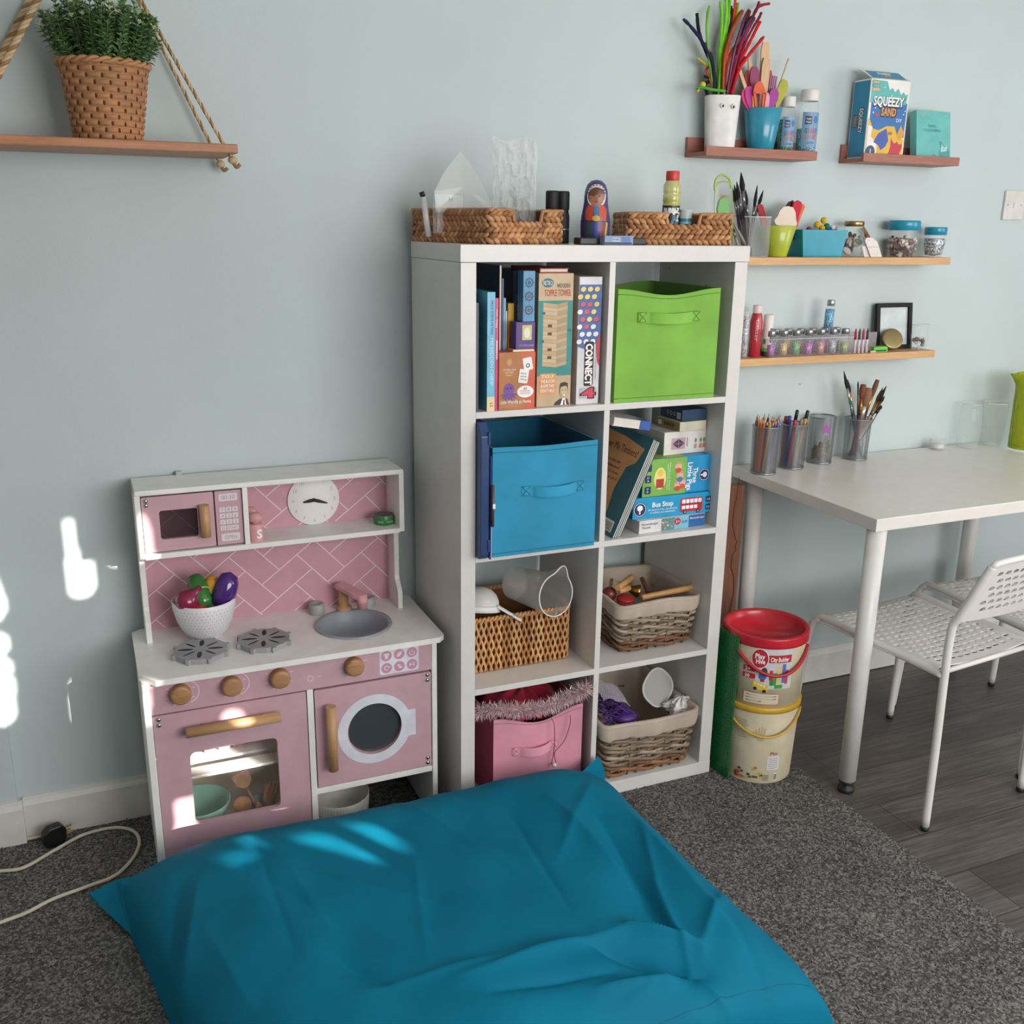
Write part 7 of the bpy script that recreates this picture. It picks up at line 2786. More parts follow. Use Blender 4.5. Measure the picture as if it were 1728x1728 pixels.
# clear beaded tube at the far left
x = upx(1254, ZL, yl_)
hh = hgt(1254, 522, yl_) - ZL
o = thing('bead_tube', 'clear tube of silver beads at the left end of the lower shelf', 'tube', (x, yl_, ZL))
part(MB().lathe([(.0005, 0), (.010, 0), (.0105, .002), (.0105, hh - .012), (.006, hh), (.0005, hh)], film('#dfe3e6', .3, .05), 24, c=(x, yl_, ZL)), 'shell', o)
part(MB().lathe([(.0005, .002), (.0094, .002), (.0094, hh * .85), (.0005, hh * .85)], glitter('#7d7488', '#d6d3dc', 260), 24, c=(x, yl_, ZL)), 'beads', o)
# red glue tube
x = upx(1272, ZL, yl_)
hh = hgt(1272, 515, yl_) - ZL
o = thing('glue_bottle', 'red glitter glue bottle with a white cap on the lower shelf', 'bottle', (x, yl_, ZL))
RG = mat('#b3202f', .25, coat=.4)
pr = [(.0005, 0), (.0165, 0), (.0175, .003), (.0168, hh * .18), (.0178, hh * .22), (.0168, hh * .35), (.0182, hh * .5), (.0182, hh * .68), (.015, hh * .8), (.0125, hh * .86)]
cg = (x, yl_, ZL)
b = MB().lathe(pr, RG, 32, c=cg)
wtext(b, cg, rof(pr), facing(cg) + .2, 0, hh * .52, 'Glitter', .010, mat('#e8b9bd', .4), w=hh * .42, rot=-pi / 2, off=.001)
part(b, 'body', o)
part(MB().lathe([(.013, hh * .85), (.0135, hh * .86), (.0135, hh * .985), (.012, hh), (.0005, hh)], mat('#e3cfd0', .35), 28, c=cg), 'cap', o)
# glue stick
x = upx(1293, ZL, yl_)
hh = hgt(1293, 531, yl_) - ZL
cg = (x, yl_ + .002, ZL)
o = thing('glue_stick', 'white glue stick with a green band standing on its cap', 'glue stick', cg)
b = MB().lathe([(.0145, hh * .2), (.0148, hh * .21), (.0148, hh * .98), (.013, hh), (.0005, hh)], mat('#e4ded9', .4), 30, c=cg)
rf = lambda z: .0149
wrap(b, cg, rf, facing(cg) + .9, wrect(-.006, hh * .34, .006, hh * .68), mat('#3a3f44', .5), .0003)
wtext(b, cg, rf, facing(cg) + .9, 0, hh * .5, 'GLUE STICK', .006, WTXT, w=hh * .3, rot=-pi / 2, off=.0008)
wrap(b, cg, rf, facing(cg) - .4, well(-.002, hh * .36, .005, .008), mat('#4f9a3f', .5), .0003)
part(b, 'barrel', o)
part(MB().lathe([(.0005, 0), (.0145, 0), (.015, .002), (.015, hh * .12)], mat('#2a2d31', .4), 30, c=cg), 'foot', o)
part(MB().lathe([(.0152, hh * .12), (.0152, hh * .2), (.0145, hh * .205)], mat('#5cae3a', .4), 30, c=cg), 'green_band', o)

# clear tray of glitter pots
ty0 = .282
tx0, tx1 = upx(1299, ZL, ty0), upx(1438, ZL, ty0)
th_ = hgt(1370, 571, ty0) - ZL
TP = film('#ead9e2', .06, .05)
b = MB()
td = .082
for a_, c_ in (((tx0, ty0, ZL), (tx1, ty0 + .0015, ZL + th_)), ((tx0, ty0 + td, ZL), (tx1, ty0 + td + .0015, ZL + th_)), ((tx0, ty0, ZL), (tx0 + .0015, ty0 + td, ZL + th_)), ((tx1 - .0015, ty0, ZL), (tx1, ty0 + td, ZL + th_)), ((tx0, ty0, ZL), (tx1, ty0 + td, ZL + .0015))):
    b.box(a_, c_, TP)
b.tube([(tx0, ty0, ZL + th_), (tx1, ty0, ZL + th_), (tx1, ty0 + td, ZL + th_), (tx0, ty0 + td, ZL + th_)], .001, film('#f6eef2', .6, .05), 5, closed=True)
solo(b, 'clear_tray', 'clear plastic tray holding two rows of glitter pots', 'tray')
GCOL = [('#7a2f86', '#c070c8', 'purple'), ('#b98a3a', '#e6c97a', 'gold'), ('#2f7a3a', '#6fc06a', 'green'), ('#a3308a', '#dd7acb', 'magenta'), ('#b35a4a', '#e0a08a', 'copper'), ('#5a6470', '#c3ccd6', 'silver'), ('#5f8a3a', '#a9c86a', 'lime')]
n_ = 7
hp0 = hgt(1370, 556, ty0 + .02) - ZL - .0016
ALLOY = mat('#a9aaac', .3, .85)
for row in range(2):
    for k in range(n_):
        x = tx0 + .016 + (tx1 - tx0 - .032) * k / (n_ - 1)
        y = ty0 + .021 + row * .04
        g = GCOL[(k * (1 if row == 0 else 3) + row * 2) % 7] if row else GCOL[k]
        z = ZL + .0016
        lb = '%s glitter pot in the %s row of the clear tray, %s from the left' % (g[2], ('front', 'back')[row], ('first', 'second', 'third', 'fourth', 'fifth', 'sixth', 'seventh')[k])
        o = thing('glitter_pot', lb, 'glitter pot', (x, y, z), 0, 'glitter pots in the clear tray')
        c_ = (x, y, z)
        part(MB().lathe([(.0005, 0), (.0118, 0), (.0122, .002), (.0122, hp0 * .72), (.0105, hp0 * .78)], film('#e2e6ea', .08, .04), 20, c=c_), 'clear_shell', o)
        part(MB().lathe([(.0005, .001), (.0113, .001), (.0113, hp0 * (.45 + .04 * (k % 3))), (.0005, hp0 * (.45 + .04 * (k % 3)))], glitter(g[0], g[1], 500), 20, c=c_), 'glitter_fill', o)
        part(MB().lathe([(.0112, hp0 * .77), (.0118, hp0 * .78), (.0118, hp0 * .97), (.011, hp0), (.0005, hp0)], ALLOY, 20, c=c_), 'lid', o)
# blue vial standing on the pots
yv = ty0 + .035
zv = ZL + .0016 + hp0 + .0003
xv = upx(1397, zv, yv)
hv_ = hgt(1401, 506, yv) - zv
o = thing('glitter_vial', 'blue glitter vial with a metal cap balanced on the glitter pots', 'vial', (xv, yv, zv))
Tv = TR((xv, yv, zv), 0, 0, radians(2))
part(MB().lathe([(.0005, 0), (.0135, 0), (.0142, .003), (.0142, hv_ * .70), (.011, hv_ * .78), (.0095, hv_ * .8)], film('#cfe0ee', .14, .04), 28, Tv), 'clear_shell', o)
part(MB().lathe([(.0005, .001), (.0132, .001), (.0132, hv_ * .68), (.0005, hv_ * .68)], glitter('#1f5f9e', '#6fb4dd', 420), 28, Tv), 'glitter_fill', o)
part(MB().lathe([(.0105, hv_ * .79), (.0112, hv_ * .8), (.0112, hv_ * .985), (.0104, hv_), (.0005, hv_)], ALLOY, 28, Tv), 'cap', o)
# pack of wax crayons, in a clear sleeve
yk = .284
zk = ZL
for k, (col, cn) in enumerate((('#b8284a', 'crimson'), ('#3f5a3c', 'dark green'), ('#c23a5c', 'rose'), ('#3a3f45', 'charcoal'))):
    x0_ = upx(1443 + 6.6 * k, ZL, yk); t_ = pt(1446.5 + 6.6 * k, 554.5, y=yk)
    a_ = V((x0_, yk + .004, ZL + .0008)); b_ = V((t_.x, yk + .004, t_.z))
    o = thing('wax_crayon', '%s wax crayon in a white sleeve beside the clear tray' % cn, 'crayon', a_, 0, 'wax crayons beside the tray')
    part(MB().tube([a_, a_.lerp(b_, .55)], .0042, mat('#ddd3d8', .6), 12).text(F(a_.lerp(b_, .28) + V((0, -.0043, 0)), (1, 0, 0), b_ - a_), 'WAX', 0, 0, .004, mat('#a04a6a', .6), w=.012, rot=-pi / 2, off=.0004), 'sleeve', o)
    part(MB().tube([a_.lerp(b_, .55), a_.lerp(b_, .84), b_], [.0040, .0038, .0012], mat(col, .5), 12), 'wax', o)
b = MB()
xk0, xk1 = upx(1436, ZL, yk + .03), upx(1470, ZL, yk + .03)
b.box((xk0, yk + .012, ZL), (xk1, yk + .05, ZL + .062), film('#b9aab4', .28, .08), .001)
solo(b, 'crayon_wallet', 'clear plastic wallet standing behind the wax crayons', 'wallet')
# little black frame
yf_ = .352
q_ = [pt(u, v, y=yf_) for u, v in ((1474, 586), (1534, 583), (1536, 510), (1475, 512))]
xf0, xf1 = q_[0].x + .002, q_[1].x
zf1 = (q_[2].z + q_[3].z) / 2
fr_h = zf1 - ZL
T = TR((xf0, yf_ - .012, ZL)) @ M.Rotation(radians(-7), 4, 'X')
o = thing('picture_frame', 'small black picture frame leaning on the wall', 'picture frame', ((xf0 + xf1) / 2, yf_, ZL))
BF = mat('#0b0c0d', .5, spec=.25)
wf, bwf = xf1 - xf0, .0135
b = MB()
for a_, c_ in (((0, 0, 0), (bwf, .012, fr_h)), ((wf - bwf, 0, 0), (wf, .012, fr_h)), ((bwf, 0, 0), (wf - bwf, .012, bwf)), ((bwf, 0, fr_h - bwf), (wf - bwf, .012, fr_h))):
    b.box(a_, c_, BF, .001, T)
part(b, 'surround', o)
b = MB().box((bwf - .001, .008, bwf - .001), (wf - bwf + .001, .010, fr_h - bwf + .001), mat('#c3cccd', .35), 0, T)
part(b, 'picture', o, 'pale blank picture')
# gold jar lid leaning on the frame
ctr = pt(1507, 571, y=.318)
nrm_ = V((-.30, -1, .5)).normalized()
Tq = M.Translation(ctr) @ nrm_.to_track_quat('Z', 'Y').to_matrix().to_4x4()
GL = mat('#9c8b62', .35, .75)
solo(MB().lathe([(.0005, 0), (.029, 0), (.0325, -.001), (.034, -.004), (.034, -.011), (.0325, -.0125), (.031, -.011)], GL, 44, Tq, smooth=True), 'jar_lid', 'gold jar lid leaning against the black frame', 'lid')
# sharpener and strips
a_, c_ = pt(1474, 592.5, y=.285), pt(1498, 584, y=.285)
o = thing('pencil_sharpener', 'bright green sharpener lying in front of the black frame', 'sharpener', ((a_.x + c_.x) / 2, .29, ZL))
part(MB().prism([(a_.x, ZL), (c_.x, ZL), (c_.x, c_.z - .004), (c_.x - .008, c_.z), (a_.x, c_.z - .001)], -.022, 0, mat('#5fc23a', .35), F((0, .283, 0), (1, 0, 0), (0, 0, 1)), bev=.001), 'body', o)
part(MB().box((a_.x + .004, .2818, ZL + .003), (c_.x - .006, .283, ZL + .008), mat('#2d3a2a', .4)), 'blade_slot', o)
for k in range(2):
    x0_ = upx(1467 + 3 * k, ZL, .282)
    solo(MB().box((x0_, .277 + .0035 * k, ZL + .0005), (x0_ + .018, .280 + .0035 * k, ZL + .007 - .001 * k), mat('#d3b79c', .6), .0006), 'clay_strip', ('beige strip lying at the shelf edge beside the sharpener', 'beige strip lying just behind the edge one')[k], 'strip', 'beige strips')
# jar of buttons
JB = [(.0005, 0), (.78, 0), (.9, .04), (1, .3), (.98, .55), (.88, .75), (.86, .84), (.95, .95), (1.0, 1)]
hj = hgt(1550, 548, .315) - ZL
o8, c8, rf8 = jar('open glass jar of buttons at the right end of the lower shelf', 1549, .318, ZL, .0262, hj, JB, 0, None)
for k in range(14):
    a_ = rr.uniform(0, 2 * pi); z = ZL + hj * rr.uniform(.05, .42); r_ = rf8(z - ZL) * rr.uniform(.35, .72)
    T = M.Translation((c8[0] + r_ * cos(a_), c8[1] + r_ * sin(a_), z)) @ M.Rotation(rr.uniform(.6, 1.9), 4, 'X') @ M.Rotation(rr.uniform(-.6, .6), 4, 'Y')
    part(MB().lathe([(.0005, 0), (.0068, 0), (.0068, .0018), (.0005, .0018)], mat(rr.choice(('#d3cbc8', '#8d8a8c', '#bdb4b0', '#57524f')), .35), 16, T), 'button', o8)
# light switch
q0, q1 = pt(1694, 321, y=WALLY), pt(1688, 371, y=WALLY)
sx0, sz0, sz1 = q1.x + .001, q1.z, q0.z
o = thing('light_switch', 'white light switch plate on the wall at the right', 'light switch', (sx0 + .045, WALLY, (sz0 + sz1) / 2))
SWM = mat('#dad6d2', .35)
part(MB().box((sx0, WALLY - .009, sz0), (sx0 + .088, WALLY - .0003, sz1), SWM, .0025), 'plate', o)
cz_ = (sz0 + sz1) / 2
part(MB().box((sx0 + .038, WALLY - .0125, cz_ - .009), (sx0 + .049, WALLY - .008, cz_ + .010), mat('#e0d6d5', .3), .001), 'rocker', o)
for dx in (.013, .073):
    part(MB().lathe([(.0005, 0), (.0022, 0), (.0018, .0006), (.0005, .0008)], mat('#3a3836', .4), 12, M.Translation((sx0 + dx, WALLY - .0088, cz_ + .001)) @ M.Rotation(pi / 2, 4, 'X')), 'screw', o)
# filled screw hole in the wall above the pens
h_ = pt(1350, 648, y=WALLY)
solo(MB().lathe([(.0005, 0), (.003, 0), (.002, .0005), (.0005, .0006)], mat('#8c9a9c', .8), 12, M.Translation((h_.x, WALLY, h_.z)) @ M.Rotation(pi / 2, 4, 'X')), 'wall_plug', 'small grey wall plug above the mesh pen pots', 'wall plug')

# ================================================================== table and what stands on it
ZT = .80
TX0, TX1, TY0, TY1 = 1.030, 2.055, -.254, .368
TW = mat('#dedad4', .32, vary=.015)
LEGW = mat('#e2dfdc', .35, vary=.02)
RUBB = mat('#1b1c1e', .5)
tb_ = thing('craft_table', 'white rectangular craft table against the wall on round legs', 'table', ((TX0 + TX1) / 2, (TY0 + TY1) / 2, 0))
part(MB().box((TX0, TY0, ZT - .034), (TX1, TY1, ZT), TW, .0018), 'tabletop', tb_)
for x, y in ((1.065, -.222), (2.0, -.222), (1.085, .318), (2.018, .318)):
    lg = part(MB().tube([(x, y, ZT - .034), (x, y, .034)], [.0255, .0235], LEGW, 28), 'leg', tb_)
    part(MB().lathe([(.0005, 0), (.021, 0), (.023, .003), (.023, .014), (.012, .017), (.012, .026), (.021, .028), (.0225, .034), (.0005, .034)], RUBB, 24, c=(x, y, -.003)), 'foot', lg, 'black screw foot')


# wire mesh pots
m, nt, b = nodes_of('grey wire mesh')
vec = tex(nt, (1, 1, 1), 'UV')
ck = []
b.inputs['Base Color'].default_value = lin('#8a8d90')
b.inputs['Metallic'].default_value = .85
b.inputs['Roughness'].default_value = .35
tcn = nt.nodes.new('ShaderNodeTexCoord')
sx_ = nt.nodes.new('ShaderNodeSeparateXYZ')
nt.links.new(tcn.outputs['Object'], sx_.inputs[0])
at = nt.nodes.new('ShaderNodeMath'); at.operation = 'ARCTAN2'
nt.links.new(sx_.outputs[1], at.inputs[0]); nt.links.new(sx_.outputs[0], at.inputs[1])


def wavefn(src, k):
    q1 = nt.nodes.new('ShaderNodeMath'); q1.operation = 'MULTIPLY'; q1.inputs[1].default_value = k
    nt.links.new(src, q1.inputs[0])
    q2 = nt.nodes.new('ShaderNodeMath'); q2.operation = 'SINE'
    nt.links.new(q1.outputs[0], q2.inputs[0])
    q3 = nt.nodes.new('ShaderNodeMath'); q3.operation = 'GREATER_THAN'; q3.inputs[1].default_value = .58
    nt.links.new(q2.outputs[0], q3.inputs[0])
    return q3.outputs[0]


def lin2(a_, k1, b_, k2):
    q1 = nt.nodes.new('ShaderNodeMath'); q1.operation = 'MULTIPLY'; q1.inputs[1].default_value = k1
    nt.links.new(a_, q1.inputs[0])
    q2 = nt.nodes.new('ShaderNodeMath'); q2.operation = 'MULTIPLY_ADD'; q2.inputs[1].default_value = k2
    nt.links.new(b_, q2.inputs[0]); nt.links.new(q1.outputs[0], q2.inputs[2])
    return q2.outputs[0]


w1 = wavefn(lin2(at.outputs[0], 60, sx_.outputs[2], 1600), 1)
w2 = wavefn(lin2(at.outputs[0], 60, sx_.outputs[2], -1600), 1)
mxn = nt.nodes.new('ShaderNodeMath'); mxn.operation = 'MAXIMUM'
nt.links.new(w1, mxn.inputs[0]); nt.links.new(w2, mxn.inputs[1])
nt.links.new(mxn.outputs[0], b.inputs['Alpha'])
MESHM = m
RIMM = mat('#8f9295', .3, .85)


def mesh_pot(label, u, v, u0, u1, vt):
    c = pt(u, v, z=ZT)
    ymax = .318 - max(0, 1384 - u) * .0006
    if c.y > ymax:
        c = pt(u, v - 6, y=ymax)
    c.z = ZT
    h = pt(u, vt, y=c.y).z - ZT
    r0 = .0375
    r1 = r0 * 1.09
    o = thing('mesh_pen_pot', label, 'pen pot', c, 0, 'wire mesh pen pots on the table')
    part(MB().lathe([(r0 + (r1 - r0) * t / 6, .004 + (h - .006) * t / 6) for t in range(7)], MESHM, 40, c=c), 'mesh_wall', o)
    part(MB().lathe([(.0005, 0), (r0, 0), (r0 + .0012, .002), (r0 + .0006, .006), (r0 - .001, .006), (.0005, .004)], RIMM, 40, c=c), 'base', o)
    part(MB().tube([(c.x + r1 * cos(a * pi / 20), c.y + r1 * sin(a * pi / 20), ZT + h) for a in range(40)], .0021, RIMM, 8, closed=True), 'rim', o)
    return c, r0, r1, h


PT = mat('#cfa478', .6)


def pencil(label, a, b, col, group, r=.0036, blunt=False):
    a, b = V(a), V(b)
    L = (b - a).length
    mb = MB()
    k = .018 / L
    p1, p2 = a.lerp(b, 1 - k * .8), a.lerp(b, 1 - k * .3)
    mb.tube([a, p1], r, mat(col, .4), 6, smooth=False)
    mb.tube([p1, p2], [r * .98, r * .35], PT, 6)
    mb.tube([p2, b], [r * .36, .0003], mat(shade(col, .75), .5), 6)
    return solo(mb, 'pencil', label, 'pencil', group, base=a)


def inpot(c, r0, h, t, a0, rf, ext, sw=.9):
    """foot inside the pot, tip above the rim on bearing a0"""
    foot = V((c.x + r0 * .5 * cos(a0 + sw) - .011, c.y + r0 * .5 * sin(a0 + sw) + .004, ZT + .008))
    q_ = foot - c
    if sqrt(q_.x ** 2 + q_.y ** 2) > r0 * .84:
        foot = V((c.x, c.y, 0)) + V((q_.x, q_.y, 0)).normalized() * r0 * .84 + V((0, 0, ZT + .008))
    top = V((c.x + r0 * rf * cos(a0), c.y + r0 * rf * sin(a0), ZT + h))
    d = (top - foot)
    return foot, foot + d * ((ext - .008) / d.z)


P1 = mesh_pot('mesh pot packed with coloured pencils nearest the shelf unit', 1290, 771, 1263, 1316, 719)
cols = [('#c9622c', 'orange'), ('#2f5f6e', 'teal'), ('#c99352', 'tan'), ('#d95a26', 'bright orange'), ('#e0742a', 'amber'), ('#5a2a34', 'maroon'), ('#d9a23a', 'yellow'), ('#2f7f7a', 'sea green'), ('#8a3a8a', 'violet'), ('#5a3f86', 'purple'), ('#4f6f8f', 'slate blue'), ('#b5432f', 'brick'), ('#c46a8a', 'pink'), ('#7a5238', 'brown'), ('#3a3a44', 'black'), ('#a8b04a', 'olive'), ('#c8885a', 'peach'), ('#8f2f2c', 'dark red'), ('#2f4f8a', 'navy'), ('#d8b48a', 'beige'), ('#b0552f', 'rust'), ('#6a8f4a', 'leaf green'), ('#d06a5a', 'coral'), ('#9a7a5a', 'khaki')]
c, r0, r1, h = P1
rr = random.Random(44)
af = facing(c)
for k, (col, cn) in enumerate(cols):
    if k < 11:
        a_ = af - 1.35 + 2.7 * k / 10
        rf = .84
    else:
        a_ = af + pi - 2.3 + 4.6 * (k - 11) / 12
        rf = (.8, .45)[k % 2]
    ft, tp = inpot(c, r0, h, 0, a_, rf, .172 + rr.uniform(-.007, .007), .2)
    pencil('%s coloured pencil in the mesh pot nearest the shelf unit' % cn, ft, tp, col, 'coloured pencils in the mesh pot', .0037)
P2 = mesh_pot('mesh pot of felt tip pens second from the shelf unit', 1337, 766, 1316, 1362, 715)
c, r0, r1, h = P2
af = facing(c)
pens = [('#b02a48', 'crimson', 0), ('#2b3f9a', 'dark blue', 0), ('#c5304a', 'red', 0), ('#8f8f8c', 'grey', 0), ('#e0a33a', 'yellow', 0), ('#1b1c20', 'black capped', 1), ('#6a6a70', 'dark grey', 0), ('#1f2a22', 'black and green', 1), ('#3f8f5a', 'green', 0), ('#5a2f4a', 'plum', 0)]
for k, (col, cn, cap) in enumerate(pens):
    a_ = (af - 1.2 + 2.4 * k / 4) if k < 5 else (af + pi - 1.9 + 3.8 * (k - 5) / 4)
    ft, tp = inpot(c, r0, h, 0, a_, .78, .158 + (.018 if cap else 0) + rr.uniform(-.006, .006), .2)
    o = thing('felt_pen', '%s felt pen in the second mesh pot from the shelf unit' % cn, 'pen', ft, 0, 'felt pens in the mesh pot')
    part(MB().tube([ft, ft.lerp(tp, .75)], .0052, mat(col, .35), 12), 'barrel', o)
    part(MB().tube([ft.lerp(tp, .75), ft.lerp(tp, .98), tp], [.0056, .0054, .003], mat('#17181b' if cap else shade(col, .9), .35), 12), 'cap', o)
P3 = mesh_pot('mesh pot of clothes pegs with a pink star, third from the shelf unit', 1384, 760, 1360, 1408, 703)
c, r0, r1, h = P3
af = facing(c)
PEG = mat('#9a7355', .6, vary=.15)
for k in range(8):
    a_ = af - 1.5 + 3.6 * k / 7
    f_ = V((c.x + r0 * .6 * cos(a_), c.y + r0 * .6 * sin(a_), ZT + .01 + .004 * (k % 3)))
    t_ = V((c.x + r0 * .72 * cos(a_ + .5), c.y + r0 * .72 * sin(a_ + .5), ZT + .045 + .012 * ((k * 5) % 4)))
    d = (t_ - f_).normalized()
    sx2 = V((-sin(a_), cos(a_), 0)); sx2 = (sx2 - d * sx2.dot(d)).normalized()
    fr = F(f_, sx2, d)
    L = (t_ - f_).length
    b = MB()
    for s_ in (-1, 1):
        b.prism([(s_ * .0006, 0), (s_ * .005, 0), (s_ * .0045, L), (s_ * .0006, L)], -.003, .003, PEG, fr)
    b.tube([fr.at(-.0052, L * .55, 0), fr.at(.0052, L * .55, 0)], .0036, STEEL, 8)
    where = ('at the left front', 'at the front', 'right of centre front', 'under the star', 'at the right', 'at the right back', 'at the back', 'at the left back')[k]
    solo(b, 'clothes_peg', 'small wooden clothes peg %s of the third mesh pot' % where, 'peg', 'clothes pegs in the mesh pot')
ps = pt(1396, 724, y=c.y - .034)
st5 = [((.017 if i % 2 == 0 else .0075) * cos(pi / 2 + i * pi / 5 + .1), (.017 if i % 2 == 0 else .0075) * sin(pi / 2 + i * pi / 5 + .1)) for i in range(10)]
nv = (CAM - ps); nv.z = 0; nv.normalize()
b = MB().prism(st5, 0, .003, mat('#c46ac9', .3), F(ps + nv * .008, V((-nv.y, nv.x, 0)), (0, 0, 1)))
solo(b, 'star_peg', 'pink star clipped on the third mesh pot', 'star')
P4 = mesh_pot('mesh pot of worn paint brushes standing apart by the wall', 1444, 759, 1422, 1472, 706)
c, r0, r1, h = P4
af = facing(c)
RB_ = 'paint brushes in the mesh pot'


def b4(label, u, v, dy, br, fl, hr, col, flat, hair, fer):
    tip = pt(u, v, y=c.y + dy)
    top = V((c.x, c.y, ZT + h))
    k = V((tip.x - c.x, tip.y - c.y, 0))
    ft = V((c.x - max(-.02, min(.02, k.x * .5)), c.y - k.y * .4, ZT + .01))
    # keep the handle inside the rim
    brush(label, ft, tip, br, fl, hr, col, None, RB_, flat, hair, fer)


b4('tall black brush at the left of the brush pot', 1424, 626, .01, .003, .22, .2, '#20232b', .9, '#15161a', '#b0b2b3')
b4('brush with a golden ferrule left of the centre of the pot', 1430, 640, .014, .0032, .25, .16, '#1f2023', .9, '#1c1a1a', '#c98f4a')
b4('thin black brush with a round bead tip', 1448, 643, .0, .0016, .1, .08, '#24262a', .9, '#1c1d20', '#2a2c30')
b4('broad flat brush with reddish hair in the brush pot', 1457, 649, -.004, .0055, .22, .2, '#6b2a2c', 1.5, '#7d4a3c', '#b8793a')
b4('widest flat brush with worn brown hair', 1466, 655, -.012, .0068, .22, .26, '#7a2430', 1.6, '#8f6450', '#cfc9c4')
b4('flat brush with upright brown hair tallest at the right', 1481, 641, .006, .0042, .2, .2, '#5a2f22', 1.4, '#6f5038', '#c08f4a')
b4('black haired brush pointing right at the top of the pot', 1496, 651, .012, .0035, .22, .22, '#7a4a26', .9, '#1a1819', '#b98a4a')
b4('brown haired brush just behind the pointing one', 1490, 654, .018, .0035, .22, .2, '#4a2f22', .9, '#4a2a20', '#b08a5a')
b4('slim black tipped brush lowest at the right', 1493, 668, .0, .0026, .25, .1, '#1b2430', .9, '#1d2a33', '#9a8a70')
b4('white handled brush slanting right in the brush pot', 1484, 688, -.018, .003, .1, .02, '#d6cfc9', 1.2, '#2a2830', '#3a3840')
b4('teal handled brush low at the left of the pot', 1434, 672, -.006, .003, .2, .1, '#2a4a6a', .9, '#2f6f6a', '#7d8f92')
b4('dark brush low on the right leaning outwards', 1488, 684, -.006, .0034, .1, .06, '#2a2c38', .9, '#24262e', '#2a2c34')
b4('pale wood handled brush at the front of the pot', 1476, 690, -.02, .003, .1, .03, '#b59a80', 1.0, '#8a7a6c', '#9a8f88')

# glasses
TG_ = film('#cfdbd5', .13, .02)
TGR = film('#dfe8e4', .7, .03)


def tumbler(label, u, v, vt, r0, r1, ribs):
    c = pt(u, v, z=ZT)
    if c.y > .325:
        c = pt(u, v - 6, y=.325)
    c.z = ZT
    h = pt(u, vt, y=c.y).z - ZT
    o = thing('glass_tumbler', label, 'glass', c, 0, 'glass tumblers on the table')

    def f(u_, v_):
        r_ = r0 + (r1 - r0) * v_
        if ribs:
            r_ += .0009 * cos(u_ * 2 * pi * 24)
        else:
            r_ += .006 * sin(pi * min(1, v_ * 1.1)) 
        return (c.x + r_ * cos(2 * pi * u_), c.y + r_ * sin(2 * pi * u_), ZT + .0005 + h * v_)
    part(MB().grid(f, 96, 12, TG_, True, wrapu=True), 'wall', o)
    part(MB().lathe([(.0005, .0005), (r0, .0005), (r0, .006), (.0005, .007)], film('#e3ecea', .16, .03), 40, c=c), 'base', o)
    part(MB().tube([V(f(k / 48, 1)) for k in range(48)], .0012, TGR, 6, closed=True), 'rim', o)


tumbler('rounded clear glass tumbler left of the ribbed one', 1634, 737, 682, .031, .031, False)
tumbler('ribbed clear glass tumbler flaring at the top near the green jug', 1674, 734, 680, .027, .041, True)
c = pt(1582, 747, z=ZT)
if c.y > .335:
    c = pt(1582, 747, y=.335)
c.z = ZT
o = thing('tealight_holder', 'tiny clear glass with a white tealight standing alone on the table', 'tealight', c)
part(MB().lathe([(.0005, .0005), (.0255, .0005), (.0262, .003), (.0255, .036), (.024, .0365), (.0245, .004), (.0005, .004)], film('#ece6e4', .13, .03), 36, c=c), 'glass', o)
part(MB().lathe([(.0005, .0045), (.021, .0045), (.021, .017), (.0005, .0165)], mat('#e9e4e2', .5), 32, c=c), 'tealight', o)

# green jug at the edge of the photo
c = pt(1733, 755, z=ZT)
rj0 = .047
cj = (pt(1709, 755, y=c.y).x + rj0, c.y, ZT)
hj_ = pt(1728, 632, y=c.y).z - ZT
m, nt, b = nodes_of('green hammered plastic')
b.inputs['Base Color'].default_value = lin('#cfd845')
b.inputs['Roughness'].default_value = .12
b.inputs['Transmission Weight'].default_value = .75
b.inputs['IOR'].default_value = 1.3
vj = nt.nodes.new('ShaderNodeTexVoronoi'); vj.inputs['Scale'].default_value = 22
nt.links.new(tex(nt, (3.2, 3.2, 1)), vj.inputs['Vector'])
bump(nt, b, vj.outputs['Distance'], .9, .006)
JUG = m
o = thing('green_jug', 'lime green hammered plastic jug at the right end of the table', 'jug', cj)
jb = MB()


def jf(u, v, ins=0.):
    a = 2 * pi * u
    r_ = rj0 + .004 * v - ins
    sp3 = max(0, cos(a - (facing(cj) - 1.05))) ** 30 * max(0, (v - .78) / .22) ** 1.4 * .03
    return (cj[0] + (r_ + sp3) * cos(a), cj[1] + (r_ + sp3) * sin(a), ZT + .0005 + hj_ * v)


jb.grid(lambda u, v: jf(u, v), 72, 20, JUG, True, wrapu=True)
jb.grid(lambda u, v: jf(u, max(.03, v), .003), 72, 20, JUG, True, wrapu=True, flip=True)
jb.grid(lambda u, v: jf(u, 1, .003 * v), 72, 1, JUG, True, wrapu=True)
jb.add([jf(i / 72, 0) for i in range(72)], [tuple(range(72))[::-1]], JUG).add([jf(i / 72, .03, .003) for i in range(72)], [tuple(range(72))], JUG)
part(jb, 'body', o)
ah = facing(cj) + 2.0
part(MB().tube(spline([(cj[0] + r_ * cos(ah), cj[1] + r_ * sin(ah), ZT + z) for r_, z in ((.048, hj_ * .85), (.075, hj_ * .86), (.085, hj_ * .7), (.08, hj_ * .35), (.048, hj_ * .25))], 6), .008, JUG, 12), 'handle', o)

# ================================================================== chairs
CHW = mat('#dfdbd8', .4, vary=.02)


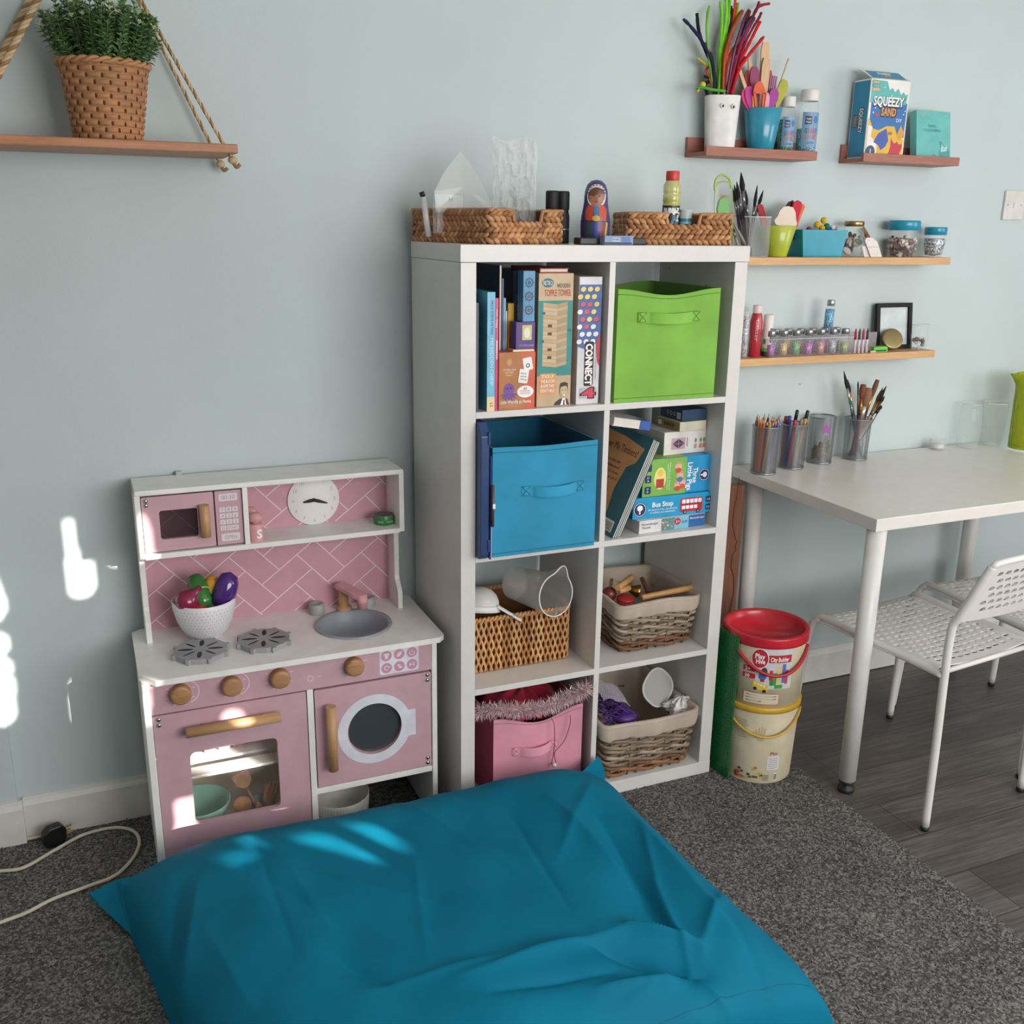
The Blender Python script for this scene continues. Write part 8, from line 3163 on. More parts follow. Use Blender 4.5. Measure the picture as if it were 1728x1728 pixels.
def perforated(fn, nu, nv, rx, ry, stag, mt, edge=1):
    """sheet of tiles, each pierced by an oval; fn maps (u, v) in 0..1 to space"""
    bm = bmesh.new()
    vt = {}

    def vert(x, y):
        k = (round(x * 1000), round(y * 1000))
        if k not in vt:
            vt[k] = bm.verts.new(fn(min(1, max(0, x / nu)), y / nv))
        return vt[k]
    for j in range(nv):
        off = .5 if (stag and j % 2) else 0
        for i in range(-1 if off else 0, nu):
            x0, x1 = max(0, i + off), min(nu, i + 1 + off)
            if x1 - x0 < .01:
                continue
            full = x1 - x0 > .99 and edge <= j < nv - edge and edge <= x0 and x1 <= nu - edge
            xs = [x0 + .5 * k for k in range(int(round((x1 - x0) * 2)) + 1)]
            if not full:
                for p, q in zip(xs, xs[1:]):
                    bm.faces.new([vert(p, j), vert(q, j), vert(q, j + .5), vert(p, j + .5)])
                    bm.faces.new([vert(p, j + .5), vert(q, j + .5), vert(q, j + 1), vert(p, j + 1)])
                continue
            cx_, cy_ = x0 + .5, j + .5
            ring = [bm.verts.new(fn((cx_ + rx * cos(2 * pi * k / 16)) / nu, (cy_ + ry * sin(2 * pi * k / 16)) / nv)) for k in range(16)]
            out = [vert(cx_ + a, cy_ + c) for a, c in ((.5, 0), (.5, .5), (0, .5), (-.5, .5), (-.5, 0), (-.5, -.5), (0, -.5), (.5, -.5))]
            for k in range(8):
                bm.faces.new([out[k], out[(k + 1) % 8], ring[(2 * k + 2) % 16], ring[2 * k + 1], ring[2 * k]])
    bmesh.ops.recalc_face_normals(bm, faces=bm.faces)
    return MB().bm(bm, mt, False)


def chair(label, loc, rz):
    """local: back legs at y = 0, front legs at y = .47, the sitter faces +y"""
    o = thing('perforated_chair', label, 'chair', (loc[0], loc[1], -.003), rz, 'white perforated chairs at the table')
    SH_ = .452
    for s_ in (-1, 1):
        back = [(s_ * .199, .0, .012), (s_ * .197, .004, .25), (s_ * .195, .010, .44), (s_ * .193, .010, .56), (s_ * .191, -.004, .60), (s_ * .186, -.045, .70), (s_ * .178, -.062, .745)]
        part(MB().tube(spline(back, 6), .0105, CHW, 14), 'rear_leg', o, None, True)
        front = [(s_ * .222, .475, .012), (s_ * .214, .462, .25), (s_ * .205, .447, .40), (s_ * .200, .430, .437), (s_ * .196, .395, .447), (s_ * .194, .2, .440), (s_ * .195, .012, .436)]
        part(MB().tube(spline(front, 7), .0105, CHW, 14), 'front_leg', o, None, True)
        for yy, xx in ((0, .199), (.475, .222)):
            part(MB().lathe([(.0005, 0), (.0095, 0), (.0113, .003), (.0113, .013), (.0005, .013)], RUBB, 14, c=(s_ * xx, yy, 0)), 'rubber_foot', o, None, True)

    def seat(u, v):
        x = -.203 + .406 * u
        y = .035 + .42 * v
        z = SH_ - .014 * sin(pi * u) * (1 - v * .6) - .006 * sin(pi * v)
        e = max(0, (v - .84) / .16)
        z -= .020 * e ** 2
        e2 = max(0, (.1 - v) / .1)
        z += .0 * e2
        ew = max(0, abs(u - .5) - .43) / .07
        z -= .012 * ew ** 2
        return (x * (1 + .03 * v), y, z)
    st_ = part(perforated(seat, 14, 18, .37, .28, True, CHW, 1), 'seat', o, None, True)
    st_.modifiers.new('sheet', 'SOLIDIFY').thickness = .003

    def backr(u, v):
        x = -.188 + .376 * u
        z = .585 + .165 * v
        y = -.002 - .062 * v
        bow = -.016 * (1 - (2 * u - 1) ** 2)
        x *= 1 - .06 * v
        if v > .86:
            x *= 1 - .05 * ((v - .86) / .14) ** 2
        return (x, y + bow * .9, z + .006 * sin(pi * u) * (v - .3))
    bk = part(perforated(backr, 14, 8, .37, .35, True, CHW, 1), 'backrest', o, None, True)
    bk.modifiers.new('sheet', 'SOLIDIFY').thickness = .003
    part(MB().tube(spline([(-.178, -.062, .742), (-.172, -.068, .752), (-.12, -.074, .757), (0, -.08, .759), (.12, -.074, .757), (.172, -.068, .752), (.178, -.062, .742)], 6), .0085, CHW, 12), 'top_rail', o, None, True)
    part(MB().tube([(-.195, .03, .434), (.195, .03, .434)], .007, CHW, 10), 'cross_rail', o, None, True)
    return o


l_, r_ = pt(1560, 1399, z=0), pt(1722, 1333, z=0)
mid = (l_ + r_) / 2
ch1 = chair('white metal chair with a perforated back pulled out in front of the table', mid, atan2(r_.y - l_.y, r_.x - l_.x))
fl_, fr2 = pt(1505, 1193, z=0), pt(1673, 1155, z=0)
a2 = atan2(fr2.y - fl_.y, fr2.x - fl_.x)
mid2 = (fl_ + fr2) / 2 - V((-sin(a2), cos(a2), 0)) * .475
ch2 = dup(ch1, (mid2.x, mid2.y, -.003), a2, 'second white perforated chair tucked deeper under the table, cut by the photo edge')

# wooden board and brick baseplate beside the shelf unit, block tubs in front
bp0 = pt(1228, 1000, y=.30)
o = thing('wooden_board', 'brown live edge wooden board standing between shelf unit and table', 'board', (.84, .33, 0))
bx0, bx1 = .775, pt(1252, 900, y=.30).x
dk = mat('#4a2416', .7)
b = MB().box((bx0, .30, 0), (bx1, .335, ZT - .045), wood('#6d4532', '#9a6a50', 'z', 1), .003)
fr = F((0, .30, 0), (1, 0, 0), (0, 0, 1))
cr = [pt(u, v, y=.2995) for u, v in ((1247, 805), (1243, 840), (1238, 862), (1236, 885), (1240, 905), (1243, 915), (1240, 922), (1242, 928), (1236, 936), (1233, 955), (1238, 975), (1238, 1000), (1234, 1020), (1227, 1050))]
for i in range(len(cr) - 1):
    p, q_ = cr[i], cr[i + 1]
    wd = .0012 + .0014 * i / len(cr)
    b.poly(fr, [(p.x - wd, p.z), (p.x + wd, p.z), (q_.x + wd, q_.z), (q_.x - wd, q_.z)], dk, .0005)
part(b, 'plank', o)

g0, g1 = pt(1228, 1316, z=0), pt(1200, 1300, z=0)
o = thing('building_baseplate', 'green studded building baseplate leaning on the side of the shelf unit', 'baseplate', (.80, .02, 0))
GB_ = mat('#17713a', .35)
gx, gy = g0.x, g0.y
gh = pt(1244, 1077, y=gy).z
a_ = atan2(.10, -.012)
# stands on its edge: runs from the near lower corner back along the side panel
near = V((gx, gy, 0)); far = V((KW + .006, gy + .255, 0))
d = (far - near).normalized()
fr = F(far, -d, (0, 0, 1))
Lg = (far - near).length
b = MB().prism([(0, 0), (Lg, 0), (Lg, gh), (0, gh)], -.002, 0, GB_, fr)
ns, nh = int(Lg / .0082), int(gh / .0082)
for j in range(nh):
    for i in range(ns):
        x, z = (i + .5) * Lg / ns, (j + .5) * gh / nh
        pz = [(x + .0024 * cos(k * pi / 3), z + .0024 * sin(k * pi / 3)) for k in range(6)]
        vs = [fr.at(p, q_, 0) for p, q_ in pz] + [fr.at(p, q_, .0018) for p, q_ in pz]
        b.add(vs, [(k, (k + 1) % 6, 6 + (k + 1) % 6, 6 + k) for k in range(6)] + [(6, 7, 8, 9, 10, 11)], GB_)
part(b, 'studded_sheet', o)

# two block tubs stacked
tc_ = pt(1281, 1299, z=0)
tcx = (pt(1231, 1290, y=tc_.y).x + pt(1329, 1290, y=tc_.y).x) / 2
CT = (tcx + .002, tc_.y + .026, 0)
h1 = pt(1281, 1185, y=CT[1] - .06).z
h2 = pt(1290, 1080, y=CT[1] - .06).z
r0 = (pt(1333, 1285, y=CT[1]).x - pt(1233, 1285, y=CT[1]).x) / 2 * .94
CARD = mat('#d8ccae', .55, vary=.04)
o1 = thing('block_tub', 'lower beige block tub with a yellow rim and handle', 'tub', CT, 0, 'stacked building block tubs')
rt = lambda z: r0 + (.006 * z / .15)
b = MB().lathe([(.0005, 0), (r0 - .002, 0), (r0, .003), (rt(h1 - .016), h1 - .016)], CARD, 48, c=CT)
aT = facing(CT)
rr = random.Random(77)
for k in range(26):
    s_, z = rr.uniform(-.055, .02), .012 + rr.uniform(0, .04) * (1 - abs(rr.uniform(-1, 1)))
    wrap(b, CT, rt, aT, wrect(s_, z, s_ + .008, z + .007, 2), mat(rr.choice(('#a03a2c', '#c8622f', '#2f3a5a', '#3f6a3a', '#c8a83a', '#8a2f2a')), .5), .0005 + .00002 * k, 0)
SK_ = mat('#c0ab8c', .6)
hz = h1 * .66
wrap(b, CT, rt, aT, well(.012, hz - .010, .0105, .013), SK_, .0005)
for k, (dx, l_) in enumerate(((-.0095, .014), (-.0035, .021), (.0025, .023), (.0085, .019))):
    wrap(b, CT, rt, aT, [(.012 + dx - .0022, hz - .004), (.012 + dx + .0022, hz - .004), (.012 + dx * 1.35 + .002, hz + l_), (.012 + dx * 1.35 - .002, hz + l_)], SK_, .0007)
wrap(b, CT, rt, aT, [(.0, hz - .014), (.003, hz - .004), (-.008, hz + .006), (-.011, hz + .003)], SK_, .0007)
TXC = mat('#5d564c', .6)
for k in range(9):
    wrap(b, CT, rt, aT, wrect(-.062, h1 * .80 - k * .0065, -.062 + rr.uniform(.02, .04), h1 * .80 - k * .0065 + .0018, 6), mat('#9a9080', .6), .0006, 0)
wrap(b, CT, rt, aT, wrect(.036, .045, .072, .088), mat('#ded9da', .5), .0006)
for k in range(6):
    wrap(b, CT, rt, aT, wrect(.040, .050 + k * .006, .068, .0515 + k * .006, 6), mat('#8f8aa0', .5), .0010, 0)
wrap(b, CT, rt, aT, wrect(.059, .010, .069, .033, 2), WTXT, .0006)
for k in range(5):
    wrap(b, CT, rt, aT, wrect(.060 + k * .0018, .012, .0609 + k * .0018, .031, 1), DARKTXT, .0010, 0)
for k in range(5):
    wrap(b, CT, rt, aT, wrect(.025, .012 + k * .004, .044, .0133 + k * .004, 4), TXC, .0007, 0)
wtext(b, CT, rt, aT, .055, .098, 'Play', .010, mat('#b0303a', .5), w=.022)
part(b, 'cardboard_wall', o1)
YEL = mat('#c9a232', .4)
part(MB().lathe([(rt(h1) + .0006, h1 - .018), (rt(h1) + .003, h1 - .017), (rt(h1) + .003, h1 - .002), (rt(h1), h1), (.0005, h1)], YEL, 48, c=CT), 'yellow_rim', o1)


def bail(c, r, z, drop, a_mid, span, rad, mt, n=24):
    pts = []
    for k in range(n + 1):
        t = k / n
        a = a_mid - span / 2 + span * t
        pts.append((c[0] + (r + .004 + .006 * sin(pi * t)) * cos(a), c[1] + (r + .004 + .006 * sin(pi * t)) * sin(a), c[2] + z - drop * sin(pi * t)))
    return MB().tube(pts, rad, mt, 10)


part(bail(CT, rt(h1), h1 - .022, .062, aT + .22, 2.3, .0032, YEL), 'handle', o1, 'yellow handle hanging down')
C2 = (CT[0], CT[1], h1 + .0005)
hh = h2 - h1
o2 = thing('block_tub', 'upper block tub with a red lid and red handle', 'tub', C2, 0, 'stacked building block tubs')
r2 = lambda z: rt(h1) - .003 + .005 * z / .2
b = MB().lathe([(.0005, 0), (r2(0), 0), (r2(hh), hh - .002)], CARD, 48, c=C2)
GREYB = mat('#c9cacb', .5)
wrap(b, C2, r2, aT, wrect(-.018, hh * .30, .085, hh * .97, 12), GREYB, .0004, 2)
RDB = mat('#b62a38', .45)
wrap(b, C2, r2, aT, wrect(.012, hh * .72, .08, hh * .84, 8), RDB, .0007, 1)
wtext(b, C2, r2, aT, .046, hh * .775, 'City Builder', .013, WTXT, w=.052, off=.0012, bold=.02)
wrap(b, C2, r2, aT, well(-.008, hh * .775, .0235, .030, 28), WTXT, .0009)
wrap(b, C2, r2, aT, well(-.008, hh * .775, .0215, .0275, 28), RDB, .0013)
wtext(b, C2, r2, aT, -.008, hh * .815, 'Play', .014, WTXT, w=.026, off=.0018, bold=.03)
wtext(b, C2, r2, aT, -.006, hh * .735, 'Hive', .014, WTXT, w=.024, off=.0018, bold=.03)
for z, t_ in ((.585, '2+'), (.475, '50')):
    wrap(b, C2, r2, aT, wrect(-.052, hh * (z - .035), -.022, hh * (z + .045), 4), RDB, .0009, 1)
    wrap(b, C2, r2, aT, well(-.022, hh * (z + .005), .006, hh * .04, 12), RDB, .0010, 1)
    wtext(b, C2, r2, aT, -.039, hh * (z + .004), t_, .010, WTXT, off=.0014, bold=.02)
# printed town: bus, trees and blocks
wrap(b, C2, r2, aT, [(-.022, hh * .30), (.018, hh * .25), (.018, hh * .36), (-.022, hh * .42)], mat('#d8bd3a', .5), .0010, 1)
for s_, z in ((-.015, .295), (.010, .262)):
    wrap(b, C2, r2, aT, well(s_, hh * z, .005, .005, 12), DARKTXT, .0014, 1)
for k in range(4):
    wrap(b, C2, r2, aT, wrect(-.018 + k * .008, hh * (.365 - .012 * k), -.0125 + k * .008, hh * (.395 - .012 * k), 1), mat('#e6e2cc', .5), .0014, 0)
wrap(b, C2, r2, aT, well(.002, hh * .50, .0105, .012), mat('#3474b8', .5), .0010, 1)
wrap(b, C2, r2, aT, well(.006, hh * .575, .008, .013), mat('#3c4a48', .5), .0012, 1)
wrap(b, C2, r2, aT, wrect(-.003, hh * .41, .008, hh * .46, 2), RDB, .0011, 0)
for s_, z0_, z1_, w_, c_ in ((.020, .44, .60, .009, '#c23a3a'), (.030, .36, .56, .010, '#4a9a4a'), (.040, .38, .66, .012, '#d9c48c'), (.055, .40, .70, .010, '#5f6fb0'), (.064, .38, .6, .009, '#c04a4a'), (.036, .31, .37, .022, '#3f9a4a'), (.022, .36, .46, .010, '#2f8a3f')):
    wrap(b, C2, r2, aT, wrect(s_, hh * z0_, s_ + w_, hh * z1_, 2), mat(c_, .5), .0010 + s_ * .001, 0)
wrap(b, C2, r2, aT, wrect(-.046, hh * .045, .052, hh * .225, 10), RDB, .0006, 1)
wrap(b, C2, r2, aT, wrect(-.0448, hh * .052, .0508, hh * .218, 10), CARD, .0010, 1)
for k in range(3):
    wrap(b, C2, r2, aT, wrect(-.038, hh * (.175 - .045 * k), .044 - .04 * (k == 2), hh * (.187 - .045 * k), 8), TXC, .0014, 0)
part(b, 'cardboard_wall', o2)
REDL = mat('#c01f2f', .3, coat=.2)
rl = r2(hh)
part(MB().lathe([(rl + .0008, hh - .012), (rl + .005, hh - .010), (rl + .006, hh - .004), (rl + .006, hh + .014), (rl + .005, hh + .018), (rl - .004, hh + .018), (rl - .008, hh + .012), (rl - .010, hh - .008), (.0005, hh - .010)], REDL, 56, c=C2), 'lid', o2, 'red lid with a raised edge')
part(bail(C2, rl, hh * .88, hh * .34, aT + .34, 2.1, .0046, mat('#b8232f', .35)), 'handle', o2, 'red handle hanging down')

# ================================================================== floor cushion
PB = mat('#11657f', .5)
m, nt, b = nodes_of('teal cotton cushion cover')
vec = tex(nt)
n1 = noise(nt, vec, 6, 3)
r = ramp(nt, n1.outputs['Fac'], [(.3, '#056a88'), (.7, '#087694')])
nt.links.new(r.outputs['Color'], b.inputs['Base Color'])
b.inputs['Roughness'].default_value = .68
b.inputs['Specular IOR Level'].default_value = .12
b.inputs['Sheen Weight'].default_value = 0
n2 = noise(nt, vec, 900, 2)
bump(nt, b, n2.outputs['Fac'], .1, .0006)
CUSH = m
# corner points on the carpet, clockwise from the back left
A_, B_, C_, D_ = V((-.835, .020)), V((.405, -.010)), V((.445, -.915)), V((-.70, -1.02))
HC = .2
rr = random.Random(9)


def gpt(u, v):
    p = pt(u, v, z=.17)
    return (p.x, p.y)


def crease(x, y, a, b_, wid, amp):
    """a soft fold along the segment a-b: a ridge if amp is positive"""
    ax, ay = a; bx_, by_ = b_
    dx, dy = bx_ - ax, by_ - ay
    L2_ = dx * dx + dy * dy
    t = max(0, min(1, ((x - ax) * dx + (y - ay) * dy) / L2_))
    px_, py_ = ax + dx * t, ay + dy * t
    d = sqrt((x - px_) ** 2 + (y - py_) ** 2)
    return amp * .85 * math.exp(-(d / (wid * .6)) ** 1.15) * (sin(pi * (.12 + .76 * t)))


FOLDS = [(gpt(1010, 1400), gpt(1165, 1640), .07, -.045), (gpt(930, 1380), gpt(1080, 1520), .045, .022), (gpt(1060, 1380), gpt(1250, 1600), .055, .030),
         (gpt(780, 1680), gpt(1060, 1590), .035, .022), (gpt(1000, 1618), gpt(1185, 1645), .040, -.055), (gpt(1060, 1590), gpt(1180, 1610), .03, .045), (gpt(830, 1700), gpt(1040, 1660), .022, -.016), (gpt(1010, 1690), gpt(1140, 1660), .022, .024),
         (gpt(560, 1640), gpt(660, 1690), .035, -.018), (gpt(480, 1480), gpt(560, 1600), .03, .008), (gpt(660, 1360), gpt(880, 1500), .025, .007), (gpt(420, 1490), gpt(620, 1620), .03, -.008), (gpt(300, 1500), gpt(270, 1620), .035, -.020), (gpt(335, 1500), gpt(290, 1690), .03, .016), (gpt(1000, 1330), gpt(940, 1480), .03, .010), (gpt(1180, 1480), gpt(1330, 1700), .03, -.012), (gpt(1150, 1690), gpt(1360, 1700), .03, .012), (gpt(760, 1420), gpt(880, 1470), .018, -.006), (gpt(1230, 1480), gpt(1180, 1620), .02, .012),
         (gpt(1165, 1640), gpt(1100, 1500), .022, .020), (gpt(1165, 1640), gpt(1260, 1690), .020, .016), (gpt(1165, 1640), gpt(1060, 1700), .018, .014), (gpt(520, 1500), gpt(760, 1560), .02, .006), (gpt(430, 1440), gpt(500, 1640), .018, -.006), (gpt(700, 1480), gpt(720, 1640), .018, .006), (gpt(860, 1400), gpt(960, 1560), .016, -.007), (gpt(620, 1700), gpt(860, 1640), .02, .008), (gpt(1080, 1400), gpt(1110, 1520), .016, .008), (gpt(340, 1560), gpt(420, 1700), .02, .007)]


def outline(s, t):
    """floor point of the pillow grid, corners pulled out, sides drawn in"""
    a = A_ * (1 - s) + B_ * s
    b_ = D_ * (1 - s) + C_ * s
    p = a * (1 - t) + b_ * t
    cen = (A_ + B_ + C_ + D_) / 4
    kx = .030 * sin(pi * t) * (1 if s > .5 else -1) * abs(2 * s - 1) ** 2
    ky = .030 * sin(pi * s) * (1 if t < .5 else -1) * abs(2 * t - 1) ** 2
    return V((p.x - kx * 1.0, p.y - ky * .9))


def cushion(s, t):
    p = outline(s, t)
    ex, ey = min(s, 1 - s), min(t, 1 - t)
    fx = min(1, ex / .22); fy = min(1, ey / .20)
    fx = sqrt(max(0, 1 - (1 - fx) ** 2)); fy = sqrt(max(0, 1 - (1 - fy) ** 2))
    k = (fx * fy) ** .8
    # flat flange at the very edge
    fl_ = min(1, max(0, min(ex * 1.35, ey) / .02))
    fl_ = fl_ * fl_ * (3 - 2 * fl_)
    lump = 1 - .10 * max(0, t - .45) + .02 * sin(3 * s * pi) * sin(2 * t * pi)
    z = .012 + HC * k * lump * (.25 + .75 * fl_) if k > 0 else .012
    if k > .05:
        f = 0
        for a, b_, w_, am in FOLDS:
            f += crease(p.x, p.y, a, b_, w_, am)
        z += f * min(1, k * 1.4)
    z += .0012 * sin(37 * p.x + 11 * p.y) * k + .001 * sin(23 * p.y - 41 * p.x) * k
    return (p.x, p.y, max(.008, z))


o = thing('floor_cushion', 'large teal floor cushion lying on the carpet in front of the toy kitchen', 'floor cushion', (-.2, -.45, 0))
part(MB().grid(cushion, 220, 190, CUSH, True).grid(lambda s, t: (outline(s, t).x, outline(s, t).y, .004), 60, 60, CUSH, True, flip=True)
     .grid(lambda s, t: (*outline(s, 0), .004 + .008 * t), 60, 1, CUSH, True).grid(lambda s, t: (*outline(0, s), .004 + .008 * t), 60, 1, CUSH, True).grid(lambda s, t: (*outline(1, s), .004 + .008 * t), 60, 1, CUSH, True), 'cover', o)
# flat sewn corners that stick out
CT_ = part


def corner(pts, th=.006):
    n = len(pts)
    b = MB()
    cen = sum((V(p) for p in pts), V()) / n
    vs = [V(p) for p in pts] + [V(p) - V((0, 0, th)) for p in pts]
    b.add(vs, [tuple(range(n)), tuple(range(n, 2 * n))[::-1]] + [(i, (i + 1) % n, n + (i + 1) % n, n + i) for i in range(n)], CUSH)
    return b


c1 = [pt(150, 1508, z=.035), pt(196, 1485, z=.06), pt(262, 1468, z=.09), pt(300, 1560, z=.10), pt(262, 1612, z=.012), pt(205, 1560, z=.012)]
part(corner(c1), 'corner_flap', o)
q0 = pt(965, 1312, z=.16)
c2_ = [pt(950, 1318, z=.17), pt(985, 1300, y=-.055), pt(1010, 1276, y=-.02), pt(1021, 1300, y=-.02), pt(1022, 1340, y=-.045), pt(1000, 1360, z=.10)]
part(corner(c2_), 'corner_flap', o)
c3_ = [pt(1312, 1634, z=.02), pt(1358, 1660, z=.012), pt(1390, 1722, z=.010), pt(1370, 1780, z=.010), pt(1290, 1790, z=.03), pt(1270, 1690, z=.06)]
part(corner(c3_), 'corner_flap', o)
sm_ = MB()
ln = []
for k in range(41):
    u = .52 + .44 * k / 40
    x, y, z = cushion(u, .955)
    ln.append((x, y, z + .0008))
sm_.tube(ln, .0006, mat('#0b6480', .6), 5)
part(sm_, 'seam', o)

# ================================================================== plug and cable
CBL = mat('#d3c8b4', .5)
o = thing('power_lead', 'cream power lead with a black plug lying by the skirting board', 'cable', (-.95, .3, 0))
cz = .006
path = [pt(u, v, z=cz) for u, v in ((-60, 1432), (0, 1424), (40, 1417), (72, 1411), (90, 1410))]
part(MB().tube(spline(path, 8), .0042, CBL, 10), 'cable_end', o)
path = [pt(u, v, z=cz) for u, v in ((-60, 1476), (0, 1470), (40, 1464), (90, 1436), (140, 1409), (190, 1397), (222, 1401), (235, 1418), (226, 1446), (195, 1477), (150, 1495), (90, 1517), (45, 1540), (0, 1557), (-60, 1580))]
part(MB().tube(spline(path, 10), .0042, CBL, 10), 'cable', o)
pc = pt(92, 1408, z=.028)
BKP = mat('#101113', .4)
d = V((.92, .35, 0)).normalized()
T = M.Translation(pc) @ M.Rotation(atan2(d.y, d.x), 4, 'Z')
b = MB().prism([(-.026, -.022), (-.012, -.028), (.018, -.026), (.026, -.012), (.026, .012), (.016, .026), (-.014, .026), (-.028, .014), (-.030, -.012)], -.013, .013, BKP, F(T.translation, T.to_3x3() @ V((1, 0, 0)), (0, 0, 1)), bev=.004)
part(b, 'plug', o, 'black three pin plug')
for dy, dz in ((0, .010), (-.008, -.006), (.008, -.006)):
    part(MB().box((.024, -.0025 + dy, -.0018 + dz), (.042, .0025 + dy, .0018 + dz), mat('#b08d4a', .3, .9), .0006, T), 'pin', o)

# ================================================================== hanging shelf and plant
HZ0, HZ1 = 1.6405, 1.6590
YS0 = .15
HW_ = wood('#96603e', '#c08660', 'x', 1.2)
o = thing('hanging_shelf', 'wooden plank shelf hung on twisted ropes at the left of the wall', 'shelf', (-.9, .26, HZ0))
part(MB().box((-1.32, YS0, HZ0), (-.4395, .375, HZ1), HW_, .0025), 'plank', o)
RP = [mat('#cbb08a', .8, vary=.1), mat('#9a7650', .8, vary=.1)]


def rope(a, b, r, pitch=.018, n=None):
    a, b = V(a), V(b)
    L = (b - a).length
    n = n or int(L / pitch * 7)
    d = (b - a).normalized()
    x = d.orthogonal().normalized(); y = d.cross(x)
    mb = MB()
    for k in range(3):
        pts = []
        for i in range(n + 1):
            t = i / n
            an = 2 * pi * (L * t / pitch) / 3 * 1.6 + k * 2 * pi / 3
            pts.append(a + (b - a) * t + x * (r * .55 * cos(an)) + y * (r * .55 * sin(an)))
        mb.tube(pts, r * .58, RP[1 if k == 0 else 0], 6)
    return mb


e1, e2 = pt(388, 240, y=.17), pt(372, 236, y=.36)
top = pt(236, -26, y=.372)
# right hand pair, meeting at a hook above the frame
hook = V((-.88, .372, 2.16))
d1 = pt(243, 0, y=.30)
for e, lbl in ((pt(391, 238, y=.175), 0), (pt(370, 236, y=.355), 1)):
    mid_ = pt(246, 4, y=.29) if lbl == 0 else pt(240, 0, y=.365)
    dv = (mid_ - e).normalized()
    part(rope(V((e.x, e.y, HZ0 - .012)), mid_ + dv * .18, .0038), 'rope', o)
    part(MB().ico((e.x, e.y, HZ0 - .012), .0105, RP[0], 2, squash=(1, 1, .8)).tube(spline([(e.x, e.y, HZ0 - .014), (e.x + .006, e.y - .004, HZ0 - .026), (e.x + .014, e.y - .006, HZ0 - .020)], 5), .004, RP[1], 7), 'knot', o)
for lbl, (a_, b_) in enumerate((((0, 122), (64, 0)), ((-14, 122), (54, -8)))):
    y_ = .20 if lbl == 0 else .365
    p, q_ = pt(*a_, y=y_), pt(*b_, y=y_)
    dv = (q_ - p).normalized()
    part(rope(p - dv * .34, q_ + dv * .12, .0062), 'rope', o)
# plant pot of woven strips
py_ = .255
pc = V((upx(184, HZ1, py_), py_, HZ1 + .0005))
hp_ = hgt(176, 108, py_) - HZ1
rb0 = (upx(244, HZ1, py_) - upx(131, HZ1, py_)) / 2
rb1 = (upx(251, HZ1 + hp_, py_) - upx(99, HZ1 + hp_, py_)) / 2
o = thing('potted_plant', 'green leafy plant in a woven basket pot on the hanging shelf', 'potted plant', pc)
rowsP, cells = 12, 17
lean_ = upx(175, HZ1 + hp_, py_) - pc.x
BK = [mat(c_, .62, vary=.12) for c_ in ('#b07c52', '#a06c45', '#bd8a5e')]


def potf(u, v):
    row = v * rowsP
    j = min(int(row), rowsP - 1)
    f = row - j
    r_ = rb0 + (rb1 - rb0) * v
    ph = (u * cells + .5 * (j % 2)) % 1
    r_ += .0045 * sin(pi * ph) ** .6 * sin(pi * f) ** .5 - .001
    return (pc.x + lean_ * v + r_ * cos(2 * pi * u), pc.y + r_ * sin(2 * pi * u), pc.z + hp_ * v)


b = MB().grid(potf, cells * 10, rowsP * 8, BK[0], True, wrapu=True)
dkm = mat('#4d2f1c', .9)
for j in range(rowsP):
    for k in range(cells):
        u0 = (k + (.0 if j % 2 == 0 else .5)) / cells
        for du in (0,):
            v0 = (j + .5) / rowsP
            r_ = rb0 + (rb1 - rb0) * v0 + .0003
            a_ = 2 * pi * u0
            fr = F((pc.x + lean_ * v0 + r_ * cos(a_), pc.y + r_ * sin(a_), pc.z + hp_ * v0), (-sin(a_), cos(a_), 0), (0, 0, 1))
            b.ell(fr, 0, 0, .0026, .0050, dkm, .0006, 8)
part(b, 'woven_pot', o)
b = MB()
for q in (0, pi):
    b.tube([(pc.x + lean_ + (rb1 + .001 + .003 * cos(k * .8 + q)) * cos(2 * pi * k / 96), pc.y + (rb1 + .001 + .003 * cos(k * .8 + q)) * sin(2 * pi * k / 96), pc.z + hp_ - .003 + .004 * sin(k * .8 + q)) for k in range(96)], .0042, BK[2], 6, closed=True)
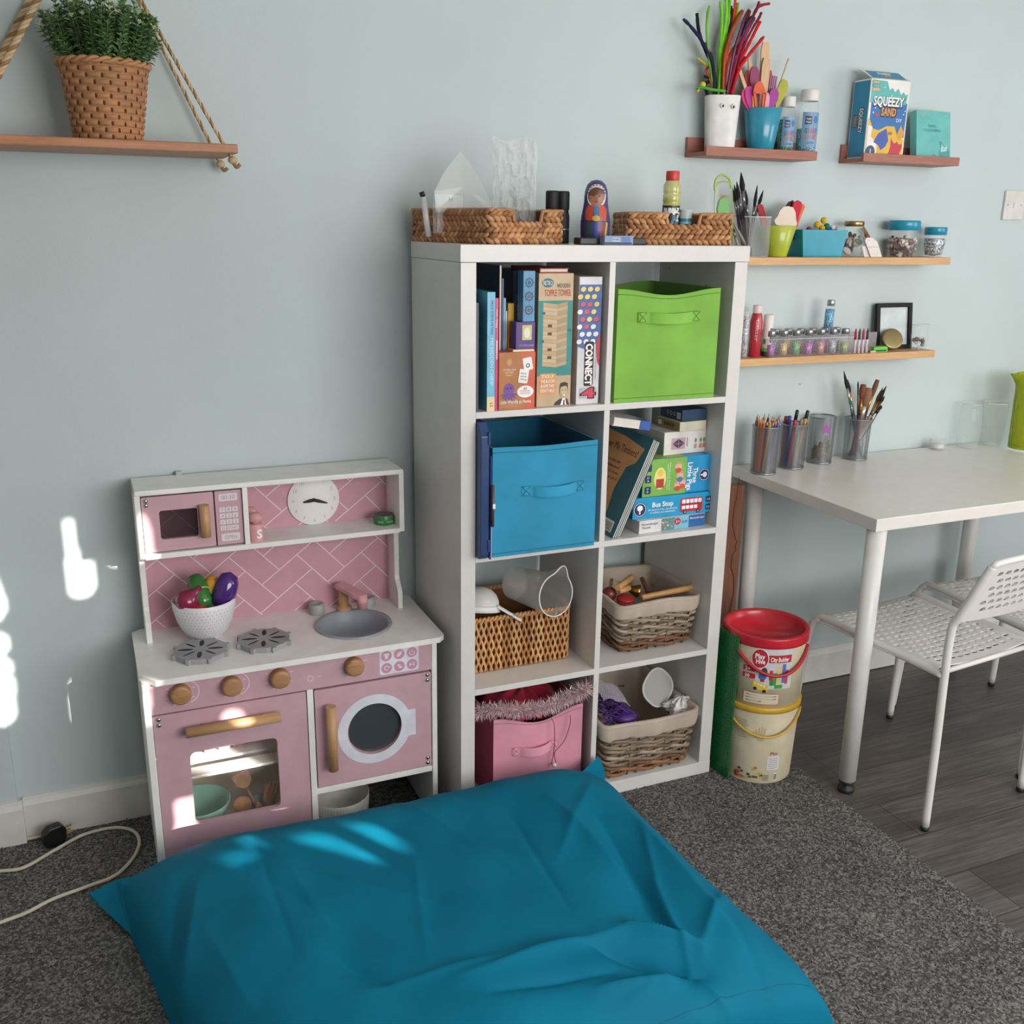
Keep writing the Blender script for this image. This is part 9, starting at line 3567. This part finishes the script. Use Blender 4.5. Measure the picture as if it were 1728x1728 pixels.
b.lathe([(.0005, 0), (rb1 - .004, 0)], mat('#2a2019', .9), 32, c=(pc.x + lean_, pc.y, pc.z + hp_ - .012))
part(b, 'braided_rim', o)
rr = random.Random(55)
LF = [mat(c_, .5, vary=.15) for c_ in ('#587c49', '#6a9054', '#48693f', '#7fa566', '#6b8d57')]
LP = [mat(c_, .5, vary=.1) for c_ in ('#c3d0a3', '#dbe2c0', '#a9c48a')]
top_c = V((pc.x + lean_, pc.y, pc.z + hp_))
fol, stm = MB(), MB()
NS = 165
for s_ in range(NS):
    a_ = rr.uniform(0, 2 * pi)
    rad = sqrt(rr.random())
    el = 1 - rad * .55
    base = top_c + V((cos(a_) * rad * rb1 * .78, sin(a_) * rad * rb1 * .8, -.01))
    Hh = .132 * (1 - .35 * rad ** 2) * rr.uniform(.72, 1.05)
    out_ = V((cos(a_) * rad, sin(a_) * rad, 0))
    tip = base + out_ * (.040 + .020 * rr.random()) + V((rr.uniform(-.008, .008), rr.uniform(-.008, .008), Hh))
    tip.y = min(tip.y, .372)
    mid_ = base.lerp(tip, .5) + out_ * .008
    pts = spline([base, mid_, tip], 5)
    stm.tube(pts, .0009, LF[2], 4, cap=False)
    pale = rr.random() < .42
    n_ = len(pts)
    for i in range(1, n_):
        p = pts[i]
        ax = (pts[i] - pts[i - 1]).normalized()
        w0 = 5 if i < n_ - 1 else 7
        for k in range(w0):
            an = 2 * pi * k / w0 + i * 1.2 + rr.uniform(-.3, .3)
            x = ax.orthogonal().normalized(); y = ax.cross(x)
            up_ = .35 if i < n_ - 1 else 1.1
            dv = (x * cos(an) + y * sin(an) + ax * up_).normalized()
            L = rr.uniform(.012, .019) * (.75 if i == n_ - 1 else 1)
            sd = dv.cross(ax).normalized() * L * (.21 if not (pale and i == n_ - 1) else .26)
            t_ = p + dv * L
            if t_.y > .381:
                continue
            m_ = p + dv * L * .5 + ax * .0012
            mt = rr.choice(LP) if pale and i >= n_ - 1 - (rr.random() < .4) else rr.choice(LF)
            fol.add([p, m_ - sd, t_, m_ + sd], [(0, 1, 2, 3)], mt)
part(stm, 'stems', o)
part(fol, 'foliage', o)
